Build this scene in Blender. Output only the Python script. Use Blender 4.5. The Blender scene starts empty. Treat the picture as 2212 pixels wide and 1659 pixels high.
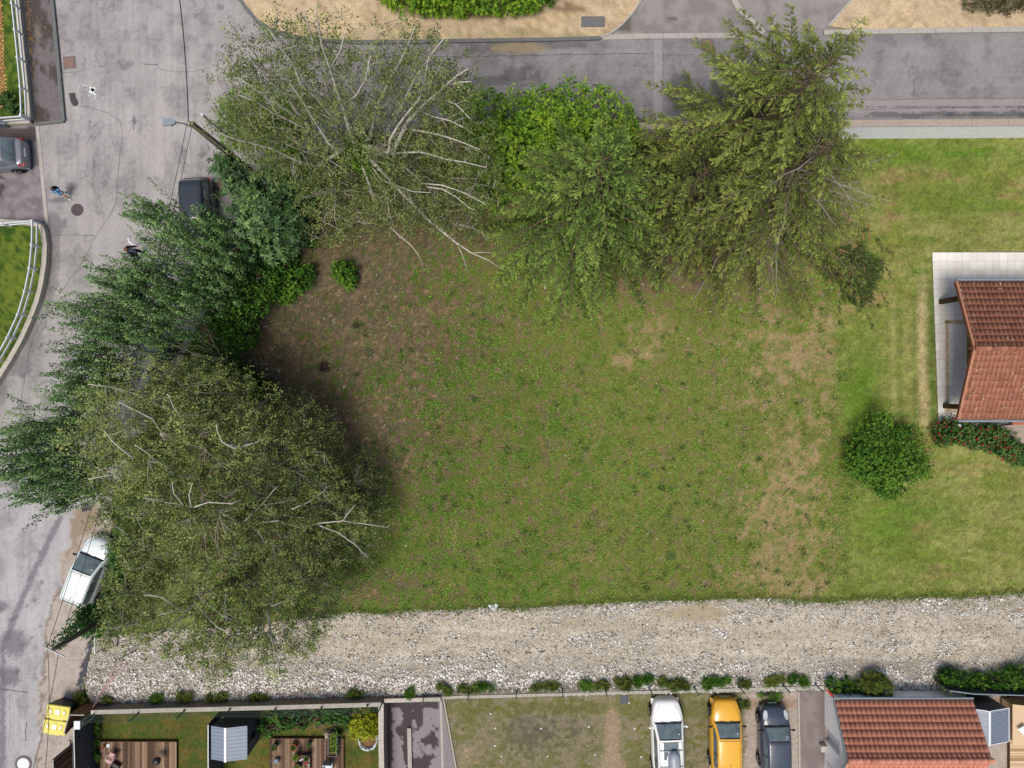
import bpy, bmesh, math, random
import numpy as np
from mathutils import Vector, Matrix

random.seed(7)
RNG = np.random.default_rng(11)
R = math.radians
# ------------------------------------------------------------------ camera, world, sun
H = 38.3            # camera height above the lot (m)
S = 38.5            # picture units per metre on the ground (2212 units across)
sc = bpy.context.scene
col = sc.collection
cam_d = bpy.data.cameras.new("camera")
cam_d.sensor_width = 36.0
cam_d.lens = 36.0 * H / (2212.0 / S)
cam_d.clip_start = 0.5
cam_d.clip_end = 1500
cam = bpy.data.objects.new("camera", cam_d)
cam.location = (0, 0, H)
cam.rotation_euler = (0, 0, 0)
col.objects.link(cam)
sc.camera = cam

SUN_EL, SUN_AZ = R(68), R(212)      # sun stands beyond the lower edge of the picture, thin cloud
w = bpy.data.worlds.new("World")
sc.world = w
w.use_nodes = True
nt = w.node_tree
sky = nt.nodes.new('ShaderNodeTexSky')
sky.sky_type = 'NISHITA'
sky.sun_disc = False
sky.sun_elevation = SUN_EL
sky.sun_rotation = SUN_AZ
sky.air_density = 1.0
sky.dust_density = 4.0
sky.ozone_density = 0.6
bg = nt.nodes['Background']
bg.inputs['Strength'].default_value = 0.105
nt.links.new(sky.outputs[0], bg.inputs['Color'])
sd = bpy.data.lights.new("sun", 'SUN')
sd.energy = 2.7
sd.angle = R(28)
sd.color = (1.0, 0.94, 0.84)
so = bpy.data.objects.new("sun", sd)
sdir = Vector((math.sin(SUN_AZ) * math.cos(SUN_EL), math.cos(SUN_AZ) * math.cos(SUN_EL), math.sin(SUN_EL)))
so.rotation_euler = sdir.to_track_quat('Z', 'Y').to_euler()
so.location = (0, 0, 60)
col.objects.link(so)
sc.view_settings.view_transform = 'Standard'
sc.view_settings.look = 'None'
sc.view_settings.exposure = 0.08
sc.view_settings.gamma = 1.0
sc.render.engine = 'CYCLES'
sc.cycles.max_bounces = 6
sc.cycles.diffuse_bounces = 3
sc.cycles.transparent_max_bounces = 4
sc.cycles.transmission_bounces = 3

# ------------------------------------------------------------------ helpers
def P(u, v, z=0.0):
    """a point of the plan at height z (u, v = plan units measured in the photograph)"""
    k = (H - z) / H / S
    return Vector(((u - 1106) * k, (829.5 - v) * k, z))
def PX(u, v, z=0.0):
    p = P(u, v, z); return (p.x, p.y)

def lin(c):
    c = c / 255.0
    return c / 12.92 if c <= 0.04045 else ((c + 0.055) / 1.055) ** 2.4
GAIN = 1.18
def C(r, g, b, k=1.0):
    return (min(.85, lin(r) / GAIN * k), min(.85, lin(g) / GAIN * k), min(.85, lin(b) / GAIN * k), 1.0)
def CN(r, g, b, k=1.0):
    return np.array(C(r, g, b, k)[:3])

def tag(o, label=None, cat=None, group=None, kind=None):
    if label: o['label'] = label
    if cat: o['category'] = cat
    if group: o['group'] = group
    if kind: o['kind'] = kind
    return o

def thing(name, label, cat, loc=(0, 0, 0), rotz=0.0, group=None):
    o = bpy.data.objects.new(name, None)
    o.empty_display_size = 0.2
    o.location = loc
    o.rotation_euler = (0, 0, rotz)
    col.objects.link(o)
    return tag(o, label, cat, group)

def link(name, me, mat, parent=None, world=False):
    o = bpy.data.objects.new(name, me)
    if mat is not None: me.materials.append(mat)
    if parent is not None:
        o.parent = parent
        if world:
            m = Matrix.Translation(parent.location) @ Matrix.Rotation(parent.rotation_euler[2], 4, 'Z')
            me.transform(m.inverted())
    col.objects.link(o)
    return o

class MB:
    def __init__(s): s.v = []; s.f = []; s.t = []
    def add(s, vs, fs, tint=0.5):
        n = len(s.v)
        s.v += [tuple(p) for p in vs]
        s.f += [tuple(i + n for i in f) for f in fs]
        s.t += [tint] * len(vs)
    def box(s, c, size, rz=0.0, tint=0.5, tilt=None):
        hx, hy, hz = size[0] / 2, size[1] / 2, size[2] / 2
        M = Matrix.Rotation(rz, 3, 'Z')
        if tilt is not None: M = M @ tilt
        vs = [Vector(c) + M @ Vector((x * hx, y * hy, z * hz)) for x, y, z in
              ((-1,-1,-1),(1,-1,-1),(1,1,-1),(-1,1,-1),(-1,-1,1),(1,-1,1),(1,1,1),(-1,1,1))]
        s.add(vs, [(3,2,1,0),(4,5,6,7),(0,1,5,4),(1,2,6,5),(2,3,7,6),(3,0,4,7)], tint)
    def bbox(s, c, size, bev=0.01, rz=0.0, tint=0.5):
        """box with a chamfered top edge"""
        hx, hy, hz = size[0] / 2, size[1] / 2, size[2] / 2
        M = Matrix.Rotation(rz, 3, 'Z'); b = bev
        L = [(hx, hy, -hz), (hx, hy, hz - b), (hx - b, hy - b, hz)]
        vs = []
        for X_, Y_, Z_ in L:
            for sx, sy in ((-1,-1),(1,-1),(1,1),(-1,1)):
                vs.append(Vector(c) + M @ Vector((sx * X_, sy * Y_, Z_)))
        fs = [(3,2,1,0), (8,9,10,11)]
        for k in (0, 4):
            for i in range(4):
                j = (i + 1) % 4
                fs.append((k + i, k + j, k + 4 + j, k + 4 + i))
        s.add(vs, fs, tint)
    def bar(s, a, b, w_, h_, tint=0.5):
        a = Vector(a); b = Vector(b); d = (b - a)
        L = d.length
        if L < 1e-6: return
        d /= L
        up = Vector((0, 0, 1)) if abs(d.z) < .9 else Vector((0, 1, 0))
        sx = d.cross(up).normalized(); u2 = sx.cross(d)
        vs = []
        for p in (a, b):
            for i, j in ((-1,-1),(1,-1),(1,1),(-1,1)):
                vs.append(p + sx * i * w_ / 2 + u2 * j * h_ / 2)
        s.add(vs, [(0,1,2,3),(7,6,5,4),(0,4,5,1),(1,5,6,2),(2,6,7,3),(3,7,4,0)], tint)
    def prism(s, poly, z0, z1, tint=0.5):
        """poly: ccw list of (x, y)"""
        area = sum(poly[i][0] * poly[(i + 1) % len(poly)][1] - poly[(i + 1) % len(poly)][0] * poly[i][1] for i in range(len(poly)))
        if area < 0: poly = poly[::-1]
        n = len(poly)
        vs = [(x, y, z0) for x, y in poly] + [(x, y, z1) for x, y in poly]
        fs = [tuple(range(n - 1, -1, -1)), tuple(range(n, 2 * n))]
        for i in range(n):
            j = (i + 1) % n
            fs.append((i, j, n + j, n + i))
        s.add(vs, fs, tint)
    def path(s, pts, w_, z0, z1, tint=0.5, side=0.0):
        """wall/kerb along 2-D points, width w_, centred (side shifts it)"""
        pts = [Vector((p[0], p[1])) for p in pts]
        n = len(pts); L = []; Rr = []
        for i in range(n):
            if i == 0: d = (pts[1] - pts[0]).normalized()
            elif i == n - 1: d = (pts[-1] - pts[-2]).normalized()
            else: d = ((pts[i] - pts[i - 1]).normalized() + (pts[i + 1] - pts[i]).normalized()).normalized()
            nn = Vector((-d.y, d.x))
            L.append(pts[i] + nn * (w_ / 2 + side)); Rr.append(pts[i] + nn * (-w_ / 2 + side))
        vs = []
        for i in range(n):
            vs += [(L[i].x, L[i].y, z0), (Rr[i].x, Rr[i].y, z0), (Rr[i].x, Rr[i].y, z1), (L[i].x, L[i].y, z1)]
        fs = []
        for i in range(n - 1):
            a = 4 * i; b = a + 4
            fs += [(a+1, b+1, b+2, a+2), (a+2, b+2, b+3, a+3), (a+3, b+3, b, a), (a, b, b+1, a+1)]
        fs += [(0, 1, 2, 3), (4*n-1, 4*n-2, 4*n-3, 4*n-4)]
        s.add(vs, fs, tint)
    def tube(s, pts, rad, n=6, tint=0.5, cap=True):
        pts = [Vector(p) for p in pts]
        if not hasattr(rad, '__len__'): rad = [rad] * len(pts)
        vs = []; m = len(pts)
        ref = Vector((0.31, 0.22, 0.92))
        for i, p in enumerate(pts):
            d = (pts[min(i + 1, m - 1)] - pts[max(i - 1, 0)])
            if d.length < 1e-9: d = Vector((0, 0, 1))
            d.normalize()
            a = d.cross(ref)
            if a.length < .05: a = d.cross(Vector((1, 0, 0)))
            a.normalize(); b = d.cross(a)
            for k in range(n):
                t = 2 * math.pi * k / n
                vs.append(p + (a * math.cos(t) + b * math.sin(t)) * rad[i])
        fs = []
        for i in range(m - 1):
            for k in range(n):
                k2 = (k + 1) % n
                fs.append((i*n+k, (i+1)*n+k, (i+1)*n+k2, i*n+k2))
        if cap:
            fs.append(tuple(range(n))); fs.append(tuple(range(m*n-1, (m-1)*n-1, -1)))
        s.add(vs, fs, tint)
    def lathe(s, c, prof, n=16, tint=0.5, rot=None):
        """prof: [(r, z)...] around vertical axis at c"""
        c = Vector(c); vs = []; m = len(prof)
        for r, z in prof:
            for k in range(n):
                t = 2 * math.pi * k / n
                q = Vector((r * math.cos(t), r * math.sin(t), z))
                if rot is not None: q = rot @ q
                vs.append(c + q)
        fs = []
        for i in range(m - 1):
            for k in range(n):
                k2 = (k + 1) % n
                fs.append((i*n+k, i*n+k2, (i+1)*n+k2, (i+1)*n+k))
        fs.append(tuple(range(n - 1, -1, -1))); fs.append(tuple(range((m-1)*n, m*n)))
        s.add(vs, fs, tint)
    def ball(s, c, r, n=10, tint=0.5, sq=(1, 1, 1)):
        prof = []
        for i in range(n + 1):
            a = -math.pi / 2 + math.pi * i / n
            prof.append((max(1e-3, math.cos(a) * r), math.sin(a) * r * sq[2]))
        k0 = len(s.v)
        s.lathe(c, prof, n=n + 4, tint=tint)
        if sq[0] != 1 or sq[1] != 1:
            for i in range(k0, len(s.v)):
                p = s.v[i]; s.v[i] = (c[0] + (p[0] - c[0]) * sq[0], c[1] + (p[1] - c[1]) * sq[1], p[2])
    def quad(s, a, b, c, d, tint=0.5): s.add([a, b, c, d], [(0, 1, 2, 3)], tint)
    def mesh(s, name, smooth=False):
        me = bpy.data.meshes.new(name)
        me.from_pydata([tuple(p) for p in s.v], [], s.f)
        a = me.attributes.new('tint', 'FLOAT', 'POINT')
        a.data.foreach_set('value', s.t)
        if smooth:
            me.polygons.foreach_set('use_smooth', [True] * len(me.polygons))
        me.update()
        return me
    def build(s, name, mat, parent=None, world=False, smooth=False, bevel=0.0, label=None):
        o = link(name, s.mesh(name, smooth), mat, parent, world)
        if bevel:
            m = o.modifiers.new('bevel', 'BEVEL'); m.width = bevel; m.segments = 2; m.limit_method = 'ANGLE'
        if label: o['label'] = label
        return o

def npmesh(name, V, mat, parent=None, tint=None, colr=None, smooth=False, world=True):
    """V: (N, k, 3) array of N separate polygons with k corners"""
    N, k = V.shape[0], V.shape[1]
    me = bpy.data.meshes.new(name)
    me.vertices.add(N * k)
    V = V.astype(np.float32)
    if parent is not None and world:
        V = V - np.array(parent.location, dtype=np.float32)
    me.vertices.foreach_set('co', V.reshape(-1))
    me.loops.add(N * k)
    me.loops.foreach_set('vertex_index', np.arange(N * k, dtype=np.int32))
    me.polygons.add(N)
    me.polygons.foreach_set('loop_start', np.arange(0, N * k, k, dtype=np.int32))
    if tint is not None:
        a = me.attributes.new('tint', 'FLOAT', 'POINT')
        a.data.foreach_set('value', np.repeat(tint.astype(np.float32), k))
    if colr is not None:
        a = me.attributes.new('Col', 'FLOAT_COLOR', 'POINT')
        cc = np.ones((N * k, 4), np.float32); cc[:, :3] = np.repeat(colr, k, axis=0)
        a.data.foreach_set('color', cc.reshape(-1))
    me.update(calc_edges=True)
    me.validate()
    o = bpy.data.objects.new(name, me)
    me.materials.append(mat)
    if parent is not None: o.parent = parent
    col.objects.link(o)
    return o

def idxmesh(name, V, F, mat, parent=None, tint=None, smooth=True):
    """shared-vertex mesh from numpy V (n,3), F (m,k)"""
    me = bpy.data.meshes.new(name)
    me.vertices.add(len(V))
    V = V.astype(np.float32)
    if parent is not None: V = V - np.array(parent.location, dtype=np.float32)
    me.vertices.foreach_set('co', V.reshape(-1))
    k = F.shape[1]
    me.loops.add(F.size)
    me.loops.foreach_set('vertex_index', F.astype(np.int32).reshape(-1))
    me.polygons.add(len(F))
    me.polygons.foreach_set('loop_start', np.arange(0, F.size, k, dtype=np.int32))
    if smooth: me.polygons.foreach_set('use_smooth', np.ones(len(F), dtype=bool))
    if tint is not None:
        a = me.attributes.new('tint', 'FLOAT', 'POINT'); a.data.foreach_set('value', tint.astype(np.float32))
    me.update(calc_edges=True)
    o = bpy.data.objects.new(name, me)
    me.materials.append(mat)
    if parent is not None: o.parent = parent
    col.objects.link(o)
    return o

# ------------------------------------------------------------------ numpy noise
def _h(ix, iy, seed):
    n = (ix.astype(np.int64) * 374761393 + iy.astype(np.int64) * 668265263 + seed * 1442695041) & 0xffffffff
    n = ((n ^ (n >> 13)) * 1274126177) & 0xffffffff
    return ((n ^ (n >> 16)) & 0xffff) / 65535.0
def vnoise(x, y, seed=0):
    ix = np.floor(x); iy = np.floor(y); fx = x - ix; fy = y - iy
    fx = fx * fx * (3 - 2 * fx); fy = fy * fy * (3 - 2 * fy)
    a = _h(ix, iy, seed); b = _h(ix + 1, iy, seed); c = _h(ix, iy + 1, seed); d = _h(ix + 1, iy + 1, seed)
    return (a * (1 - fx) + b * fx) * (1 - fy) + (c * (1 - fx) + d * fx) * fy
def fbm(x, y, seed=0, o=4):
    s = 0; a = .5; t = 0
    for i in range(o):
        s = s + a * vnoise(x * 2 ** i, y * 2 ** i, seed + i * 17); t += a; a *= .55
    return s / t
def sst(x, a, b):
    t = np.clip((x - a) / (b - a), 0, 1); return t * t * (3 - 2 * t)
def blob(u, v, cu, cv, ru, rv): return np.exp(-((u - cu) / ru) ** 2 - ((v - cv) / rv) ** 2)
def inpoly(u, v, poly):
    u = np.asarray(u); v = np.asarray(v); r = np.zeros(u.shape, bool); n = len(poly)
    for i in range(n):
        x0, y0 = poly[i]; x1, y1 = poly[(i + 1) % n]
        c = ((y0 > v) != (y1 > v)) & (u < (x1 - x0) * (v - y0) / ((y1 - y0) + 1e-9) + x0)
        r ^= c
    return r

# ------------------------------------------------------------------ materials
def newmat(name, rough=.7, spec=.3):
    m = bpy.data.materials.new(name); m.use_nodes = True
    b = m.node_tree.nodes['Principled BSDF']
    b.inputs['Roughness'].default_value = rough
    b.inputs['Specular IOR Level'].default_value = spec
    return m, m.node_tree, b
def node(nt, t, **kw):
    n = nt.nodes.new(t)
    for k, v in kw.items(): setattr(n, k, v)
    return n
def noise_n(nt, scale, detail=3, coord='Object', rough=.6, vec=None):
    tc = node(nt, 'ShaderNodeTexCoord'); n = node(nt, 'ShaderNodeTexNoise')
    n.inputs['Scale'].default_value = scale; n.inputs['Detail'].default_value = detail
    n.inputs['Roughness'].default_value = rough
    if vec is not None:
        mp = node(nt, 'ShaderNodeMapping'); mp.inputs['Scale'].default_value = vec
        nt.links.new(tc.outputs[coord], mp.inputs[0]); nt.links.new(mp.outputs[0], n.inputs['Vector'])
    else: nt.links.new(tc.outputs[coord], n.inputs['Vector'])
    return n
def ramp_n(nt, stops):
    r = node(nt, 'ShaderNodeValToRGB')
    e = r.color_ramp.elements
    while len(e) < len(stops): e.new(.5)
    for i, (p, c) in enumerate(stops):
        e[i].position = p; e[i].color = c if len(c) == 4 else (*c, 1)
    return r
def bump_to(nt, b, src, strength=.3, dist=.02):
    bm = node(nt, 'ShaderNodeBump'); bm.inputs['Strength'].default_value = strength; bm.inputs['Distance'].default_value = dist
    nt.links.new(src, bm.inputs['Height']); nt.links.new(bm.outputs[0], b.inputs['Normal'])

def m_plain(name, c, rough=.6, spec=.3, var=.12, scale=6, metal=0, bump=0, coat=0):
    m, nt, b = newmat(name, rough, spec)
    n = noise_n(nt, scale, 4)
    r = ramp_n(nt, [(.25, tuple(x * (1 - var) for x in c[:3])), (.75, tuple(min(1, x * (1 + var)) for x in c[:3]))])
    nt.links.new(n.outputs[0], r.inputs[0]); nt.links.new(r.outputs[0], b.inputs['Base Color'])
    b.inputs['Metallic'].default_value = metal
    if coat: b.inputs['Coat Weight'].default_value = coat; b.inputs['Coat Roughness'].default_value = .06
    if bump: bump_to(nt, b, n.outputs[0], bump)
    return m
def m_tint(name, stops, rough=.6, spec=.25, transl=0.0, noise=0.0, nscale=3):
    """colour from the per-vertex 'tint' attribute"""
    m, nt, b = newmat(name, rough, spec)
    a = node(nt, 'ShaderNodeAttribute', attribute_name='tint')
    src = a.outputs['Fac']
    if noise:
        n = noise_n(nt, nscale, 3)
        ma = node(nt, 'ShaderNodeMath', operation='MULTIPLY_ADD'); ma.inputs[1].default_value = noise; ma.inputs[2].default_value = -noise / 2
        nt.links.new(n.outputs[0], ma.inputs[0])
        ad = node(nt, 'ShaderNodeMath', operation='ADD', use_clamp=True)
        nt.links.new(src, ad.inputs[0]); nt.links.new(ma.outputs[0], ad.inputs[1]); src = ad.outputs[0]
    r = ramp_n(nt, stops)
    nt.links.new(src, r.inputs[0]); nt.links.new(r.outputs[0], b.inputs['Base Color'])
    if transl:
        t = node(nt, 'ShaderNodeBsdfTranslucent'); mx = node(nt, 'ShaderNodeMixShader'); mx.inputs[0].default_value = transl
        nt.links.new(r.outputs[0], t.inputs['Color'])
        nt.links.new(b.outputs[0], mx.inputs[1]); nt.links.new(t.outputs[0], mx.inputs[2])
        nt.links.new(mx.outputs[0], nt.nodes['Material Output'].inputs['Surface'])
    return m
def m_col(name, rough=.9, spec=.15, fine=(30, .25), fine2=None, bump=.3, wet=False):
    """colour from vertex colours times fine-grained noise"""
    m, nt, b = newmat(name, rough, spec)
    a = node(nt, 'ShaderNodeAttribute', attribute_name='Col')
    n = noise_n(nt, fine[0], 4, rough=.75)
    mr = node(nt, 'ShaderNodeMapRange'); mr.inputs[1].default_value = .28; mr.inputs[2].default_value = .72
    mr.inputs[3].default_value = 1 - fine[1]; mr.inputs[4].default_value = 1 + fine[1]
    nt.links.new(n.outputs[0], mr.inputs[0])
    src = mr.outputs[0]
    if fine2:
        n2 = noise_n(nt, fine2[0], 2)
        mr2 = node(nt, 'ShaderNodeMapRange'); mr2.inputs[1].default_value = .3; mr2.inputs[2].default_value = .7
        mr2.inputs[3].default_value = 1 - fine2[1]; mr2.inputs[4].default_value = 1 + fine2[1]
        nt.links.new(n2.outputs[0], mr2.inputs[0])
        mm = node(nt, 'ShaderNodeMath', operation='MULTIPLY'); nt.links.new(src, mm.inputs[0]); nt.links.new(mr2.outputs[0], mm.inputs[1]); src = mm.outputs[0]
    vm = node(nt, 'ShaderNodeVectorMath', operation='SCALE')
    nt.links.new(a.outputs['Color'], vm.inputs[0]); nt.links.new(src, vm.inputs['Scale'])
    nt.links.new(vm.outputs[0], b.inputs['Base Color'])
    if bump: bump_to(nt, b, n.outputs[0], bump, .02)
    if wet:
        a2 = node(nt, 'ShaderNodeAttribute', attribute_name='wet')
        mr3 = node(nt, 'ShaderNodeMapRange'); mr3.inputs[3].default_value = rough; mr3.inputs[4].default_value = .12
        nt.links.new(a2.outputs['Fac'], mr3.inputs[0]); nt.links.new(mr3.outputs[0], b.inputs['Roughness'])
    return m

M = {}
M['asphalt'] = m_col('asphalt', .88, .2, (55, .16), (9, .05), .25)
M['soil'] = m_col('soil', .95, .1, (22, .38), (6, .10), .6)
M['gravel'] = m_col('gravel', .9, .2, (24, .4), (5, .08), .6)
M['concrete'] = m_plain('concrete', C(188, 182, 172), .85, .2, .16, 5, bump=.15)
M['concrete_dark'] = m_plain('weathered_concrete', C(128, 120, 108), .9, .2, .35, 3, bump=.2)
M['kerb'] = m_plain('kerb_stone', C(176, 172, 166), .85, .2, .14, 7, bump=.15)
M['kerb_dark'] = m_plain('dark_kerb', C(112, 114, 116), .85, .2, .2, 7, bump=.15)
M['crack'] = m_plain('crack', C(96, 90, 92), .95, .1, .3, 8)
M['white'] = m_plain('white_paint', C(225, 230, 236), .45, .4, .05, 3)
M['render'] = m_plain('white_render', C(244, 242, 238, 1.15), .85, .2, .05, 4, bump=.05)
M['wallwhite'] = m_plain('painted_wall', C(238, 241, 245, 1.1), .8, .2, .10, 3, bump=.1)
M['coping'] = m_plain('coping_stone', C(168, 156, 144), .9, .2, .22, 12, bump=.3)
M['black'] = m_plain('black_plastic', C(40, 42, 46), .45, .4, .15, 5)
M['anth'] = m_plain('anthracite_metal', C(68, 74, 84), .5, .4, .12, 5)
M['roofmetal'] = m_plain('grey_roof_panel', C(128, 140, 158), .4, .4, .08, 5)
M['galv'] = m_plain('galvanised_steel', C(150, 162, 170), .4, .5, .1, 5, metal=.3)
M['greenwire'] = m_plain('green_wire', C(40, 76, 66), .5, .4, .1, 5)
M['cable'] = m_plain('cable_rubber', C(48, 48, 52), .6, .3, .1, 5)
M['glass'] = m_plain('car_glass', C(104, 118, 124), .06, .8, .5, 2.2)
M['rubber'] = m_plain('tyre_rubber', C(42, 42, 44), .85, .2, .15, 9)
M['rim'] = m_plain('alloy_rim', C(190, 194, 200), .3, .6, .08, 9, metal=.5)
M['red'] = m_plain('red_lamp_glass', C(205, 32, 38), .2, .6, .15, 9)
M['lampglass'] = m_plain('headlamp_glass', C(205, 214, 220), .12, .7, .1, 14)
M['rust'] = m_plain('rusty_iron', C(134, 112, 104), .85, .2, .2, 12, bump=.15)
M['iron'] = m_plain('cast_iron', C(104, 96, 100), .7, .3, .15, 14)
M['hole'] = m_plain('dark_void', C(22, 20, 22), .95, .05, .1, 14)
M['skin'] = m_plain('skin', C(196, 142, 116), .6, .3, .08, 9)
M['cream'] = m_plain('cream_render', C(205, 200, 192), .85, .2, .04, 4)
M['terracotta'] = m_plain('terracotta', C(192, 112, 84), .8, .2, .2, 9)
M['pole'] = m_plain('pole_concrete', C(138, 134, 112), .9, .2, .3, 4, bump=.2)
M['tiles_new'] = m_tint('roof_tile', [(0, C(158, 98, 82)), (.5, C(214, 144, 120)), (1, C(228, 162, 136))], .8, .15, noise=.3, nscale=5)
M['tiles_old'] = m_tint('weathered_roof_tile', [(0, C(96, 72, 62)), (.5, C(160, 108, 86)), (1, C(196, 142, 116))], .88, .12, noise=.8, nscale=7)
M['wood'] = m_tint('deck_wood', [(0, C(74, 58, 46)), (.5, C(118, 94, 76)), (1, C(160, 136, 114))], .8, .2, noise=.5, nscale=9)
M['woodlight'] = m_tint('light_wood', [(0, C(168, 138, 104)), (.5, C(204, 174, 138)), (1, C(228, 206, 174))], .75, .2, noise=.4, nscale=9)
M['woodbrown'] = m_tint('brown_timber', [(0, C(70, 52, 38)), (.5, C(120, 88, 60)), (1, C(150, 112, 78))], .75, .2, noise=.5, nscale=9)
M['pebble'] = m_tint('pebble', [(0, C(108, 100, 94)), (.35, C(172, 162, 146)), (.65, C(208, 200, 188)), (1, C(250, 248, 242, 1.1))], .85, .25)
# ------------------------------------------------------------------ ground sheets
YZ = -0.8           # the yards beyond the retaining wall lie lower than the lot

def grid_sheet(name, u0, v0, u1, v1, z, cell, cfn, mat, keep=None, label=None, wet=False):
    x0, y1 = PX(u0, v0, z); x1, y0 = PX(u1, v1, z)
    nx = int((x1 - x0) / cell) + 1; ny = int((y1 - y0) / cell) + 1
    xs = np.linspace(x0, x1, nx); ys = np.linspace(y0, y1, ny)
    X_, Y_ = np.meshgrid(xs, ys)
    k = H / (H - z) * S
    U = X_ * k + 1106; V = 829.5 - Y_ * k
    out = cfn(U.ravel(), V.ravel())
    colr, wt = out if isinstance(out, tuple) else (out, None)
    Z = z + .0 * X_
    co = np.stack([X_, Y_, Z], -1).reshape(-1, 3)
    I = np.arange(nx * ny).reshape(ny, nx)
    F = np.stack([I[:-1, :-1], I[:-1, 1:], I[1:, 1:], I[1:, :-1]], -1).reshape(-1, 4)
    if keep is not None:
        cu = U[:-1, :-1].ravel() + .5 * cell * S; cv = V[:-1, :-1].ravel() - .5 * cell * S
        F = F[keep(cu, cv)]
    me = bpy.data.meshes.new(name)
    used = np.zeros(nx * ny, bool); used[F.ravel()] = True
    remap = np.cumsum(used) - 1
    co = co[used]; F = remap[F]
    me.vertices.add(len(co)); me.vertices.foreach_set('co', co.astype(np.float32).reshape(-1))
    me.loops.add(F.size); me.loops.foreach_set('vertex_index', F.astype(np.int32).reshape(-1))
    me.polygons.add(len(F)); me.polygons.foreach_set('loop_start', np.arange(0, F.size, 4, dtype=np.int32))
    a = me.attributes.new('Col', 'FLOAT_COLOR', 'POINT')
    cc = np.ones((len(co), 4), np.float32); cc[:, :3] = colr[used]
    a.data.foreach_set('color', cc.reshape(-1))
    if wt is not None:
        a = me.attributes.new('wet', 'FLOAT', 'POINT'); a.data.foreach_set('value', wt[used].astype(np.float32))
    me.update(calc_edges=True)
    o = link(name, me, mat)
    o['kind'] = 'structure'
    if label: o['label'] = label
    return o

def poly_sheet(name, pts, z0, z, cfn, mat, cell=.3, kind='structure', parent=None):
    """crisp-edged slab from plan units, cut into a fine net so that it can carry vertex colours"""
    bm = bmesh.new()
    vs = [bm.verts.new((*PX(u, v, z), z)) for u, v in pts]
    f = bm.faces.new(vs)
    if f.normal.z < 0: f.normal_flip()
    bm.normal_update()
    xs = [v.co.x for v in vs]; ys = [v.co.y for v in vs]
    for ax, lo, hi in ((0, min(xs), max(xs)), (1, min(ys), max(ys))):
        c = lo + cell
        while c < hi:
            no = Vector((1, 0, 0)) if ax == 0 else Vector((0, 1, 0))
            bmesh.ops.bisect_plane(bm, geom=bm.verts[:] + bm.edges[:] + bm.faces[:], plane_co=no * c, plane_no=no)
            c += cell
    be = [e for e in bm.edges if e.is_boundary]
    r = bmesh.ops.extrude_edge_only(bm, edges=be)
    for g in r['geom']:
        if isinstance(g, bmesh.types.BMVert): g.co.z = z0
    me = bpy.data.meshes.new(name); bm.to_mesh(me); bm.free()
    n = len(me.vertices); co = np.empty(n * 3, np.float32); me.vertices.foreach_get('co', co); co = co.reshape(-1, 3)
    k = H / (H - z) * S
    colr = cfn(co[:, 0] * k + 1106, 829.5 - co[:, 1] * k)
    if isinstance(colr, tuple): colr = colr[0]
    a = me.attributes.new('Col', 'FLOAT_COLOR', 'POINT')
    cc = np.ones((n, 4), np.float32); cc[:, :3] = colr
    a.data.foreach_set('color', cc.reshape(-1))
    o = link(name, me, mat, parent)
    if kind: o['kind'] = kind
    return o

def mixc(a, b, t): return a * (1 - t[:, None]) + b * t[:, None]

# --- far ground all round
def c_far(u, v):
    n = fbm(u / 60, v / 60, 3)
    return mixc(np.tile(CN(96, 108, 52), (len(u), 1)), np.tile(CN(136, 122, 88), (len(u), 1)), sst(n, .4, .7))
g = MB(); g.quad((-400, -400, -1.3), (400, -400, -1.3), (400, 400, -1.3), (-400, 400, -1.3))
mg = m_plain('far_field', C(104, 112, 60), .95, .1, .3, .15)
o = g.build('ground', mg); o['kind'] = 'structure'
b = MB()
b.prism([PX(-400, -400), PX(2650, -400), PX(2650, 1500), PX(1770, 1488), PX(955, 1506), PX(200, 1520), PX(60, 2100), PX(-400, 2100)], -1.29, -0.03)
o = b.build('subsoil', mg); o['kind'] = 'structure'

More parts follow.
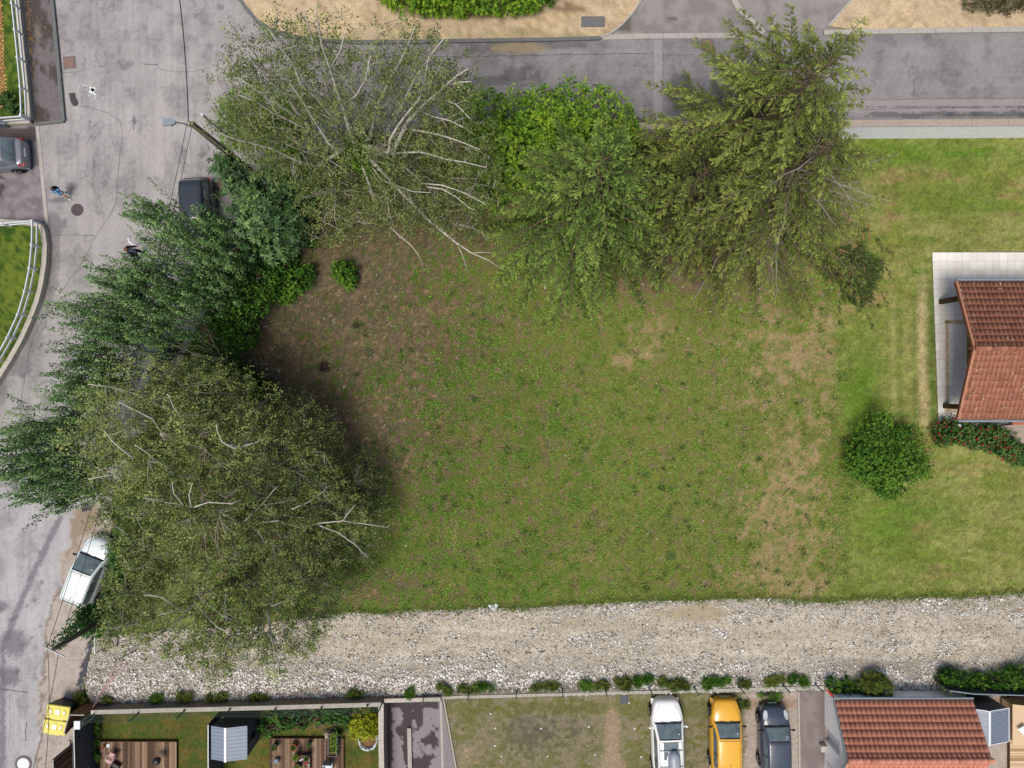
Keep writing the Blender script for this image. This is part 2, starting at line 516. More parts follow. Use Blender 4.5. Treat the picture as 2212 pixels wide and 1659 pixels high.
# --- lawn of the lot and of the villa
LUSH = CN(94, 120, 47); OLIVE = CN(116, 126, 60); DRY = CN(158, 142, 104); SOILC = CN(100, 90, 74); RED = CN(102, 82, 68); DARKG = CN(60, 84, 42); MOWN = CN(128, 140, 58)
def garden_edge(v):     # border between the rough lot and the mown garden
    return np.interp(v, [250, 330, 600, 660, 900, 960, 1060, 1120, 1240, 1290], [1850, 1850, 1880, 1815, 1812, 1830, 1850, 1835, 1822, 1780])
def lawn_masks(u, v):
    n1 = fbm(u / 55, v / 55, 5); n2 = fbm(u / 14, v / 14, 9); n3 = fbm(u / 4.5, v / 4.5, 13, 3); n4 = fbm(u / 130, v / 130, 21)
    soil = (.95 * blob(u, v, 560, 800, 110, 170) + .8 * blob(u, v, 700, 560, 170, 120) + .75 * blob(u, v, 620, 900, 130, 110) + .8 * blob(u, v, 760, 970, 120, 110)
            + .8 * blob(u, v, 900, 490, 260, 60) + .65 * blob(u, v, 760, 700, 150, 110) + .45 * blob(u, v, 900, 700, 200, 110) + .5 * blob(u, v, 780, 1280, 90, 30)
            + .55 * blob(u, v, 880, 1260, 60, 30) + .35 * blob(u, v, 1180, 1150, 60, 30) + .9 * blob(u, v, 1400, 570, 130, 90) + .3 * blob(u, v, 900, 900, 90, 150)
            + .9 * blob(u, v, 1600, 480, 230, 130) + .9 * blob(u, v, 620, 350, 300, 120) + .9 * blob(u, v, 450, 700, 120, 200) + .9 * blob(u, v, 480, 1150, 260, 170) + .45 * blob(u, v, 1600, 620, 120, 50))
    dry = (.95 * blob(u, v, 1700, 1160, 110, 120) + .75 * blob(u, v, 1700, 950, 110, 170) + .8 * blob(u, v, 1680, 740, 130, 80) + .55 * blob(u, v, 1400, 720, 60, 60)
           + .5 * blob(u, v, 1780, 760, 40, 120) + .6 * blob(u, v, 1350, 780, 60, 40) + .4 * blob(u, v, 1700, 1270, 130, 30) + .4 * blob(u, v, 1260, 1210, 80, 30) + .35 * blob(u, v, 1560, 1240, 50, 40))
    return n1, n2, n3, n4, soil, dry
def c_lawn(u, v):
    n1, n2, n3, n4, soil, dry = lawn_masks(u, v)
    N = len(u)
    c = mixc(np.tile(LUSH, (N, 1)), np.tile(OLIVE, (N, 1)), sst(n1 * .5 + n2 * .5 + (u - 900) / 2600, .38, .66))
    c = mixc(c, np.tile(DARKG, (N, 1)), .8 * sst(n2 * .6 + n3 * .4, .55, .70))
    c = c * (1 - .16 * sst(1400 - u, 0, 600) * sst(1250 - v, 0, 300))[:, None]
    c = mixc(c, np.tile(DARKG, (N, 1)), .6 * sst(n2, .66, .78))
    # bare earth showing between the tufts
    s = sst(soil * .46 + (n2 - .5) * 1.3 + (n3 - .5) * 1.5 + .15 + .20 * sst(1350 - u, 0, 500) * sst(1250 - v, 0, 250), .22, .60)
    sc_ = mixc(np.tile(SOILC, (N, 1)), np.tile(CN(126, 104, 82), (N, 1)), sst(n3, .4, .8))
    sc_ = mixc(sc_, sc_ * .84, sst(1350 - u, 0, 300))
    sc_ = mixc(sc_, np.tile(RED, (N, 1)), np.clip(blob(u, v, 1400, 590, 150, 90) + .7 * blob(u, v, 740, 950, 90, 60) + .6 * blob(u, v, 900, 480, 150, 40) + .5 * (n1 > .55), 0, 1) * .8)
    c = mixc(c, sc_, s * .92)
    d = sst(dry * .8 + (n2 - .5) * 1.3 + (n1 - .5) * .8 + (n3 - .5) * 1.0, .25, .95)
    c = mixc(c, mixc(np.tile(DRY, (N, 1)), np.tile(CN(140, 118, 88), (N, 1)), sst(n3, .35, .7)), d * .85)
    # burnt spots
    for bu, bv, br in ((700, 793, 15), (769, 703, 9)):
        t = sst(blob(u, v, bu, bv, br, br * .8) + (n3 - .5) * .7, .32, .55); c = mixc(c, np.tile(CN(44, 36, 34), (N, 1)), t)
    for bu, bv, br in ((1490, 766, 8), (1430, 758, 6), (1325, 1000, 9), (1395, 1025, 9), (1475, 965, 8), (1448, 1488, 9), (1440, 1115, 10), (1447, 1200, 12), (1428, 1053, 8), (1450, 1055, 9), (1370, 1055, 7), (1345, 745, 8), (1350, 692, 7)):
        t = .8 * sst(blob(u, v, bu, bv, br * 1.2, br) + (n3 - .5) * .5, .3, .8); c = mixc(c, np.tile(CN(56, 88, 48), (N, 1)), t)
    # mown garden
    n5 = fbm(u / 90, v / 28, 31); n6 = fbm(u / 34, v / 9, 33)
    g = mixc(np.tile(CN(118, 130, 60), (N, 1)), np.tile(CN(146, 146, 88), (N, 1)), sst(n5 * .6 + n6 * .4, .36, .66))
    g = mixc(g, np.tile(CN(98, 128, 44), (N, 1)), np.clip(.8 * blob(u, v, 1960, 330, 260, 34) + .8 * blob(u, v, 1850, 900, 45, 90) + .6 * blob(u, v, 1870, 780, 40, 110) + .5 * blob(u, v, 1960, 1110, 130, 50) + .5 * blob(u, v, 2080, 440, 150, 30) + .7 * sst(n5, .62, .8) + .45 * blob(u, v, 1900, 1180, 110, 110), 0, 1))
    g = mixc(g, np.tile(CN(150, 130, 88), (N, 1)), np.clip(sst(.55 * blob(u, v, 2000, 385, 130, 20) + .6 * blob(u, v, 1925, 480, 28, 120) + .7 * blob(u, v, 1870, 640, 60, 30) + .5 * blob(u, v, 2180, 420, 50, 60)
                + .7 * blob(u, v, 2030, 1240, 50, 25) + .6 * blob(u, v, 1990, 1150, 40, 35) + .5 * blob(u, v, 2100, 1010, 80, 16) + .55 * blob(u, v, 2000, 965, 25, 60) + .4 * blob(u, v, 1820, 700, 26, 80) + (n6 - .5) * .9 + (n5 - .5) * .7, .25, .8) * .8, 0, 1))
    # mowing stripes and the worn wheel track beside the terrace
    tr = lambda cx, w_: np.exp(-((u - cx - 6 * np.sin(v / 150)) / w_) ** 2) * sst(v, 560, 680) * (1 - sst(v, 880, 960))
    g = mixc(g, np.tile(CN(192, 176, 134), (N, 1)), tr(1998, 12) * (.85 + .5 * (vnoise(u / 9, v / 3.2, 41) - .5)))
    g = mixc(g, np.tile(CN(160, 154, 100), (N, 1)), np.clip(tr(1935, 6) * .5 + tr(1965, 9) * .35, 0, 1))
    g = mixc(g, np.tile(CN(84, 116, 44), (N, 1)), np.clip(tr(1948, 6) * .35 + tr(1981, 5) * .4 + tr(2018, 7) * .65, 0, 1))
    g = g * .93
    e = garden_edge(v)
    t = sst(u - e + (n2 - .5) * 60 + (n3 - .5) * 30, -8, 12)
    c = mixc(c, g, t)
    c *= (1 + .85 * (n3 - .5) + .6 * (n2 - .5))[:, None]
    c *= (.93 + .2 * n4)[:, None]
    return c
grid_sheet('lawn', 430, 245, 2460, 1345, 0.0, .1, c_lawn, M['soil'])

# --- roads
def c_road(u, v):
    N = len(u)
    n1 = fbm(u / 70, v / 70, 51); n2 = fbm(u / 12, v / 12, 53); n3 = fbm(u / 3.4, v / 3.4, 57, 3); st = fbm(u / 7, v / 120, 59); st2 = fbm(u / 160, v / 6, 61)
    top = sst(u - 520 - (v - 100) * .3, 0, 200)
    base = mixc(np.tile(CN(162, 159, 159), (N, 1)), np.tile(CN(140, 137, 139), (N, 1)), top)
    base = mixc(base, np.tile(CN(172, 170, 173), (N, 1)), sst(v, 900, 1150))
    base *= (.84 + .32 * n1 + .16 * (n3 - .5) + .12 * (n2 - .5))[:, None]
    base *= (1 + (.34 * (st - .5) * (1 - top) + .22 * (st2 - .5) * top))[:, None]
    n4 = fbm(u / 26, v / 40, 63, 5); n5 = fbm(u / 5, v / 5, 65, 3)
    base *= (1 - .16 * sst(n4, .52, .66) - .14 * sst(n5 + .5 * n4, .86, .98))[:, None]
    # pale dried marks
    pale = .8 * blob(u, v, 1990, 110, 60, 10) + .7 * blob(u, v, 1975, 160, 16, 40) + .6 * blob(u, v, 2150, 120, 60, 50) + .5 * blob(u, v, 2030, 190, 90, 20) + .4 * blob(u, v, 300, 240, 100, 200) + .5 * blob(u, v, 400, 150, 60, 30) + .7 * blob(u, v, 2123, 92, 7, 7)
    base = mixc(base, base * 1.22, np.clip(pale, 0, 1) * (.5 + n2 * .8).clip(0, 1))
    # rough shoulder beside the lower road: pinkish chippings, with a ragged edge
    edge = np.interp(v, [1080, 1110, 1130, 1180, 1200, 1260, 1290, 1340, 1400, 1430, 1500, 1600, 1700], [178, 160, 152, 152, 132, 132, 112, 97, 92, 92, 80, 84, 60]) + (n2 - .5) * 26 + (n3 - .5) * 10
    sh = sst(u - edge, -1.5, 2.5) * sst(v, 1070, 1090)
    base = mixc(base, mixc(np.tile(CN(178, 168, 160), (N, 1)), np.tile(CN(150, 138, 128), (N, 1)), sst(n2 * .5 + n3 * .5, .45, .75)), sh)
    base = mixc(base, np.tile(CN(150, 134, 118), (N, 1)), sst(.9 * blob(u, v, 185, 1120, 45, 50) + .6 * blob(u, v, 150, 1190, 22, 60) + (n2 - .5) * .6, .35, .7) * sh)
    seam = np.exp(-((u - edge - 4) / 3.5) ** 2) * sst(v, 1180, 1260)
    base = mixc(base, np.tile(CN(120, 106, 98), (N, 1)), seam * .8 * sst(n2, .3, .55))
    # blue-grey rubbed band
    bd = np.exp(-((u - np.interp(v, [1090, 1180, 1300, 1400], [145, 100, 45, 5])) / 11) ** 2) * sst(v, 1090, 1130)
    base = mixc(base, np.tile(CN(112, 112, 122), (N, 1)), sst(bd * .8 + (n2 - .5) * .5 + (n3 - .5) * .6, .35, .7) * .8)
    for bu, bv, br in ((90, 1258, 7), (73, 1297, 6), (58, 1309, 5), (26, 1338, 8), (37, 1332, 6), (50, 1394, 6), (37, 1450, 8), (85, 1192, 5), (78, 1133, 5), (3, 1310, 16), (70, 1377, 4), (87, 1353, 5), (30, 1390, 40), (20, 1460, 30)):
        base = mixc(base, np.tile(CN(104, 102, 110), (N, 1)), .75 * sst(blob(u, v, bu, bv, br, br) * .9 + (n3 - .5) * .5 + (n2 - .5) * .3, .35, .7))
    # damp and dark stains
    stn = (1.0 * blob(u, v, 1180, 97, 110, 10) + .9 * blob(u, v, 1080, 104, 70, 12) + .8 * blob(u, v, 1120, 160, 50, 18) + .8 * blob(u, v, 1465, 180, 26, 26) + .9 * blob(u, v, 1060, 175, 50, 10)
           + .8 * blob(u, v, 1345, 40, 22, 26) + .7 * blob(u, v, 1455, 37, 16, 10) + .6 * blob(u, v, 1360, 18, 14, 12)
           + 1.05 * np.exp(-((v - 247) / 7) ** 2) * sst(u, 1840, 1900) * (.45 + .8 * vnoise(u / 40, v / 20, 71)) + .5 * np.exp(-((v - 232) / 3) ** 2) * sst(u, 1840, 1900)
           + .9 * blob(u, v, 128, 432, 22, 8) + .9 * blob(u, v, 115, 495, 16, 36) + .8 * blob(u, v, 140, 480, 8, 16) + .6 * blob(u, v, 160, 400, 30, 14)
           + .95 * blob(u, v, 118, 560, 12, 80) + .9 * blob(u, v, 98, 640, 14, 60) + .9 * blob(u, v, 70, 720, 22, 40) + .8 * blob(u, v, 40, 790, 40, 30) + .7 * blob(u, v, 0, 850, 24, 40)
           + .7 * blob(u, v, 475, 15, 14, 8) + .6 * blob(u, v, 425, 32, 10, 12) + .5 * blob(u, v, 458, 35, 6, 6) + .55 * blob(u, v, 395, 330, 12, 22) + .45 * blob(u, v, 438, 330, 14, 20) + .5 * blob(u, v, 290, 262, 7, 16) + .55 * blob(u, v, 325, 403, 6, 7)
           + .5 * blob(u, v, 125, 315, 10, 10) + .6 * blob(u, v, 190, 1510, 30, 18) + .5 * blob(u, v, 75, 1450, 10, 30) + .6 * blob(u, v, 175, 1600, 14, 18) + .5 * blob(u, v, 270, 140, 24, 14))
    wet = sst(stn * 1.12 + (n2 - .5) * .9 + (n3 - .5) * .55, .40, .56)
    base = mixc(base, base * .56, wet * .85)
    pud = sst(blob(u, v, 1120, 104, 75, 14) * 1.1 + (n2 - .5) * .3, .45, .6)
    base = mixc(base, np.tile(CN(150, 136, 112), (N, 1)), pud * .8)
    # repaired strip across the road and gutter strips
    strip = sst(u, 1411, 1413) * (1 - sst(u, 1431, 1433)) * sst(v, 84, 86)
    base = mixc(base, np.tile(CN(160, 156, 160), (N, 1)), strip * .7)
    gut = (1 - sst(v, 118, 121)) * sst(v, 84, 86) * sst(u, 990, 1010) * (1 - sst(u, 1412, 1416))
    base = mixc(base, base * 1.06, gut)
    ks = sst(v, 213, 215) * sst(u, 1830, 1850)
    base = mixc(base, np.tile(CN(160, 152, 152), (N, 1)), ks * (1 - wet) * .6)
    # paint splash
    # dark chippings along the gravel
    dc = sst(np.exp(-((u - np.interp(v, [1370, 1400, 1450, 1480], [205, 195, 182, 172])) / 12) ** 2) * sst(v, 1365, 1385) * (1 - sst(v, 1475, 1500)) + (n3 - .5) * 1.1, .5, .75)
    base = mixc(base, np.tile(CN(74, 76, 84), (N, 1)), dc)
    return base, np.clip(wet * .5 + pud, 0, 1)
ROADP = [(-420, -420), (2650, -420), (2650, 262), (960, 262), (700, 330), (560, 430), (430, 700), (330, 900), (244, 1060), (238, 1200), (236, 1320), (206, 1372), (190, 1440), (178, 1500), (165, 1530), (200, 1700), (240, 2100), (-420, 2100)]
grid_sheet('road', -420, -420, 2650, 2000, 0.004, .1, c_road, m_col('asphalt_wet', .88, .25, (42, .26), (11, .08), .3, wet=True), keep=lambda u, v: inpoly(u, v, ROADP))

def ribbon(m, pts, w_, z, jit=0.0):
    pts2 = []
    for i in range(len(pts) - 1):
        a = Vector(PX(*pts[i], z)); b = Vector(PX(*pts[i + 1], z)); n = max(1, int((b - a).length / .25))
        for k in range(n):
            p = a.lerp(b, k / n)
            if jit: p += Vector((random.uniform(-jit, jit), random.uniform(-jit, jit)))
            pts2.append(p)
    pts2.append(Vector(PX(*pts[-1], z)))
    for i in range(len(pts2) - 1):
        a, b = pts2[i], pts2[i + 1]; d = (b - a)
        if d.length < 1e-5: continue
        d.normalize(); n = Vector((-d.y, d.x)) * w_ * random.uniform(.35, .65) if jit else Vector((-d.y, d.x)) * w_ / 2
        m.quad((*(a - n), z), (*(b - n), z), (*(b + n), z), (*(a + n), z))
cr = MB()
for pts in ([(0, 0)],): pass
for pts, w_ in (([(1000, 123), (1110, 120), (1230, 118), (1300, 117), (1410, 115)], .06), ([(1432, 118), (1470, 119), (1500, 117)], .04), ([(1412, 85), (1412, 165)], .03), ([(1432, 85), (1432, 168)], .03),
                ([(1830, 216), (1980, 214), (2120, 212), (2460, 210)], .04), ([(1860, 237), (2000, 233), (2250, 230)], .03), ([(1976, 170), (1975, 200), (1965, 206)], .03), ([(1975, 200), (1984, 213)], .03),
                ([(640, 122), (780, 125), (1000, 123)], .05), ([(980, 183), (1080, 183), (1180, 182)], .03), ([(1320, 229), (1400, 228)], .03),
                ([(143, 229), (190, 230), (230, 243), (262, 262), (263, 300), (255, 380), (250, 440), (240, 462), (207, 510), (182, 560), (140, 620), (96, 680), (72, 728), (62, 765), (52, 820), (40, 900)], .035),
                ([(110, 509), (160, 508), (206, 509)], .04), ([(215, 143), (222, 143), (236, 140)], .05), ([(302, 135), (320, 139), (337, 139), (346, 150), (380, 155), (420, 154), (450, 145)], .03), ([(310, 139), (342, 140)], .04),
                ([(134, 119), (150, 108), (172, 116), (184, 126), (184, 150), (170, 156), (134, 158)], .025), ([(380, 110), (420, 95), (450, 100), (470, 118)], .02),
                ([(0, 1488), (20, 1490), (60, 1496)], .07), ([(57, 1560), (55, 1600)], .06), ([(18, 1620), (22, 1580), (20, 1500)], .02), ([(200, 340), (205, 375), (198, 400), (215, 425), (222, 465)], .025), ([(165, 370), (185, 368), (205, 378)], .02),
                ([(1130, 135), (1150, 142), (1170, 132), (1190, 140), (1215, 128), (1230, 133)], .03), ([(1215, 143), (1213, 120)], .03)):
    ribbon(cr, pts, w_ * .6, .009, .025)
# crazed patches
for cu, cv, r_, n_ in ((210, 278, 40, 16), (215, 385, 46, 18), (1110, 131, 30, 14), (1420, 130, 26, 10), (205, 130, 40, 7), (340, 60, 30, 0), (395, 340, 26, 9), (290, 262, 8, 10), (1975, 205, 10, 6)):
    for _ in range(n_):
        p = [(cu + random.gauss(0, r_ * .5), cv + random.gauss(0, r_ * .45))]; a = random.uniform(0, 6.28)
        for k in range(random.randint(2, 5)):
            a += random.uniform(-.9, .9); p.append((p[-1][0] + math.cos(a) * 6, p[-1][1] + math.sin(a) * 6))
        ribbon(cr, p, .012, .0095, .015)
o = cr.build('road_cracks', M['crack']); o['kind'] = 'structure'

def blot(m, u, v, r_, z=.0105, n=11):
    c = P(u, v, z); m.add([(c.x + math.cos(a) * r_ * k, c.y + math.sin(a) * r_ * k, z) for a, k in [(i * 6.2832 / n, random.uniform(.55, 1.25)) for i in range(n)]], [tuple(range(n))])
m = MB()
for u, v, r_ in ((199, 198, .17), (201, 193, .14), (196, 190, .09), (204, 203, .08), (183, 184, .05), (189, 186, .04), (178, 183, .03), (171, 189, .03), (207, 212, .035), (210, 219, .03), (213, 226, .025), (216, 232, .02), (191, 206, .03), (205, 208, .03), (187, 194, .03)): blot(m, u, v, r_)
for _ in range(26): blot(m, random.gauss(197, 12), random.gauss(197, 14), random.uniform(.008, .022), n=6)
o = m.build('paint_splash', M['white']); o['kind'] = 'structure'
m = MB(); z = .0103; m.add([(*PX(u, v, z), z) for u, v in ((148, 202), (155, 200), (163, 201), (164, 210), (170, 221), (167, 228), (158, 229), (152, 219), (150, 207))], [tuple(range(8, -1, -1))])
o = m.build('tar_patch', m_plain('tar', C(72, 70, 76), .8, .3, .1, 12)); o['kind'] = 'structure'

# --- verges and pavements
def c_tan(u, v):
    n1 = fbm(u / 40, v / 20, 81); n2 = fbm(u / 9, v / 9, 83); n3 = fbm(u / 3, v / 3, 85, 3); N = len(u)
    c = mixc(np.tile(CN(198, 178, 150), (N, 1)), np.tile(CN(208, 186, 150), (N, 1)), sst(n1, .35, .65))
    c = mixc(c, np.tile(CN(164, 142, 114), (N, 1)), sst(n2 * .5 + n3 * .5, .42, .68) * .8)
    c = mixc(c, np.tile(CN(148, 140, 104), (N, 1)), sst(.7 * np.exp(-((v - 74) / 9) ** 2) + .5 * blob(u, v, 1140, 66, 60, 14) + (n2 - .5) * .8, .35, .8) * .55)
    c = mixc(c, np.tile(CN(116, 92, 70), (N, 1)), sst(.9 * blob(u, v, 1000, 28, 160, 8) + .9 * blob(u, v, 1230, 16, 60, 14) + .9 * blob(u, v, 2150, 10, 60, 10) + .5 * blob(u, v, 620, 30, 60, 14) + (n3 - .5) * .6, .4, .8) * .8)
    return c
verge1 = [(505, -420), (513, -10), (530, 16), (556, 46), (590, 66), (630, 78), (700, 86), (760, 89), (900, 88), (1060, 85), (1200, 83), (1298, 80), (1320, 70), (1345, 50), (1366, 26), (1384, -4), (1410, -420)]
poly_sheet('verge', verge1, -.02, .12, c_tan, M['soil'])
verge2 = [(1980, -420), (1842, -6), (1792, 56), (1860, 66), (2100, 62), (2650, 56), (2650, -420)]
poly_sheet('verge', verge2, -.02, .12, c_tan, M['soil'])
def c_pav(u, v):
    n1 = fbm(u / 16, v / 30, 91); n3 = fbm(u / 2.6, v / 2.6, 95, 3); N = len(u)
    c = mixc(np.tile(CN(84, 76, 74), (N, 1)), np.tile(CN(116, 110, 112), (N, 1)), sst(n1 + (u - 95) / 90 * .2, .42, .62))
    t = sst(.45 * np.exp(-((u - 58 - v * .065) / 6) ** 2) + .35 * blob(u, v, 85, 60, 20, 60) + (n3 - .5) * 1.9, .55, .8)
    return mixc(c, np.tile(CN(160, 128, 76), (N, 1)), t * .7)
poly_sheet('pavement', [(42, -420), (53, 0), (78, 268), (136, 262), (111, 0), (90, -420)], -.02, .12, c_pav, M['soil'], .09)
def c_drive(u, v):
    n1 = fbm(u / 14, v / 14, 97); n3 = fbm(u / 3, v / 3, 98, 3); N = len(u)
    c = mixc(np.tile(CN(140, 134, 138), (N, 1)), np.tile(CN(118, 112, 116), (N, 1)), sst(n1, .4, .6))
    return mixc(c, np.tile(CN(66, 60, 58), (N, 1)), sst(1.2 * np.exp(-((v - 288) / 14) ** 2) + .9 * blob(u, v, 50, 320, 26, 22) + .7 * blob(u, v, 0, 400, 12, 30) + .5 * blob(u, v, 0, 450, 10, 10) + (n1 - .5) * .9 + (n3 - .5) * .3, .45, .62) * .85)
poly_sheet('driveway', [(-420, 270), (79, 268), (101, 482), (-420, 480)], -.02, .02, c_drive, M['asphalt'], .15)
def c_drive2(u, v):
    n1 = fbm(u / 20, v / 20, 99); n3 = fbm(u / 3, v / 3, 100, 3); N = len(u)
    c = mixc(np.tile(CN(150, 146, 144), (N, 1)), np.tile(CN(134, 129, 128), (N, 1)), sst(n1, .4, .6))
    return mixc(c, np.tile(CN(92, 84, 80), (N, 1)), sst(.9 * blob(u, v, 1342, 50, 26, 26) + .7 * blob(u, v, 1455, 37, 18, 9) + .4 * blob(u, v, 1800, 20, 20, 10) + (n1 - .5) * .6 + (n3 - .5) * .5, .42, .6) * .8)
poly_sheet('driveway', [(1420, -420), (1389, 0), (1368, 28), (1348, 54), (1322, 75), (1305, 79), (1500, 76), (1640, 74), (1780, 62), (1790, 54), (1836, 0), (1970, -420)], -.02, .03, c_drive2, M['asphalt'], .2)

def kerb(label, pts, w_=.14, z1=.14, mat='kerb', z0=-.02):
    m = MB()
    P2 = [Vector(PX(u, v, z1)) for u, v in pts]
    # cut into stones about a metre long
    for i in range(len(P2) - 1):
        a, b = P2[i], P2[i + 1]; n = max(1, round((b - a).length / 1.0))
        for k in range(n):
            p = a.lerp(b, k / n); q = a.lerp(b, (k + 1) / n); d = (q - p).normalized() * .008
            m.path([p + d, q - d], w_, z0, z1 + random.uniform(-.006, .006))
    o = m.build('kerb', M[mat]); o['kind'] = 'structure'; o['label'] = label
    return o
kerb('weathered kerb along the sandy verge', [(512, -40), (513, -10), (530, 16), (556, 46), (590, 66), (630, 78), (700, 87), (760, 90), (900, 89), (1060, 86), (1200, 84), (1298, 81)], .2, .14, 'kerb_dark')
kerb('narrow kerb curving round the sandy verge', [(1298, 80), (1320, 71), (1345, 51), (1367, 27), (1387, -4), (1400, -60)], .1, .14)
kerb('pale flush kerb across the driveway mouth', [(1302, 80), (1400, 78), (1500, 77), (1600, 76), (1650, 75)], .28, .05)
kerb('pale curved kerb between two driveways', [(1575, -60), (1585, -2), (1598, 22), (1614, 38), (1632, 50), (1650, 72)], .3, .14)
kerb('thin kerb beside the eastern verge', [(1860, -40), (1842, -4), (1790, 56)], .12, .14)
kerb('worn kerb along the eastern verge', [(1780, 70), (1860, 68), (2100, 64), (2460, 60)], .28, .15)
kerb('grey kerb along the leaf strewn pavement', [(105, -60), (111, 0), (124, 130), (136, 261)], .2, .15, 'kerb_dark')
kerb('grey kerb closing the pavement', [(80, 267), (137, 261)], .14, .15, 'kerb_dark')
kerb('flush kerb across the driveway of the grey car', [(80, 272), (90, 370), (101, 484)], .2, .03)

# --- gravel track
def c_gravel(u, v):
    n1 = fbm(u / 60, v / 16, 101); n2 = fbm(u / 9, v / 9, 103); n3 = fbm(u / 2.6, v / 2.6, 105, 3); N = len(u)
    c = mixc(np.tile(CN(182, 172, 154), (N, 1)), np.tile(CN(204, 196, 182), (N, 1)), sst(n2 * .5 + n1 * .5, .38, .62))
    silt = 1.1 * blob(u, v, 1520, 1322, 50, 22) + .6 * blob(u, v, 1440, 1325, 80, 12) + .55 * blob(u, v, 1250, 1350, 200, 22) + .5 * blob(u, v, 1700, 1375, 220, 24) + .6 * blob(u, v, 2075, 1408, 26, 24) + .5 * blob(u, v, 900, 1380, 220, 22) + .4 * blob(u, v, 330, 1390, 60, 20)
    c = mixc(c, np.tile(CN(164, 150, 122), (N, 1)), sst(silt + (n2 - .5) * .6, .3, .75) * .85)
    c = mixc(c, np.tile(CN(128, 118, 108), (N, 1)), sst(n3, .52, .8) * .6)
    ruts = np.exp(-((v - 1352 - 10 * np.sin(u / 260)) / 9) ** 2) + np.exp(-((v - 1402 - 10 * np.sin(u / 260)) / 9) ** 2)
    c = mixc(c, np.tile(CN(172, 160, 138), (N, 1)), ruts * .4 * sst(n1, .3, .6))
    c = mixc(c, np.tile(CN(120, 112, 102), (N, 1)), .5 * sst(blob(u, v, 1900, 1440, 170, 18) + (n2 - .5) * .3, .2, .7))  # outbuilding's cast shadow painted in as darker gravel
    # weathered rusty debris
    c = mixc(c, np.tile(CN(132, 88, 62), (N, 1)), .8 * sst(blob(u, v, 860, 1335, 22, 7) + blob(u, v, 1962, 1318, 9, 3) + blob(u, v, 1890, 1327, 9, 3) + .9 * blob(u, v, 2195, 1320, 20, 12) + .8 * blob(u, v, 2080, 1318, 24, 4) + .8 * blob(u, v, 935, 1342, 8, 4) + (n3 - .5) * 1.0, .6, .8))
    return c
G_TOP = [(190, 1440), (206, 1378), (250, 1372), (500, 1350), (560, 1352), (640, 1335), (705, 1327), (760, 1322), (830, 1325), (900, 1318), (1000, 1316), (1060, 1310), (1106, 1316), (1200, 1308), (1320, 1302), (1400, 1298), (1500, 1296), (1600, 1293), (1659, 1292), (1720, 1296), (1780, 1302), (1860, 1296), (1950, 1292), (2100, 1288), (2200, 1282), (2650, 1270)]
G_BOT = [(2650, 1506), (1780, 1490), (1106, 1504), (955, 1508), (828, 1508), (560, 1514), (200, 1522), (186, 1490)]
GPOLY = G_TOP + G_BOT
gu = np.array([p[0] for p in G_TOP[1:]]); gv = np.array([p[1] for p in G_TOP[1:]])
def in_gravel(u, v, m=0):
    nn = (fbm(u / 10, v / 10, 111) - .5) * 16
    return inpoly(u, v, GPOLY) & (v > np.interp(u, gu, gv) + nn + m)
grid_sheet('gravel_track', 160, 1255, 2650, 1530, .008, .1, c_gravel, M['gravel'], keep=lambda u, v: in_gravel(u, v))

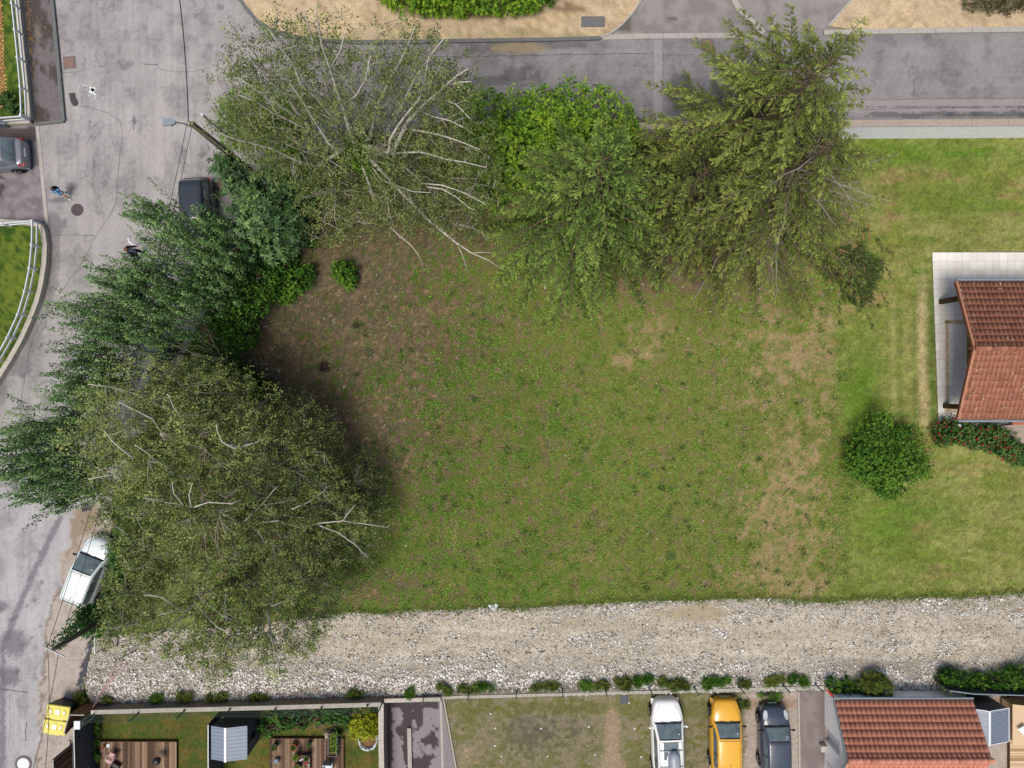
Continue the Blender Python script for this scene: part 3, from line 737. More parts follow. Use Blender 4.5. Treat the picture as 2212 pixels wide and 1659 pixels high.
def pebbles(n, seed):
    rg = np.random.default_rng(seed)
    u = rg.uniform(160, 2330, n * 3); v = rg.uniform(1265, 1518, n * 3)
    ok = in_gravel(u, v, -3)
    silt = np.clip(1.3 * blob(u, v, 1520, 1322, 55, 22) + .6 * blob(u, v, 1440, 1325, 80, 12) + .5 * blob(u, v, 1250, 1350, 200, 20) + .55 * blob(u, v, 1700, 1378, 220, 22) + .7 * blob(u, v, 2075, 1408, 26, 24) + .5 * blob(u, v, 900, 1380, 220, 20), 0, 1)
    dens = .26 + .45 * sst(fbm(u / 40, v / 12, 121, 5), .42, .62) + .75 * sst(v + 30 * fbm(u / 30, v / 30, 123), 1425, 1475) + .6 * (1 - sst(v - 20 * fbm(u / 30, v / 30, 124), 1300, 1335)) + .5 * (1 - sst(u, 350, 600))
    ok &= rg.random(len(u)) < dens * (1 - silt * .95)
    u = u[ok][:n]; v = v[ok][:n]; n = len(u)
    coarse = sst(fbm(u / 40, v / 16, 131) + .35 * sst(v, 1430, 1480), .5, .8)
    s = rg.lognormal(math.log(.019), .45, n) * (1 + .9 * coarse); s = np.clip(s, .012, .10)
    x = (u - 1106) / S; y = (829.5 - v) / S
    base = np.array([[1,0,0],[.5,.87,0],[-.5,.87,0],[-1,0,0],[-.5,-.87,0],[.5,-.87,0],[0,0,.75],[0,0,-.6]], float)
    a = rg.uniform(0, 6.28, n); sx = rg.uniform(.75, 1.35, n); sy = rg.uniform(.6, 1.0, n)
    bx = base[None, :, 0] * sx[:, None] * (1 + rg.uniform(-.2, .2, (n, 8))); by = base[None, :, 1] * sy[:, None] * (1 + rg.uniform(-.2, .2, (n, 8)))
    bz = np.repeat(base[None, :, 2], n, 0) * .6; bx[:, 6] += rg.uniform(-.25, .25, n); by[:, 6] += rg.uniform(-.25, .25, n)
    ca, sa = np.cos(a)[:, None], np.sin(a)[:, None]
    X_ = (bx * ca - by * sa) * s[:, None] + x[:, None]; Y_ = (bx * sa + by * ca) * s[:, None] + y[:, None]
    Z_ = bz * s[:, None] + .012 + s[:, None] * .3
    V_ = np.stack([X_, Y_, Z_], -1).reshape(-1, 3)
    tri = np.array([(0,1,6),(1,2,6),(2,3,6),(3,4,6),(4,5,6),(5,0,6),(1,0,7),(2,1,7),(3,2,7),(4,3,7),(5,4,7),(0,5,7)])
    F = (tri[None] + (np.arange(n) * 8)[:, None, None]).reshape(-1, 3)
    t = np.clip(rg.normal(.62, .22, n) + .12 * coarse, 0, 1); dk = rg.random(n) < .12; t[dk] *= .3
    o = idxmesh('pebbles', V_, F, M['pebble'], None, np.repeat(t, 8), True)
    return tag(o, 'white and beige rounded pebbles strewn over the gravel track', 'pebbles', kind='stuff')
pebbles(130000, 5)

# stones scattered on bare earth of the lot
def lot_stones(n, seed):
    rg = np.random.default_rng(seed)
    u = rg.uniform(480, 1850, n * 4); v = rg.uniform(480, 1300, n * 4)
    n1, n2, n3, n4, soil, dry = lawn_masks(u, v)
    d = .9 * blob(u, v, 545, 780, 50, 70) + .5 * blob(u, v, 820, 1010, 60, 40) + .35 * soil * sst(n2, .5, .7) + .06 + .18 * sst(n2 * .5 + n3 * .5, .56, .7)
    ok = rg.random(len(u)) < d
    u = u[ok][:n]; v = v[ok][:n]; n = len(u)
    s = np.clip(rg.lognormal(math.log(.02), .4, n), .01, .08)
    x = (u - 1106) / S; y = (829.5 - v) / S
    base = np.array([[1,0,0],[0,1,0],[-1,0,0],[0,-1,0],[0,0,.7],[0,0,-.5]], float)
    bb = base[None] * (1 + rg.uniform(-.3, .3, (n, 6, 1))) * s[:, None, None]
    a = rg.uniform(0, 6.28, n); ca, sa = np.cos(a)[:, None], np.sin(a)[:, None]
    V_ = np.stack([bb[..., 0] * ca - bb[..., 1] * sa + x[:, None], bb[..., 0] * sa + bb[..., 1] * ca + y[:, None], bb[..., 2] + .02 + 0 * ca], -1).reshape(-1, 3)
    tri = np.array([(0,1,4),(1,2,4),(2,3,4),(3,0,4),(1,0,5),(2,1,5),(3,2,5),(0,3,5)])
    F = (tri[None] + (np.arange(n) * 6)[:, None, None]).reshape(-1, 3)
    o = idxmesh('lot_pebbles', V_, F, M['pebble'], None, np.repeat(np.clip(rg.normal(.6, .25, n), 0, 1), 6), True)
    return tag(o, 'small pale stones scattered over the bare earth of the lot', 'stones', kind='stuff')
lot_stones(9000, 6)

# --- yards below the wall
def c_yard(u, v):
    n1 = fbm(u / 30, v / 30, 141); n2 = fbm(u / 9, v / 9, 143); n3 = fbm(u / 3, v / 3, 145, 3); N = len(u)
    gr = mixc(np.tile(CN(78, 92, 40), (N, 1)), np.tile(CN(110, 102, 54), (N, 1)), sst(n1 * .5 + n2 * .5, .4, .65))
    gr = mixc(gr, np.tile(CN(96, 74, 44), (N, 1)), sst(n2 * .6 + n3 * .4, .52, .75) * .7)
    # moss-grown car park
    pk = mixc(np.tile(CN(136, 128, 104), (N, 1)), np.tile(CN(112, 112, 68), (N, 1)), sst(n2 * .6 + n1 * .4, .42, .62))
    pk = mixc(pk, np.tile(CN(96, 92, 88), (N, 1)), .7 * sst(.6 * blob(u, v, 1140, 1580, 70, 80) + .4 * blob(u, v, 1250, 1570, 60, 90) + (n2 - .5) * .8, .3, .7))
    pk = mixc(pk, np.tile(CN(104, 108, 56), (N, 1)), .65 * sst(.8 * np.exp(-((v - 1530) / 22) ** 2) + .5 * blob(u, v, 1370, 1540, 30, 60) + .5 * blob(u, v, 1500, 1600, 20, 90) + (n2 - .5), .4, .75))
    pk = mixc(pk, np.tile(CN(160, 142, 118), (N, 1)), .9 * sst(.9 * blob(u, v, 1322, 1590, 24, 90) + .6 * blob(u, v, 1010, 1630, 50, 40) + .5 * blob(u, v, 1320, 1655, 60, 20) + .4 * blob(u, v, 1010, 1525, 40, 10) + (n2 - .5) * .7, .35, .75))
    pk = mixc(pk, np.tile(CN(178, 166, 158), (N, 1)), sst(u + (n2 - .5) * 26, 1600, 1614) * (1 - .5 * sst(n3, .5, .8)))
    pk = mixc(pk, np.tile(CN(150, 120, 92), (N, 1)), .6 * sst(u, 1600, 1620) * sst(.9 * np.exp(-((v - 1520) / 16) ** 2) + (n3 - .5), .4, .7))
    return mixc(gr, pk, sst(u, 960, 962)) * (1 + .5 * (n3 - .5))[:, None]
grid_sheet('yard_grass', 140, 1480, 2650, 1950, YZ, .1, c_yard, M['soil'])
def c_patio(u, v):
    n1 = fbm(u / 13, v / 15, 151, 5); n3 = fbm(u / 3, v / 3, 153, 3); N = len(u)
    wet = sst(1.2 * np.exp(-((v - 1520) / 7) ** 2) + .9 * np.exp(-((u - 838) / 7) ** 2) + .9 * blob(u, v, 880, 1575, 9, 90) + .6 * blob(u, v, 905, 1540, 9, 30) + .3 + .6 * blob(u, v, 925, 1600, 14, 12) + .6 * blob(u, v, 915, 1650, 14, 16) + .4 * blob(u, v, 862, 1580, 10, 12) + (n1 - .5) * .9 + (n3 - .5) * .2, .44, .5) * (1 - sst(u, 945, 950))
    return mixc(np.tile(CN(142, 134, 138), (N, 1)), np.tile(CN(74, 68, 70), (N, 1)), wet)
poly_sheet('asphalt_terrace', [(828, 1512), (953, 1504), (990, 1700), (1010, 1950), (828, 1950)], YZ - .05, YZ + .02, c_patio, M['asphalt'], .07)
def c_plainasph(u, v):
    n1 = fbm(u / 14, v / 14, 161); N = len(u)
    return mixc(np.tile(CN(140, 130, 128), (N, 1)), np.tile(CN(126, 116, 116), (N, 1)), sst(n1, .4, .6))
poly_sheet('asphalt_alley', [(1727, 1490), (1782, 1486), (1785, 1950), (1731, 1950)], YZ - .05, YZ + .02, c_plainasph, M['asphalt'], .3)
for lab, pts, w_, z1, mt in (('tan edging strip across the terrace', [(952, 1514), (956, 1659), (960, 1900)], .13, YZ + .03, 'kerb'), ('thin pale edging beside the car park', [(957, 1506), (969, 1570), (986, 1665), (1020, 1850)], .08, YZ + .1, 'kerb'),
                     ('narrow kerb between gravel bay and alley', [(1725, 1494), (1727, 1600), (1729, 1900)], .1, YZ + .08, 'kerb')):
    m = MB(); m.path([PX(u, v, z1) for u, v in pts], w_, YZ - .05, z1)
    o = m.build('edging', M[mt]); o['kind'] = 'structure'; o['label'] = lab

# --- gardens across the road (left edge)
def c_gl(u, v):
    n2 = fbm(u / 7, v / 7, 171); n3 = fbm(u / 2.6, v / 2.6, 173, 3); N = len(u)
    c = mixc(np.tile(CN(54, 80, 32), (N, 1)), np.tile(CN(104, 120, 46), (N, 1)), sst(n2 * .5 + n3 * .5 + .12 * blob(u, v, 30, 600, 40, 60), .40, .64))
    return c
poly_sheet('garden_lawn', [(-420, -420), (20, -420), (40, 0), (68, 262), (-420, 270)], -.02, .2, c_gl, M['soil'], .2)
poly_sheet('garden_lawn', [(-420, 482), (84, 484), (98, 520), (99, 560), (90, 620), (70, 684), (46, 734), (20, 776), (-20, 830), (-420, 1100)], -.02, .2, c_gl, M['soil'], .2)
bk = MB()
for i in range(-3, 32):
    for j in range(24):
        u0 = -24 + j * 3.2 + (i % 2) * 1.6; v0 = -30 + i * 8.4
        if u0 > 3 + v0 * .05: continue
        p = P(u0, v0, .21)
        bk.box(p, (.075, .2, .03), (math.pi / 2 if (i + j) % 2 else 0), random.random())
o = bk.build('brick_path', m_tint('brick_paving', [(0, C(170, 112, 72)), (1, C(222, 172, 118))], .85, .2, noise=.3, nscale=9)); o['kind'] = 'structure'
# ------------------------------------------------------------------ foliage tools
def nrm(a): return a / np.maximum(np.linalg.norm(a, axis=-1, keepdims=True), 1e-9)
def rdir(n, rg, zlo=-1, zhi=1):
    z = rg.uniform(zlo, zhi, n); t = rg.uniform(0, 2 * np.pi, n); r = np.sqrt(np.maximum(0, 1 - z * z))
    return np.stack([r * np.cos(t), r * np.sin(t), z], -1)
def n3d(p, f, seed):
    """cheap smooth 3-D noise in about [-1, 1]"""
    rg = np.random.default_rng(seed); s = 0
    for i in range(6):
        d = rdir(1, rg)[0] * f * (1 + .35 * i); s = s + np.sin(p @ d + rg.uniform(0, 6.28)) / (1 + .25 * i)
    return s / 3.2
def cards(p, d, n, L, Wd):
    """rhombic leaves: base p, direction d, normal n"""
    d = nrm(d); s = nrm(np.cross(d, n)); L = np.asarray(L)[..., None] * np.ones((len(p), 1)); Wd = np.asarray(Wd)[..., None] * np.ones((len(p), 1))
    m = p + d * L * .45
    return np.stack([p, m + s * Wd * .5, p + d * L, m - s * Wd * .5], 1)
def lobes_world(lobes):
    out = []
    for u, v, z, r, rz in lobes:
        c = P(u, v, z); out.append((c.x, c.y, c.z, r / S * (H - z) / H, rz))
    return np.array(out)
def sample_lobes(LW, n, rg, shell=(.35, 1.0), upper=False, pw=.5):
    w_ = LW[:, 3] ** 1.7; idx = rg.choice(len(LW), n, p=w_ / w_.sum())
    d = rdir(n, rg, -.35 if upper else -1, 1)
    r = rg.uniform(shell[0] ** (1 / pw), shell[1] ** (1 / pw), n) ** pw
    p = LW[idx, :3] + d * r[:, None] * np.stack([LW[idx, 3], LW[idx, 3], LW[idx, 4]], -1)
    return p, d, idx
def rosettes(c, ax, k, el, L, W_, rg, jl=.25):
    """k leaves spread round axis ax at every centre c"""
    n = len(c); ax = nrm(ax)
    ref = rdir(n, rg); a = nrm(np.cross(ax, ref)); b = np.cross(ax, a)
    ps, ds, ns = [], [], []
    for j in range(k):
        t = 2 * np.pi * j / k + rg.uniform(-.4, .4, n); e = el + rg.uniform(-.3, .3, n)
        rad = a * np.cos(t)[:, None] + b * np.sin(t)[:, None]
        d = rad * np.cos(e)[:, None] + ax * np.sin(e)[:, None]
        nn = ax * np.cos(e)[:, None] - rad * np.sin(e)[:, None]
        ps.append(c); ds.append(d); ns.append(nn)
    p = np.concatenate(ps); d = np.concatenate(ds); nn = np.concatenate(ns)
    LL = L * rg.uniform(1 - jl, 1 + jl, len(p)); WW = W_ * rg.uniform(1 - jl, 1 + jl, len(p))
    return cards(p, d, nn, LL, WW), np.tile(np.arange(n), k)

FOL = dict(
    birch=[(0, C(44, 58, 32)), (.5, C(112, 130, 70)), (1, C(178, 188, 116))],
    poplar=[(0, C(36, 60, 34)), (.5, C(94, 132, 74)), (1, C(154, 186, 120))],
    fig=[(0, C(36, 64, 38)), (.5, C(80, 116, 66)), (1, C(142, 172, 104))],
    laurel=[(0, C(36, 68, 18)), (.5, C(104, 150, 38)), (1, C(168, 200, 62))],
    shrub=[(0, C(34, 66, 26)), (.5, C(72, 116, 40)), (1, C(120, 160, 58))],
    spruce=[(0, C(30, 42, 18)), (.45, C(84, 108, 46)), (1, C(158, 184, 88))],
    spruce2=[(0, C(40, 46, 20)), (.5, C(108, 122, 58)), (1, C(184, 198, 98))],
    gold=[(0, C(110, 130, 26)), (.5, C(172, 184, 44)), (1, C(220, 220, 78))],
    ivy=[(0, C(26, 60, 30)), (.5, C(60, 106, 48)), (1, C(104, 152, 66))],
    rose=[(0, C(38, 66, 30)), (.5, C(84, 122, 60)), (1, C(126, 150, 90))],
    weed=[(0, C(60, 74, 34)), (.5, C(98, 118, 52)), (1, C(140, 152, 70))],
    dead=[(0, C(70, 66, 46)), (.5, C(104, 104, 72)), (1, C(142, 140, 100))])
for k_, st_ in FOL.items():
    M['f_' + k_] = m_tint('foliage_' + k_, st_, .5 if k_ in ('laurel', 'fig', 'ivy') else .65, .3 if k_ in ('laurel', 'fig', 'ivy') else .15, transl=.15)
M['bark_birch'] = m_tint('birch_bark', [(0, C(84, 76, 70)), (.35, C(168, 160, 148)), (1, C(222, 218, 208))], .75, .2, noise=.9, nscale=4)
M['bark'] = m_plain('bark', C(112, 98, 82), .9, .1, .3, 8, bump=.3)
M['bark_grey'] = m_plain('grey_twigs', C(150, 142, 132), .9, .1, .2, 8)
M['bark_poplar'] = m_plain('poplar_bark', C(118, 122, 96), .85, .1, .2, 8)

def curve_pts(a, b, rg, sag=0.0, wob=.04, n=4):
    a = np.array(a, float); b = np.array(b, float); L = np.linalg.norm(b - a); out = []
    off = rg.normal(0, wob * L, (n + 1, 3)); off[0] = off[-1] = 0
    for i in range(n + 1):
        t = i / n; p = a * (1 - t) + b * t + off[i] * math.sin(math.pi * t); p[2] += sag * L * math.sin(math.pi * t); out.append(p)
    return out

def tree(name, label, base, h, lobes, kind, seed, n_cl=1500, per=26, spray=.32, leaf=(.10, .055), limbs=(), limb_r=.09, bark='bark_birch', group=None,
         gap=.15, droop=.6, style='spray', trunk_r=.16, fork=.4, twigs=.5, cat='tree', upright=.0, shell=(.3, 1.0), twig_r=.009, tint_b=0.0, lean=None, noise_f=1.1):
    rg = np.random.default_rng(seed)
    LW = lobes_world(lobes)
    zf = YZ if LW[:, 2].min() < .14 and LW[:, 1].min() < -17.6 else 0.0
    b = P(*base, zf)
    root = thing(name, label, cat, b, 0, group)
    top = lean if lean is not None else (b.x, b.y)
    tr = MB()
    fz = zf + h * fork
    pts = curve_pts((b.x, b.y, zf - .05), (b.x + (top[0] - b.x) * fork, b.y + (top[1] - b.y) * fork, fz), rg, 0, .015, 4)
    tr.tube(pts, [trunk_r * (1 - .35 * i / 4) for i in range(5)], 8)
    sk = [(np.array(q), trunk_r * .6) for q in pts[2:]]
    br = MB(); F_ = pts[-1]
    def limb(P_, r0, r1, nseg=6, t0=None):
        m = len(P_)
        br.tube(P_, [r0 + (r1 - r0) * i / (m - 1) for i in range(m)], 6, tint=.8 if t0 is None else t0)
        for i in range(1, m):
            for t in (.25, .5, .75, 1):
                sk.append((np.array(P_[i - 1]) * (1 - t) + np.array(P_[i]) * t, r0 + (r1 - r0) * i / (m - 1)))
    for L_ in limbs:                    # limbs traced from the photograph: [(u, v)...], z at both ends, radii
        pp, z0, z1 = L_[0], L_[1], L_[2]; r0 = L_[3] if len(L_) > 3 else limb_r; n = len(pp)
        world = []
        acc = [0]
        for i in range(1, n): acc.append(acc[-1] + math.hypot(pp[i][0] - pp[i-1][0], pp[i][1] - pp[i-1][1]))
        for i, q in enumerate(pp):
            world.append(np.array(P(q[0], q[1], z0 + (z1 - z0) * acc[i] / acc[-1])))
        limb(world, r0, .012)
        if len(L_) > 4 and L_[4]:       # joined to the trunk
            limb([F_, (np.array(F_) + world[0]) / 2 + np.array([0, 0, -.2]), world[0]], r0 * 1.3, r0)
    for i, l in enumerate(LW):          # one limb to each lobe
        s0 = pts[2 + rg.integers(0, 3)]
        c = l[:3] + rdir(1, rg)[0] * l[3] * .3
        cp = curve_pts(s0, c, rg, .06, .05, 4)
        r0 = max(.02, limb_r * .8 * (l[3] / LW[:, 3].max()))
        limb(cp, r0, .02, t0=.3)
        for _ in range(3):
            q = cp[rg.integers(2, 4)]; e = l[:3] + rdir(1, rg, -.2, 1)[0] * np.array([l[3], l[3], l[4]]) * .8
            limb(curve_pts(q, e, rg, .05, .07, 4), r0 * .45, .01, t0=.25)
    # leaf clusters
    c, d, idx = sample_lobes(LW, int(n_cl * 1.6), rg, shell)
    keep = n3d(c, noise_f, seed + 1) > (-.9 + gap * 2 + rg.normal(0, .15, len(c)))
    c = c[keep][:n_cl]; d = d[keep][:n_cl]; 
    d = d[:len(c)]
    c[:, 2] = np.maximum(c[:, 2], zf + .12 if zf else .2)
    skp = np.array([s[0] for s in sk])
    tw = MB()
    n = len(c)
    if twigs:
        D = ((c[:, None, :] - skp[None]) ** 2).sum(-1) + 4 * np.maximum(0, skp[None, :, 2] - c[:, None, 2]) ** 2
        near = D.argmin(1)
        for i in np.nonzero(rg.random(n) < twigs)[0]:
            a = skp[near[i]]; L = np.linalg.norm(c[i] - a)
            if L < .15 or L > 3.4: continue
            q = (a + c[i]) / 2 + rg.normal(0, .06 * L, 3) + np.array([0, 0, .08 * L])
            tw.tube([a, q, c[i]], [twig_r * 1.6, twig_r * 1.2, twig_r * .7], 3, tint=rg.uniform(.2, .55), cap=False)
    tv = n3d(c, 1.8, seed + 3) * .24 + rg.normal(0, .14, n)
    if style == 'spray':
        # hanging or spreading sprays
        out = nrm(d * np.array([1, 1, .3]) + rg.normal(0, .5, (n, 3)) + np.array([0, 0, -droop + upright]))
        k = per
        t = rg.random((n, k)); pos = c[:, None] + out[:, None] * (t * spray * 1.8)[..., None] + rg.normal(0, spray * .33, (n, k, 3))
        pos = pos.reshape(-1, 3); m = len(pos)
        dd = nrm(np.repeat(out, k, 0) + rg.normal(0, .8, (m, 3))); nn = nrm(rdir(m, rg) + np.array([0, 0, 1.1]))
        V = cards(pos, dd, nn, leaf[0] * rg.uniform(.7, 1.3, m), leaf[1] * rg.uniform(.7, 1.3, m))
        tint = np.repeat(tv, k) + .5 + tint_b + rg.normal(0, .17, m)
    elif style == 'plume':
        # upright shoots clothed with leaves
        k = per; hgt = spray * rg.uniform(2.5, 6.5, n); c[:, 2] = np.maximum(.4, c[:, 2] - 1.1)
        up = nrm(np.array([0, 0, 1]) + rg.normal(0, .12, (n, 3)))
        t = rg.random((n, k)); rad = .17 * (1.15 - t)
        ang = rg.uniform(0, 6.28, (n, k))
        pos = c[:, None] + up[:, None] * (t * hgt[:, None])[..., None] + np.stack([np.cos(ang) * rad * rg.uniform(.2, 1.2, (n, k)), np.sin(ang) * rad * rg.uniform(.2, 1.2, (n, k)), 0 * ang], -1)
        pos = pos.reshape(-1, 3); m = len(pos)
        dd = nrm(np.stack([np.cos(ang), np.sin(ang), 0 * ang - .2], -1).reshape(-1, 3) + rg.normal(0, .5, (m, 3))); nn = nrm(rdir(m, rg) + np.array([0, 0, 1.0]))
        V = cards(pos, dd, nn, leaf[0] * rg.uniform(.7, 1.3, m), leaf[1] * rg.uniform(.7, 1.3, m))
        tint = np.repeat(tv + rg.normal(0, .1, n), k) + .5 + tint_b + .25 * (t.reshape(-1) - .5) + rg.normal(0, .15, m)
        for i in range(n):
            if rg.random() < .5: tw.tube([c[i] - up[i] * .5, c[i] + up[i] * hgt[i]], [.016, .006], 3, tint=.4, cap=False)
    else:
        # rosettes of larger leaves facing outwards and up
        k = per
        ax = nrm(d * np.array([1, 1, .6]) + np.array([0, 0, .9]) + rg.normal(0, .3, (n, 3)))
        sub = 4
        c2 = (c[:, None] + rg.normal(0, spray * .5, (n, sub, 3))).reshape(-1, 3); ax2 = nrm(np.repeat(ax, sub, 0) + rg.normal(0, .25, (n * sub, 3)))
        V, ii = rosettes(c2, ax2, k, .25 if style == 'palm' else .7, leaf[0], leaf[1], rg)
        tint = np.repeat(tv, sub)[ii] + .5 + tint_b + rg.normal(0, .13, len(ii)) + (rg.normal(0, .14, n * sub))[ii]
    z = V[:, :, 2].min(1); V = V[z > zf + .03]; tint = tint[z > zf + .03]
    tr.build('trunk', M[bark], root, world=True, smooth=True)
    if tw.v: br.add(tw.v, tw.f); br.t[-len(tw.v):] = tw.t
    br.build('branches', M[bark], root, world=True, smooth=True)
    npmesh('crown', V, M['f_' + kind], root, tint=np.clip(tint, 0, 1))
    return root

def conifer(name, label, base, h, R0, kind, seed, label_kind='spruce', dens=1.0, z0=.4, dead=.0, droop=.25, nb=None, bark='bark', group=None, taper=.85, card=(.20, .05), lean=(0, 0), az_r=None, cr=1.0, gapn=.0, tb=0.0):
    rg = np.random.default_rng(seed)
    b = P(*base, 0); root = thing(name, label, 'tree', b, 0, group)
    bx = np.array([b.x, b.y, 0.0]); ln = np.array([lean[0], lean[1], 0.0])
    tr = MB(); tr.tube([bx + ln * t + np.array([0, 0, h * t]) for t in (0, .3, .6, .85, 1.0)], [.24, .18, .12, .05, .012], 8)
    nb = nb or int(26 * h * dens)
    br = MB(); dbr = MB(); V = []; T = []
    for i in range(nb):
        f = (i + rg.random()) / nb
        z = z0 + (h - z0 - .1) * f ** 1.15
        az = i * 2.39996 + rg.uniform(-.3, .3)
        q = 1 - (z - z0) / (h - z0)
        L = R0 * (q ** taper) * rg.uniform(.72, 1.12) + .18
        if az_r is not None: L *= az_r(az)
        if gapn and n3d(np.array([[math.cos(az) * 3, math.sin(az) * 3, z]]), .8, seed + 9)[0] < gapn - 1: continue
        up0 = .55 * (1 - q) + .05; dr = droop * (.4 + q) * rg.uniform(.7, 1.3)
        nseg = max(3, int(L / .45)); hd = np.array([math.cos(az), math.sin(az), 0.0]); sd_ = np.array([-hd[1], hd[0], 0.0])
        cv = rg.normal(0, .12)
        def pt(t): return bx + ln * (z / h) + hd * (L * t) + sd_ * (cv * L * t * t) + np.array([0, 0, z + L * (up0 * t - (dr + up0 * .6) * t * t + .10 * t ** 3)])
        P_ = [pt(k / nseg) + (rg.normal(0, .04, 3) if k else 0) for k in range(nseg + 1)]; btv = rg.normal(0, .09)
        r0 = .012 + .011 * L
        bare = dead > 0 and (rg.random() < dead or (math.cos(az - .35) > .35 and .12 < q < .62 and rg.random() < .55)); B_ = dbr if bare else br
        B_.tube([p - np.array([0, 0, .0 if bare else .05]) for p in P_], [r0 * (1 - .8 * k / nseg) for k in range(nseg + 1)], 4, cap=False)
        # side twigs in a flat, slightly hanging frond
        nt = int(L / .085)
        ts = (np.arange(nt) + rg.random(nt)) / nt; ts = ts[ts > (.22 if L > 1 else .05)]
        for t in ts:
            p0 = pt(t); dd = (pt(min(1, t + .05)) - pt(max(0, t - .05))); dd /= np.linalg.norm(dd)
            ll = min(.62, .16 + .30 * L * (1.05 - t)) * rg.uniform(.6, 1.15)
            side = 1 if rg.random() < .5 else -1
            tdir = nrm(dd * .75 + sd_ * side * .8 + np.array([0, 0, -.22 - .2 * q]) + rg.normal(0, .12, 3))
            if bare and t < .8:
                if rg.random() < .8: dbr.tube([p0, p0 + tdir * ll * .8 + rg.normal(0, .05, 3), p0 + tdir * ll * 1.5 + rg.normal(0, .12, 3)], [.007, .005, .003], 3, cap=False)
                continue
            if rg.random() < .25: br.tube([p0, p0 + tdir * ll * .8], [.006, .003], 3, cap=False)
            nc = max(3, int(ll / .038))
            s = (np.arange(nc) + .3) / nc
            pp = p0[None] + tdir[None] * (s * ll)[:, None] + np.array([0, 0, -.10 * ll])[None] * (s ** 2)[:, None]
            # needles as finger-like shoots either side of the twig
            lat = nrm(np.cross(tdir, np.array([0, 0, 1.0])))
            sg = np.where(np.arange(nc) % 2 == 0, 1, -1)[:, None]
            d1 = nrm(tdir[None] * .9 + lat[None] * sg * .5 + rg.normal(0, .22, (nc, 3)))
            nn = nrm(np.array([[0, 0, 1.0]]) + rg.normal(0, .35, (nc, 3)))
            cl = card[0] * rg.uniform(.7, 1.25, nc) * (1.15 - .3 * s) * cr
            V.append(cards(pp, d1, nn, cl, card[1] * rg.uniform(.8, 1.3, nc) * cr))
            T.append(.16 + .26 * s + .34 * t + btv + rg.normal(0, .09, nc) + rg.normal(0, .06) + tb)
        # shoot at the tip
        e = pt(1.0); de = nrm(e - pt(.9))
        V.append(cards(e[None] - de * .05, de[None], np.array([[0, 0, 1.0]]), np.array([.26]), np.array([.06]))); T.append(np.array([.8 + tb]))
    V = np.concatenate(V); T = np.concatenate(T)
    ok = V[:, :, 2].min(1) > .02; V = V[ok]; T = T[ok]
    tr.build('trunk', M[bark], root, world=True, smooth=True)
    br.build('branches', M[bark], root, world=True, smooth=True)
    if dbr.v: dbr.build('dead_branches', M['bark_grey'], root, world=True, smooth=True)
    npmesh('crown', V, M['f_' + kind], root, tint=np.clip(T, 0, 1))
    return root
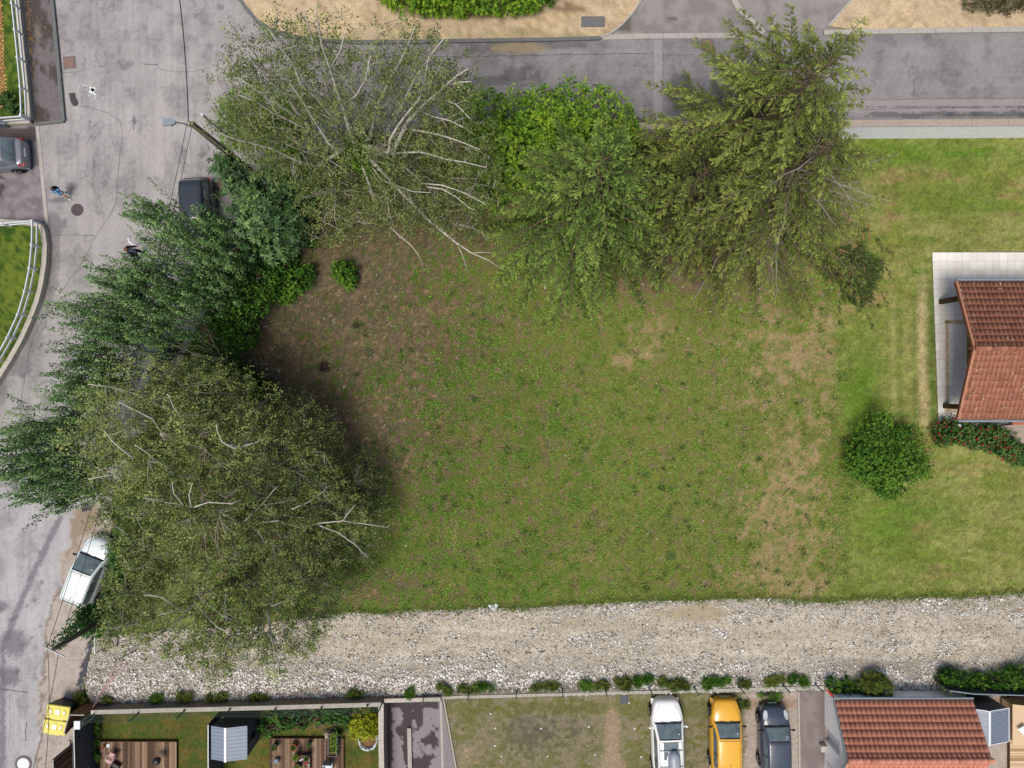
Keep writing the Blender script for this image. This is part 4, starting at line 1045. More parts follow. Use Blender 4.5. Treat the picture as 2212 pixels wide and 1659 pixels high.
# ------------------------------------------------------------------ trees
# big birch at the upper left, limbs traced one by one
def lift(Ls, dz=.9, k=1.5): return [tuple([q[0], q[1] + dz, q[2] + dz, q[3] * k] + list(q[4:])) for q in Ls]
BL = [
 ([(765, 302), (753, 273), (740, 228), (728, 195), (713, 148), (696, 100), (686, 45), (682, 8)], 6.5, 15.5, .11, 1),
 ([(753, 270), (713, 248), (686, 214), (650, 180), (632, 135), (602, 98), (580, 62)], 7, 14, .07, 0),
 ([(735, 296), (720, 240), (700, 172), (681, 112), (667, 58), (655, 20)], 6, 14.5, .06, 1),
 ([(801, 298), (803, 285), (812, 232), (828, 200), (842, 172), (866, 130), (886, 86), (896, 56)], 6, 14, .08, 1),
 ([(850, 330), (852, 318), (863, 298), (880, 263), (904, 238), (928, 215), (956, 191), (986, 164), (1012, 148)], 5.5, 11.5, .12, 1),
 ([(957, 190), (985, 178), (1018, 176)], 9.5, 11, .04, 0), ([(945, 212), (985, 225), (1016, 257)], 9, 10, .035, 0), ([(904, 238), (935, 252), (970, 260), (1000, 275)], 8, 9.5, .03, 0),
 ([(800, 335), (822, 332), (840, 328), (842, 300), (858, 275), (873, 253), (906, 212), (918, 170), (926, 122)], 5, 12.5, .09, 1),
 ([(858, 248), (876, 210), (897, 168), (920, 135), (943, 102), (962, 80)], 7.5, 13, .06, 0),
 ([(682, 300), (663, 268), (640, 240), (616, 202), (590, 182), (560, 152), (540, 125), (515, 95)], 6, 13.5, .09, 0),
 ([(655, 262), (622, 240), (590, 222), (556, 197), (520, 170)], 7.5, 12, .05, 0),
 ([(762, 315), (735, 322), (710, 310), (692, 280), (672, 250), (650, 212), (625, 180)], 5.5, 12, .08, 1),
 ([(690, 292), (640, 268), (588, 243), (553, 220), (515, 205)], 6.5, 10.5, .045, 0),
 ([(682, 358), (655, 352), (628, 341), (585, 320), (553, 312), (505, 300), (480, 290)], 5, 9, .075, 1),
 ([(855, 331), (905, 328), (935, 335), (963, 344), (1003, 350), (1050, 362)], 5.5, 8.5, .05, 1),
 ([(876, 278), (920, 285), (955, 293), (990, 304), (1036, 323)], 7, 9, .05, 0),
 ([(802, 345), (806, 363), (820, 383), (832, 392), (860, 402), (892, 414), (930, 416)], 4.5, 6.5, .05, 1),
 ([(858, 350), (876, 362), (896, 379), (912, 396), (955, 400), (1002, 416), (1050, 442)], 4.5, 6.5, .06, 1),
 ([(922, 404), (955, 408), (985, 425), (1012, 448), (1030, 455)], 5.5, 5, .035, 0),
 ([(818, 457), (836, 476), (845, 493), (868, 513), (888, 530), (902, 548), (915, 575)], 3.2, .8, .055, 1),
 ([(925, 475), (953, 498), (985, 524), (1018, 546), (1055, 562), (1088, 584)], 3.4, .7, .07, 1),
 ([(985, 524), (998, 548), (1012, 590)], 2, .6, .025, 0), ([(1018, 546), (1045, 545), (1085, 548)], 1.6, 1, .02, 0),
 ([(990, 485), (1020, 492), (1040, 502), (1056, 522)], 2.6, 1.4, .03, 0),
 ([(665, 325), (700, 340), (735, 360), (760, 385)], 5.5, 4.5, .06, 0),
 ([(553, 140), (590, 182)], 11, 10.5, .02, 0), ([(640, 240), (655, 200), (640, 160)], 8.8, 11.5, .03, 0), ([(740, 228), (770, 205), (790, 170), (800, 120)], 9, 13.5, .035, 0),
 ([(713, 148), (735, 110), (745, 70)], 12.5, 14.5, .025, 0), ([(815, 225), (800, 180), (795, 130)], 8.8, 12, .03, 0), ([(753, 273), (788, 240), (800, 210)], 7, 9, .03, 0),
]
BLOB = [(700, 90, 12.5, 78, 1.9), (620, 90, 12.5, 62, 1.6), (560, 130, 11.5, 62, 1.6), (520, 110, 12.5, 40, 1.2), (520, 200, 10, 55, 1.6), (500, 260, 8.5, 50, 1.4), (600, 200, 10.5, 75, 2.0), (690, 190, 10.5, 80, 2.2),
        (780, 170, 11, 85, 2.3), (850, 110, 12.5, 60, 1.7), (925, 110, 12.5, 52, 1.6), (900, 180, 10.5, 75, 2), (985, 180, 10.5, 60, 1.7), (960, 250, 8.5, 80, 1.9), (1010, 320, 7, 70, 1.8), (1040, 400, 5.5, 60, 1.5),
        (560, 290, 7.5, 80, 1.9), (640, 320, 6.5, 85, 2), (740, 290, 7, 90, 2.4), (850, 280, 7.5, 90, 2.4), (700, 400, 5.2, 80, 1.9), (760, 430, 4.4, 88, 1.8), (850, 430, 4.4, 92, 1.7), (940, 410, 4.8, 80, 1.7), (700, 480, 3.2, 52, 1.3), (880, 380, 5.5, 95, 2), (980, 470, 3.4, 60, 1.2)]
BLOB = [(a, b_, c_ - (.8 if c_ > 9 else .2), d_, e_) for a, b_, c_, d_, e_ in BLOB]
tree('birch_tree', 'tall birch with many long white limbs fanning over the road junction and hedge', (815, 385), 15.5, BLOB, 'birch', 101, n_cl=4300, per=18, spray=.26, leaf=(.095, .05), limbs=lift(BL, .2, 1.1),
     limb_r=.06, gap=.30, noise_f=2.2, droop=.9, trunk_r=.24, fork=.38, twigs=.28, shell=(.25, 1.05), twig_r=.011)

# birches at the lower left
CL1 = [([(548, 1040), (470, 1035), (383, 1027), (345, 1005), (318, 978), (290, 960)], 5, 10, .11, 1), ([(383, 1027), (350, 1045), (330, 1057)], 7.5, 9, .05, 0), ([(425, 935), (398, 905), (370, 885), (340, 875), (290, 850), (240, 836), (190, 830)], 7, 11, .07, 1),
       ([(398, 905), (375, 880), (362, 850)], 8.5, 10, .03, 0), ([(345, 928), (330, 905), (290, 885), (255, 868)], 9, 11, .05, 0), ([(520, 965), (505, 968), (480, 955), (469, 930), (467, 915)], 8, 9.5, .055, 1), ([(520, 965), (555, 955), (580, 940)], 8, 7.5, .03, 0),
       ([(290, 990), (262, 970), (240, 950), (225, 930)], 9.5, 11, .05, 0), ([(300, 860), (300, 840), (282, 815), (270, 800)], 8, 9, .035, 0), ([(300, 860), (303, 835), (308, 815)], 8, 9, .025, 0), ([(190, 1035), (230, 1028), (275, 1022)], 9.8, 9, .03, 0), ([(560, 1035), (610, 1015), (655, 1002), (690, 1005)], 4.8, 4, .05, 1)]
CB1 = [(250, 880, 9.5, 75, 1.7), (200, 960, 9, 55, 1.4), (330, 830, 8.5, 60, 1.5), (330, 930, 9, 90, 2.0), (250, 1000, 9, 70, 1.7), (420, 880, 7, 90, 1.9), (430, 970, 8, 95, 2.1), (330, 1030, 8.5, 85, 1.8), (520, 880, 5, 80, 1.7), (520, 960, 7, 85, 1.8), (450, 830, 5.5, 60, 1.4), (600, 960, 4.5, 80, 1.6), (640, 930, 3.5, 60, 1.3)]
tree('birch_tree', 'broad olive birch between poplars and car, pale forked limb at its middle', (560, 950), 11, CB1, 'birch', 111, tint_b=.14, n_cl=3000, per=20, spray=.22, leaf=(.095, .055), limbs=lift(CL1, .25, .8), limb_r=.05, gap=.36, noise_f=2.6, droop=.5, trunk_r=.2, fork=.42, twigs=.3, shell=(.3, 1.05))
CL2 = [([(520, 1130), (470, 1100), (420, 1095), (395, 1090), (360, 1085), (310, 1075)], 6, 10, .08, 1), ([(413, 1095), (408, 1070), (415, 1045)], 9, 10, .035, 0), ([(395, 1090), (375, 1065), (372, 1040)], 9.3, 10, .03, 0), ([(420, 1095), (450, 1085), (500, 1088), (520, 1080)], 9, 8.5, .04, 0),
       ([(335, 1180), (300, 1165), (270, 1150), (255, 1140), (215, 1135)], 7, 9, .045, 0), ([(540, 1130), (560, 1150), (570, 1170), (590, 1175)], 6, 5.5, .06, 1), ([(540, 1130), (600, 1125), (650, 1140), (690, 1130), (740, 1125), (790, 1132), (840, 1140)], 5.5, 3.5, .075, 1),
       ([(740, 1125), (755, 1105), (768, 1090)], 4.2, 4.4, .025, 0), ([(690, 1135), (730, 1150), (765, 1175), (795, 1205)], 4.6, 3, .04, 0), ([(530, 1125), (570, 1085), (590, 1060), (600, 1050)], 6.5, 6.5, .045, 1), ([(570, 1090), (610, 1085), (640, 1075)], 6, 5, .03, 0),
       ([(630, 1100), (665, 1085), (690, 1068), (705, 1055)], 5, 4.5, .045, 0), ([(600, 1005), (630, 990), (665, 975), (700, 978)], 4.5, 4, .045, 0), ([(610, 1008), (640, 1020), (665, 1035)], 4.4, 4, .03, 0)]
CB2 = [(280, 1120, 8.5, 70, 1.6), (380, 1080, 8.5, 85, 1.8), (330, 1180, 7.5, 80, 1.7), (450, 1130, 7.5, 90, 1.9), (540, 1080, 6.5, 85, 1.8), (600, 1150, 5, 90, 1.7), (680, 1090, 4.2, 85, 1.5), (740, 1110, 3.4, 55, 1.0), (700, 1180, 3.2, 55, 1.0), (640, 1020, 4.2, 70, 1.3)]
tree('birch_tree', 'wide birch whose white limbs reach right across the rough grass', (560, 1090), 10.5, CB2, 'birch', 121, tint_b=.0, n_cl=2700, per=20, spray=.22, leaf=(.095, .055), limbs=lift(CL2, .25, .8), limb_r=.05, gap=.38, noise_f=2.6, droop=.5, trunk_r=.2, fork=.45, twigs=.35, shell=(.3, 1.05))
CL3 = [([(478, 1265), (440, 1280), (425, 1295), (400, 1325), (380, 1345), (360, 1365)], 6, 10, .10, 1), ([(420, 1300), (445, 1330), (470, 1355), (490, 1365)], 7.5, 8.5, .035, 0), ([(400, 1320), (370, 1320), (340, 1330)], 8.5, 9.5, .035, 0), ([(360, 1360), (320, 1385), (270, 1408), (235, 1422)], 8, 10, .06, 0), ([(400, 1325), (350, 1290), (310, 1285)], 8, 9.5, .04, 0),
       ([(530, 1300), (520, 1330), (518, 1345), (480, 1330), (445, 1300), (430, 1288)], 6.5, 8, .05, 1), ([(575, 1290), (580, 1330), (585, 1370), (592, 1400), (600, 1430), (608, 1445)], 5.5, 9, .075, 1), ([(592, 1390), (620, 1420), (640, 1430)], 7.5, 8.5, .03, 0), ([(585, 1310), (610, 1300), (640, 1295)], 6, 5.5, .04, 0), ([(600, 1340), (630, 1360), (650, 1385)], 6.8, 7.5, .03, 0),
       ([(520, 1345), (505, 1380), (495, 1400)], 7, 8.5, .03, 0), ([(640, 1355), (668, 1372), (695, 1395)], 6, 6.6, .025, 0)]
CB3 = [(290, 1280, 8, 70, 1.6), (290, 1350, 8.5, 60, 1.5), (380, 1290, 8, 80, 1.8), (380, 1360, 8.5, 60, 1.4), (470, 1240, 7, 85, 1.8), (480, 1320, 7.5, 80, 1.8), (560, 1270, 6, 80, 1.7), (600, 1330, 6, 70, 1.5), (640, 1250, 4.5, 85, 1.5), (700, 1290, 3.8, 50, 1.0),
       (600, 1410, 8, 36, .9), (655, 1380, 6.6, 36, .8), (560, 1400, 7.5, 32, .8), (490, 1400, 8, 42, 1.0), (420, 1420, 8.8, 34, .8), (590, 1440, 8.8, 22, .6), (690, 1350, 5, 22, .6), (470, 1455, 9, 20, .5)]
tree('birch_tree', 'birch overhanging the west end of the gravel track, thin outer sprays', (600, 1190), 10.5, CB3, 'birch', 131, tint_b=.08, n_cl=2600, per=19, spray=.22, leaf=(.095, .055), limbs=lift(CL3, .25, .85), limb_r=.05, gap=.40, noise_f=2.6, droop=.5, trunk_r=.19, fork=.45, twigs=.4, shell=(.3, 1.05))

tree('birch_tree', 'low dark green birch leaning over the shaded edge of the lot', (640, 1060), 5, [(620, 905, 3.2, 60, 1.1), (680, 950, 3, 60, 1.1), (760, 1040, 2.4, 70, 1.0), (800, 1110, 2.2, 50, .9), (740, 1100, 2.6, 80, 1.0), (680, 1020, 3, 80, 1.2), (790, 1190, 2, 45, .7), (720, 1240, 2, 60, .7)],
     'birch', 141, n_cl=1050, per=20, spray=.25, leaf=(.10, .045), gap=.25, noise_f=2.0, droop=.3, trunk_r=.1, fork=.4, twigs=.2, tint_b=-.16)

# poplars along the street
tree('poplar_tree', 'upper poplar hanging over the dark car, its shoots pointing left', (500, 570), 8, [(318, 455, 6.0, 36, 1.0), (362, 468, 5.6, 42, 1.2), (425, 515, 5, 55, 1.2), (355, 525, 5.6, 42, 1.1), (250, 600, 6.2, 40, 1.0), (300, 605, 5.8, 48, 1.2), (385, 580, 5, 65, 1.3), (478, 475, 4.0, 34, 1.0), (480, 550, 4, 60, 1.2), (450, 620, 4, 60, 1.2)],
     'poplar', 151, n_cl=420, per=75, spray=.52, leaf=(.085, .07), style='plume', bark='bark_poplar', gap=.12, trunk_r=.15, fork=.45, twigs=.1, limb_r=.05, noise_f=1.6,
     limbs=[([(500, 540), (470, 520), (430, 500), (400, 470), (388, 445)], 3, 7, .05, 1), ([(465, 470), (463, 440), (455, 420)], 3.5, 6, .03, 0), ([(450, 450), (440, 410)], 4, 6, .02, 0), ([(520, 560), (480, 545), (440, 530), (412, 520)], 3, 5.5, .05, 1)])
tree('poplar_tree', 'middle poplar reaching over the street, bare grey limbs on its right', (520, 780), 8.5, [(200, 680, 6.5, 48, 1.1), (255, 650, 6, 55, 1.2), (320, 650, 5.5, 70, 1.3), (240, 720, 6, 50, 1.1), (310, 720, 5.4, 55, 1.2), (390, 680, 4.6, 58, 1.2), (180, 770, 6.2, 40, 1.0), (240, 790, 5.4, 46, 1.0), (420, 620, 4.4, 50, 1.0), (160, 830, 6.4, 40, .9), (220, 840, 5.6, 50, 1.0)],
     'poplar', 152, n_cl=540, per=75, spray=.52, leaf=(.085, .07), style='plume', bark='bark_poplar', gap=.1, trunk_r=.16, fork=.4, twigs=.1, limb_r=.05, noise_f=1.6,
     limbs=[([(414, 761), (390, 750), (365, 740), (340, 738), (310, 735)], 3.5, 6, .06, 1), ([(413, 765), (370, 764), (340, 764), (318, 762)], 3.2, 5.5, .07, 1), ([(368, 766), (350, 780), (335, 795)], 4, 5, .03, 0), ([(315, 770), (290, 780), (240, 788)], 5.5, 7, .03, 0)])
tree('poplar_tree', 'lower poplar with long leafy spikes stretching over the road edge', (350, 960), 8.5, [(40, 950, 7, 42, .9), (90, 960, 6.6, 50, 1.1), (40, 1020, 7, 42, 1.0), (100, 1030, 6.4, 50, 1.1), (150, 930, 6.2, 48, 1.1), (150, 1000, 5.8, 50, 1.1), (110, 1075, 6, 40, .9), (190, 880, 5.8, 45, 1.0), (220, 960, 5, 55, 1.2), (190, 1050, 5.2, 40, 1.0), (70, 905, 6.8, 30, .7)],
     'poplar', 153, n_cl=430, per=75, spray=.55, leaf=(.085, .07), style='plume', bark='bark_poplar', gap=.16, trunk_r=.15, fork=.4, twigs=.1, limb_r=.05, noise_f=1.6, tint_b=-.05)

# fig-like tree with large dark leaves, bright shrubs behind it
tree('fig_tree', 'dark tree with big lobed leaves beside the brown manhole', (640, 480), 5.5, [(520, 400, 4.2, 42, 1.1), (560, 440, 4.4, 58, 1.3), (600, 400, 4, 50, 1.2), (545, 490, 4, 50, 1.2), (600, 480, 4, 55, 1.3), (490, 360, 3.8, 26, .8), (640, 440, 3.2, 36, 1.0), (590, 530, 3, 36, .9), (625, 510, 2.6, 30, .8)],
     'fig', 161, n_cl=620, per=6, spray=.34, leaf=(.25, .085), style='palm', bark='bark', gap=-.1, trunk_r=.12, fork=.4, twigs=.15, limb_r=.05, tint_b=-.12)
def hedge(name, label, lobes, kind, seed, n_cl, per=6, leaf=(.13, .05), spray=.22, cat='hedge', style='ros', gap=-.4, tint_b=0, base=None, group=None, shell=(.72, 1.03), twigs=.1):
    u, v = base if base else (lobes[0][0], lobes[0][1])
    hz = max(l[2] for l in lobes)
    return tree(name, label, (u, v), max(.5, hz * .8), lobes, kind, seed, n_cl=n_cl, per=per, spray=spray, leaf=leaf, style=style, bark='bark', gap=gap, trunk_r=.05, fork=.5, twigs=twigs, limb_r=.025, cat=cat, group=group, tint_b=tint_b, shell=shell)
hedge('laurel_hedge', 'clipped bright green laurel hedge between the street and the dark spruce', [(1290, 262, 2.4, 78, 1.5), (1230, 245, 2.6, 68, 1.5), (1170, 250, 2.6, 60, 1.5), (1110, 260, 2.4, 58, 1.4), (1050, 260, 2.2, 62, 1.4), (1130, 320, 2.4, 70, 1.4), (1060, 330, 2.2, 62, 1.4), (1060, 400, 1.8, 50, 1.1), (1220, 310, 2.4, 80, 1.4), (1320, 300, 2.2, 60, 1.3), (1000, 230, 1.8, 42, 1.2), (1110, 380, 2, 50, 1.1)],
      'laurel', 171, 2300, 6, (.15, .05), base=(1190, 320))
hedge('laurel_shrub', 'yellow green shrub beneath the birch at the street corner', [(540, 235, 3.4, 44, 1.3), (590, 230, 3.2, 44, 1.3), (540, 285, 3.2, 46, 1.3), (600, 290, 3, 50, 1.3), (640, 250, 2.8, 40, 1.2), (505, 290, 3, 34, 1.0), (500, 245, 3.2, 26, .9)], 'laurel', 172, 900, 6, (.12, .035), base=(590, 300), tint_b=-.1, cat='shrub')
hedge('laurel_shrub', 'lime green shrub between the fig tree and the birch', [(640, 365, 2.8, 42, 1.2), (670, 400, 2.6, 36, 1.1), (650, 430, 2.2, 30, 1.0), (615, 350, 2.8, 34, 1.1)], 'laurel', 173, 520, 6, (.13, .035), base=(665, 400), tint_b=-.12, cat='shrub')
hedge('ivy_shrub', 'dark glossy shrub belt along the shaded bank', [(600, 560, 1.2, 36, .9), (570, 600, 1.4, 40, 1.0), (540, 640, 1.5, 44, 1.1), (500, 680, 1.8, 50, 1.2), (470, 730, 1.8, 50, 1.2), (450, 780, 1.6, 46, 1.1), (520, 720, 1.3, 40, .9), (620, 540, 1, 30, .8), (500, 620, 2, 46, 1.2), (560, 560, 1.6, 40, 1.0)],
      'shrub', 174, 1500, 6, (.11, .06), base=(520, 680), tint_b=-.1, cat='shrub', gap=-.3)
hedge('ivy_shrub', 'small dark shrub hidden between two birches and the bare bank', [(520, 820, 1.2, 34, .9), (545, 840, 1.0, 30, .8), (490, 800, 1.4, 34, 1.0), (575, 850, .8, 22, .6)], 'shrub', 175, 420, 6, (.12, .07), base=(530, 830), tint_b=-.14, cat='shrub')
tree('ivy_climber', 'bright ivy climbing the trunk of the tall birch', (812, 390), 4, [(770, 315, 5.8, 20, .9), (778, 335, 5.2, 24, 1.0), (795, 355, 4.4, 26, 1.0), (815, 370, 3.4, 26, 1.0), (790, 300, 5.6, 14, .6)], 'laurel', 176, n_cl=330, per=5, spray=.2, leaf=(.12, .10), style='ros', bark='bark', gap=-.4, trunk_r=.04, fork=.6, twigs=0, limb_r=.02, cat='climber', tint_b=-.1)

# spruces
conifer('spruce_tree', 'blue green spruce in the middle, star of branches round its tip', (1249, 487), 11.5, 6.2, 'spruce', 201, dens=.50, droop=.22, card=(.13, .05), z0=.4, taper=.78)
conifer('spruce_tree', 'tall brownish spruce standing over the street and driveway mouth', (1545, 385), 14, 5.6, 'spruce2', 202, dens=.34, droop=.32, card=(.13, .05), z0=1.6, taper=.5, az_r=lambda a: 1.0 + .22 * math.cos(a - 2.2) + .12 * math.sin(3 * a) - .1 * math.cos(5 * a), gapn=.35)
conifer('spruce_tree', 'dying spruce with bare grey limbs beside the white wall', (1585, 468), 12, 7.0, 'spruce2', 203, dens=.50, dead=.14, droop=.30, card=(.12, .045), z0=.4, taper=.62, az_r=lambda a: 1.0 + .10 * math.cos(3 * a + 1), gapn=.3, tb=-.08)
conifer('spruce_tree', 'shaded dark spruce squeezed between the blue green and the brownish spruce', (1435, 470), 8.5, 4.6, 'spruce2', 204, dens=.55, droop=.26, card=(.13, .05), z0=.6, taper=.6, tb=-.16)
# brush pile
M['cutwood'] = m_plain('cut_wood', C(158, 122, 92), .85, .1, .2, 9)
def brush():
    rg = np.random.default_rng(33); c0 = P(1845, 580, 0); root = thing('brush_pile', 'heap of felled conifer branches at the corner of the mown garden', 'brush pile', c0)
    V = []; T = []; br = MB(); stub = MB()
    for i in range(190):
        a = rg.uniform(0, 6.28); r = abs(rg.normal(0, .75)); ang = rg.normal(-.9, .7)
        p0 = np.array([c0.x + math.cos(a) * r * .85, c0.y + math.sin(a) * r * 1.25, rg.uniform(.1, .75) * max(.2, 1 - r / 2.2)])
        d = np.array([math.cos(ang), math.sin(ang), rg.uniform(-.12, .2)]); L = rg.uniform(.5, 1.3)
        br.tube([p0, p0 + d * L], [.014, .005], 3, cap=False)
        nc = 34; t = rg.random(nc); pp = p0 + d * (t * L)[:, None]
        lat = nrm(np.cross(d, [0, 0, 1.0])); sg = rg.choice([-1, 1], nc)[:, None]
        V.append(cards(pp, nrm(d * .8 + lat * sg * .7 + rg.normal(0, .2, (nc, 3))), nrm(rdir(nc, rg) + [0, 0, 1.5]), rg.uniform(.12, .24, nc), rg.uniform(.03, .05, nc))); T.append(rg.normal(.28, .16, nc))
    for u, v, u2, v2 in ((1876, 474, 1880, 528), (1866, 520, 1862, 495), (1812, 538, 1838, 548), (1838, 586, 1830, 607), (1822, 590, 1816, 600), (1868, 578, 1867, 592), (1790, 610, 1796, 600), (1795, 560, 1822, 558)):
        stub = MB(); stub.tube([P(u, v, .75), P(u2, v2, .6)], [.035, .025], 6); stub.build('cut_stem', M['cutwood'], root, world=True, smooth=True)
    br.build('twigs', M['bark'], root, world=True);
    V = np.concatenate(V); T = np.concatenate(T); ok = V[:, :, 2].min(1) > .02
    npmesh('needles', V[ok], M['f_dead'] if False else M['f_spruce'], root, tint=np.clip(T[ok], 0, 1))
brush()

# shrubs in the open
hedge('round_shrub', 'round dark green bush on its own near the terrace corner', [(1912, 985, 1.2, 66, 1.1), (1885, 955, 1.1, 42, .9), (1955, 985, 1.0, 46, .8), (1915, 1030, .8, 44, .7), (1870, 1000, .9, 42, .8), (1900, 918, 1.5, 20, .6), (1912, 905, 1.6, 12, .5), (1982, 1012, .6, 26, .4), (1950, 945, 1.0, 30, .8), (1968, 940, .9, 14, .4), (1920, 1050, .6, 26, .4), (1850, 975, .9, 22, .5)], 'shrub', 181, 1250, 6, (.12, .05), cat='shrub', base=(1905, 985), gap=.06, tint_b=.16, spray=.34, shell=(.45, 1.1))
hedge('small_shrub', 'small bright bush alone on the bare bank', [(742, 588, .7, 23, .6), (752, 604, .5, 17, .4), (733, 578, .8, 12, .4)], 'shrub', 182, 150, 6, (.12, .08), cat='shrub', base=(745, 592), gap=-.4, tint_b=.1, spray=.16)
hedge('small_shrub', 'ragged bush next to the shrub belt on the bank', [(650, 600, .6, 26, .5), (628, 615, .5, 26, .5), (612, 635, .4, 22, .4), (665, 588, .6, 14, .4)], 'shrub', 183, 240, 6, (.13, .08), cat='shrub', base=(640, 612), gap=-.3, tint_b=.12, spray=.16)
hedge('small_shrub', 'tiny bright bush below the fig tree', [(669, 517, .5, 13, .4), (664, 526, .3, 9, .3)], 'shrub', 184, 50, 6, (.12, .08), cat='shrub', base=(668, 520), gap=-.4, tint_b=.1, spray=.14)
hedge('weed_clump', 'yellowing weed clump under the dark shrub belt', [(560, 640, .3, 14, .25), (572, 630, .3, 10, .25)], 'laurel', 185, 50, 5, (.12, .07), cat='weed', base=(566, 636), gap=-.4, spray=.14)
hedge('ivy_hedge', 'ivy covered hedge beside the silver hatchback', [(268, 1105, 1.3, 22, .8), (280, 1140, 1.3, 24, .9), (272, 1175, 1.2, 22, .9), (268, 1215, 1.1, 22, .8), (256, 1255, 1.0, 22, .8), (246, 1295, 1.1, 24, .8), (222, 1330, 1.4, 28, .9), (210, 1350, 1.4, 26, .9), (270, 1200, 1.1, 30, .8), (265, 1280, 1.1, 34, .8), (255, 1340, 1.0, 30, .7), (300, 1110, 1.3, 30, .9)], 'ivy', 186, 1250, 6, (.11, .07), base=(262, 1230), gap=-.35, tint_b=.02, spray=.18)
tree('ivy_climber', 'ivy and bramble trailing up the leaning street pole', (240, 1330), 3, [(190, 1335, 3.2, 22, .7), (172, 1350, 4.0, 18, .6), (205, 1325, 2.6, 24, .7), (155, 1360, 4.8, 13, .5), (140, 1378, 5.8, 10, .5), (200, 1355, 2.6, 15, .5), (125, 1390, 6.8, 7, .5), (180, 1325, 3.4, 15, .5)], 'ivy', 187, n_cl=230, per=5, spray=.2, leaf=(.11, .06), style='ros', bark='bark', gap=-.1, trunk_r=.03, fork=.5, twigs=.3, limb_r=.015, cat='climber', tint_b=.05)
hedge('clipped_hedge', 'clipped yellow green hedge on the sandy verge at the top', [(840, -16, 1.2, 26, 1.0), (875, -10, 1.3, 28, 1.1), (915, -5, 1.3, 28, 1.1), (955, -3, 1.3, 28, 1.1), (995, -3, 1.3, 28, 1.1), (1035, -3, 1.3, 28, 1.1), (1075, -4, 1.3, 28, 1.1), (1112, -7, 1.3, 28, 1.1), (1150, -12, 1.3, 28, 1.1), (1180, -22, 1.2, 24, 1.0), (1000, -50, 1.3, 60, 1.1), (900, -55, 1.3, 50, 1.1), (1100, -55, 1.3, 50, 1.1)], 'laurel', 188, 1500, 6, (.17, .065), base=(1000, -20), gap=-.6, tint_b=.14, spray=.2)
hedge('brown_shrub', 'brownish shrub at the edge of the eastern verge', [(2110, -8, .8, 24, .7), (2150, -4, .8, 26, .7), (2190, -2, .8, 26, .7), (2230, -4, .8, 26, .7)], 'dead', 189, 320, 6, (.10, .04), base=(2160, -8), cat='shrub', gap=-.2)
# roses by the terrace
def roses(label, lobes, seed, n, flowers):
    r = hedge('rose_bush', label, lobes, 'rose', seed, n, 6, (.10, .06), cat='rose bush', gap=-.35, tint_b=.02, spray=.16)
    me = None
    rg = np.random.default_rng(seed)
    for u, v in flowers:
        z = 1.0 + rg.uniform(-.15, .25)
        p = P(u, v, z)
        if me is None:
            m = MB()
            for k, (rr, zz) in enumerate(((.058, .0), (.042, .02), (.024, .03))):
                for j in range(6):
                    a = j * 1.047 + k * .5
                    m.add([(0, 0, zz - .02), (math.cos(a - .5) * rr, math.sin(a - .5) * rr, zz), (math.cos(a) * rr * 1.2, math.sin(a) * rr * 1.2, zz + .02), (math.cos(a + .5) * rr, math.sin(a + .5) * rr, zz)], [(0, 1, 2, 3)], .5)
            me = m.mesh('rose_flower'); me.materials.append(M['petal'])
        o = bpy.data.objects.new('flower', me); o.parent = r; o.location = p - r.location; o.rotation_euler = (rg.uniform(-.5, .5), rg.uniform(-.5, .5), rg.uniform(0, 6)); o.scale = [rg.uniform(.6, 1.0)] * 3
        col.objects.link(o)
    return r
M['petal'] = m_plain('rose_petal', C(176, 34, 48), .6, .2, .3, 9)
def fz(pts): return [(1971 + x * .1089, 864 + y * .1089) for x, y in pts]
fl = fz([(470, 545), (600, 545), (672, 520), (735, 445), (632, 432), (800, 500), (885, 512), (950, 550), (655, 618), (770, 615), (530, 660), (450, 725), (575, 720), (570, 750), (640, 710), (718, 705), (440, 790), (632, 828), (745, 770), (785, 768), (855, 750), (885, 785), (925, 822), (998, 850), (1022, 895), (1082, 955), (1172, 955), (768, 868), (955, 680), (895, 655), (1110, 660), (1150, 750), (1232, 735), (1115, 832), (835, 358), (520, 465), (1355, 562), (1330, 648), (1280, 775)])
fl2 = fz([(1485, 578), (1588, 558), (1462, 722), (1575, 728), (1635, 768), (1690, 740), (1755, 745), (1800, 690), (1840, 722), (1740, 822), (1830, 812), (1832, 865), (1680, 898), (1575, 908), (1515, 915), (1465, 957), (1545, 1028), (1758, 940), (1855, 950), (1905, 900), (1940, 940), (1920, 950), (2000, 1090), (2035, 1118), (2115, 1000), (1685, 1136), (1795, 1140), (1895, 1158), (1790, 1185), (1765, 1210), (1990, 1207), (2040, 1185), (1360, 865), (1395, 890)])
roses('red rose bush at the left corner of the terrace', [(2040, 935, .7, 22, .5), (2070, 940, .7, 24, .5), (2100, 945, .7, 24, .5), (2055, 920, .7, 18, .5), (2130, 935, .7, 22, .5), (2085, 925, .6, 16, .5), (2035, 950, .5, 12, .3)], 191, 420, fl)
roses('red rose bush trailing to the right edge below the rock', [(2130, 955, .6, 18, .4), (2160, 960, .6, 22, .5), (2185, 975, .6, 22, .5), (2205, 985, .6, 22, .5), (2235, 990, .6, 26, .5), (2150, 935, .6, 18, .5), (2175, 950, .6, 18, .4)], 192, 400, fl2)
hedge('flower_shrub', 'small shrub with magenta leaves beside the brick path', [(18, 222, .5, 16, .4), (30, 232, .4, 12, .3), (14, 208, .5, 10, .3)], 'rose', 193, 110, 6, (.10, .05), cat='shrub', base=(20, 222), gap=-.4, spray=.12)

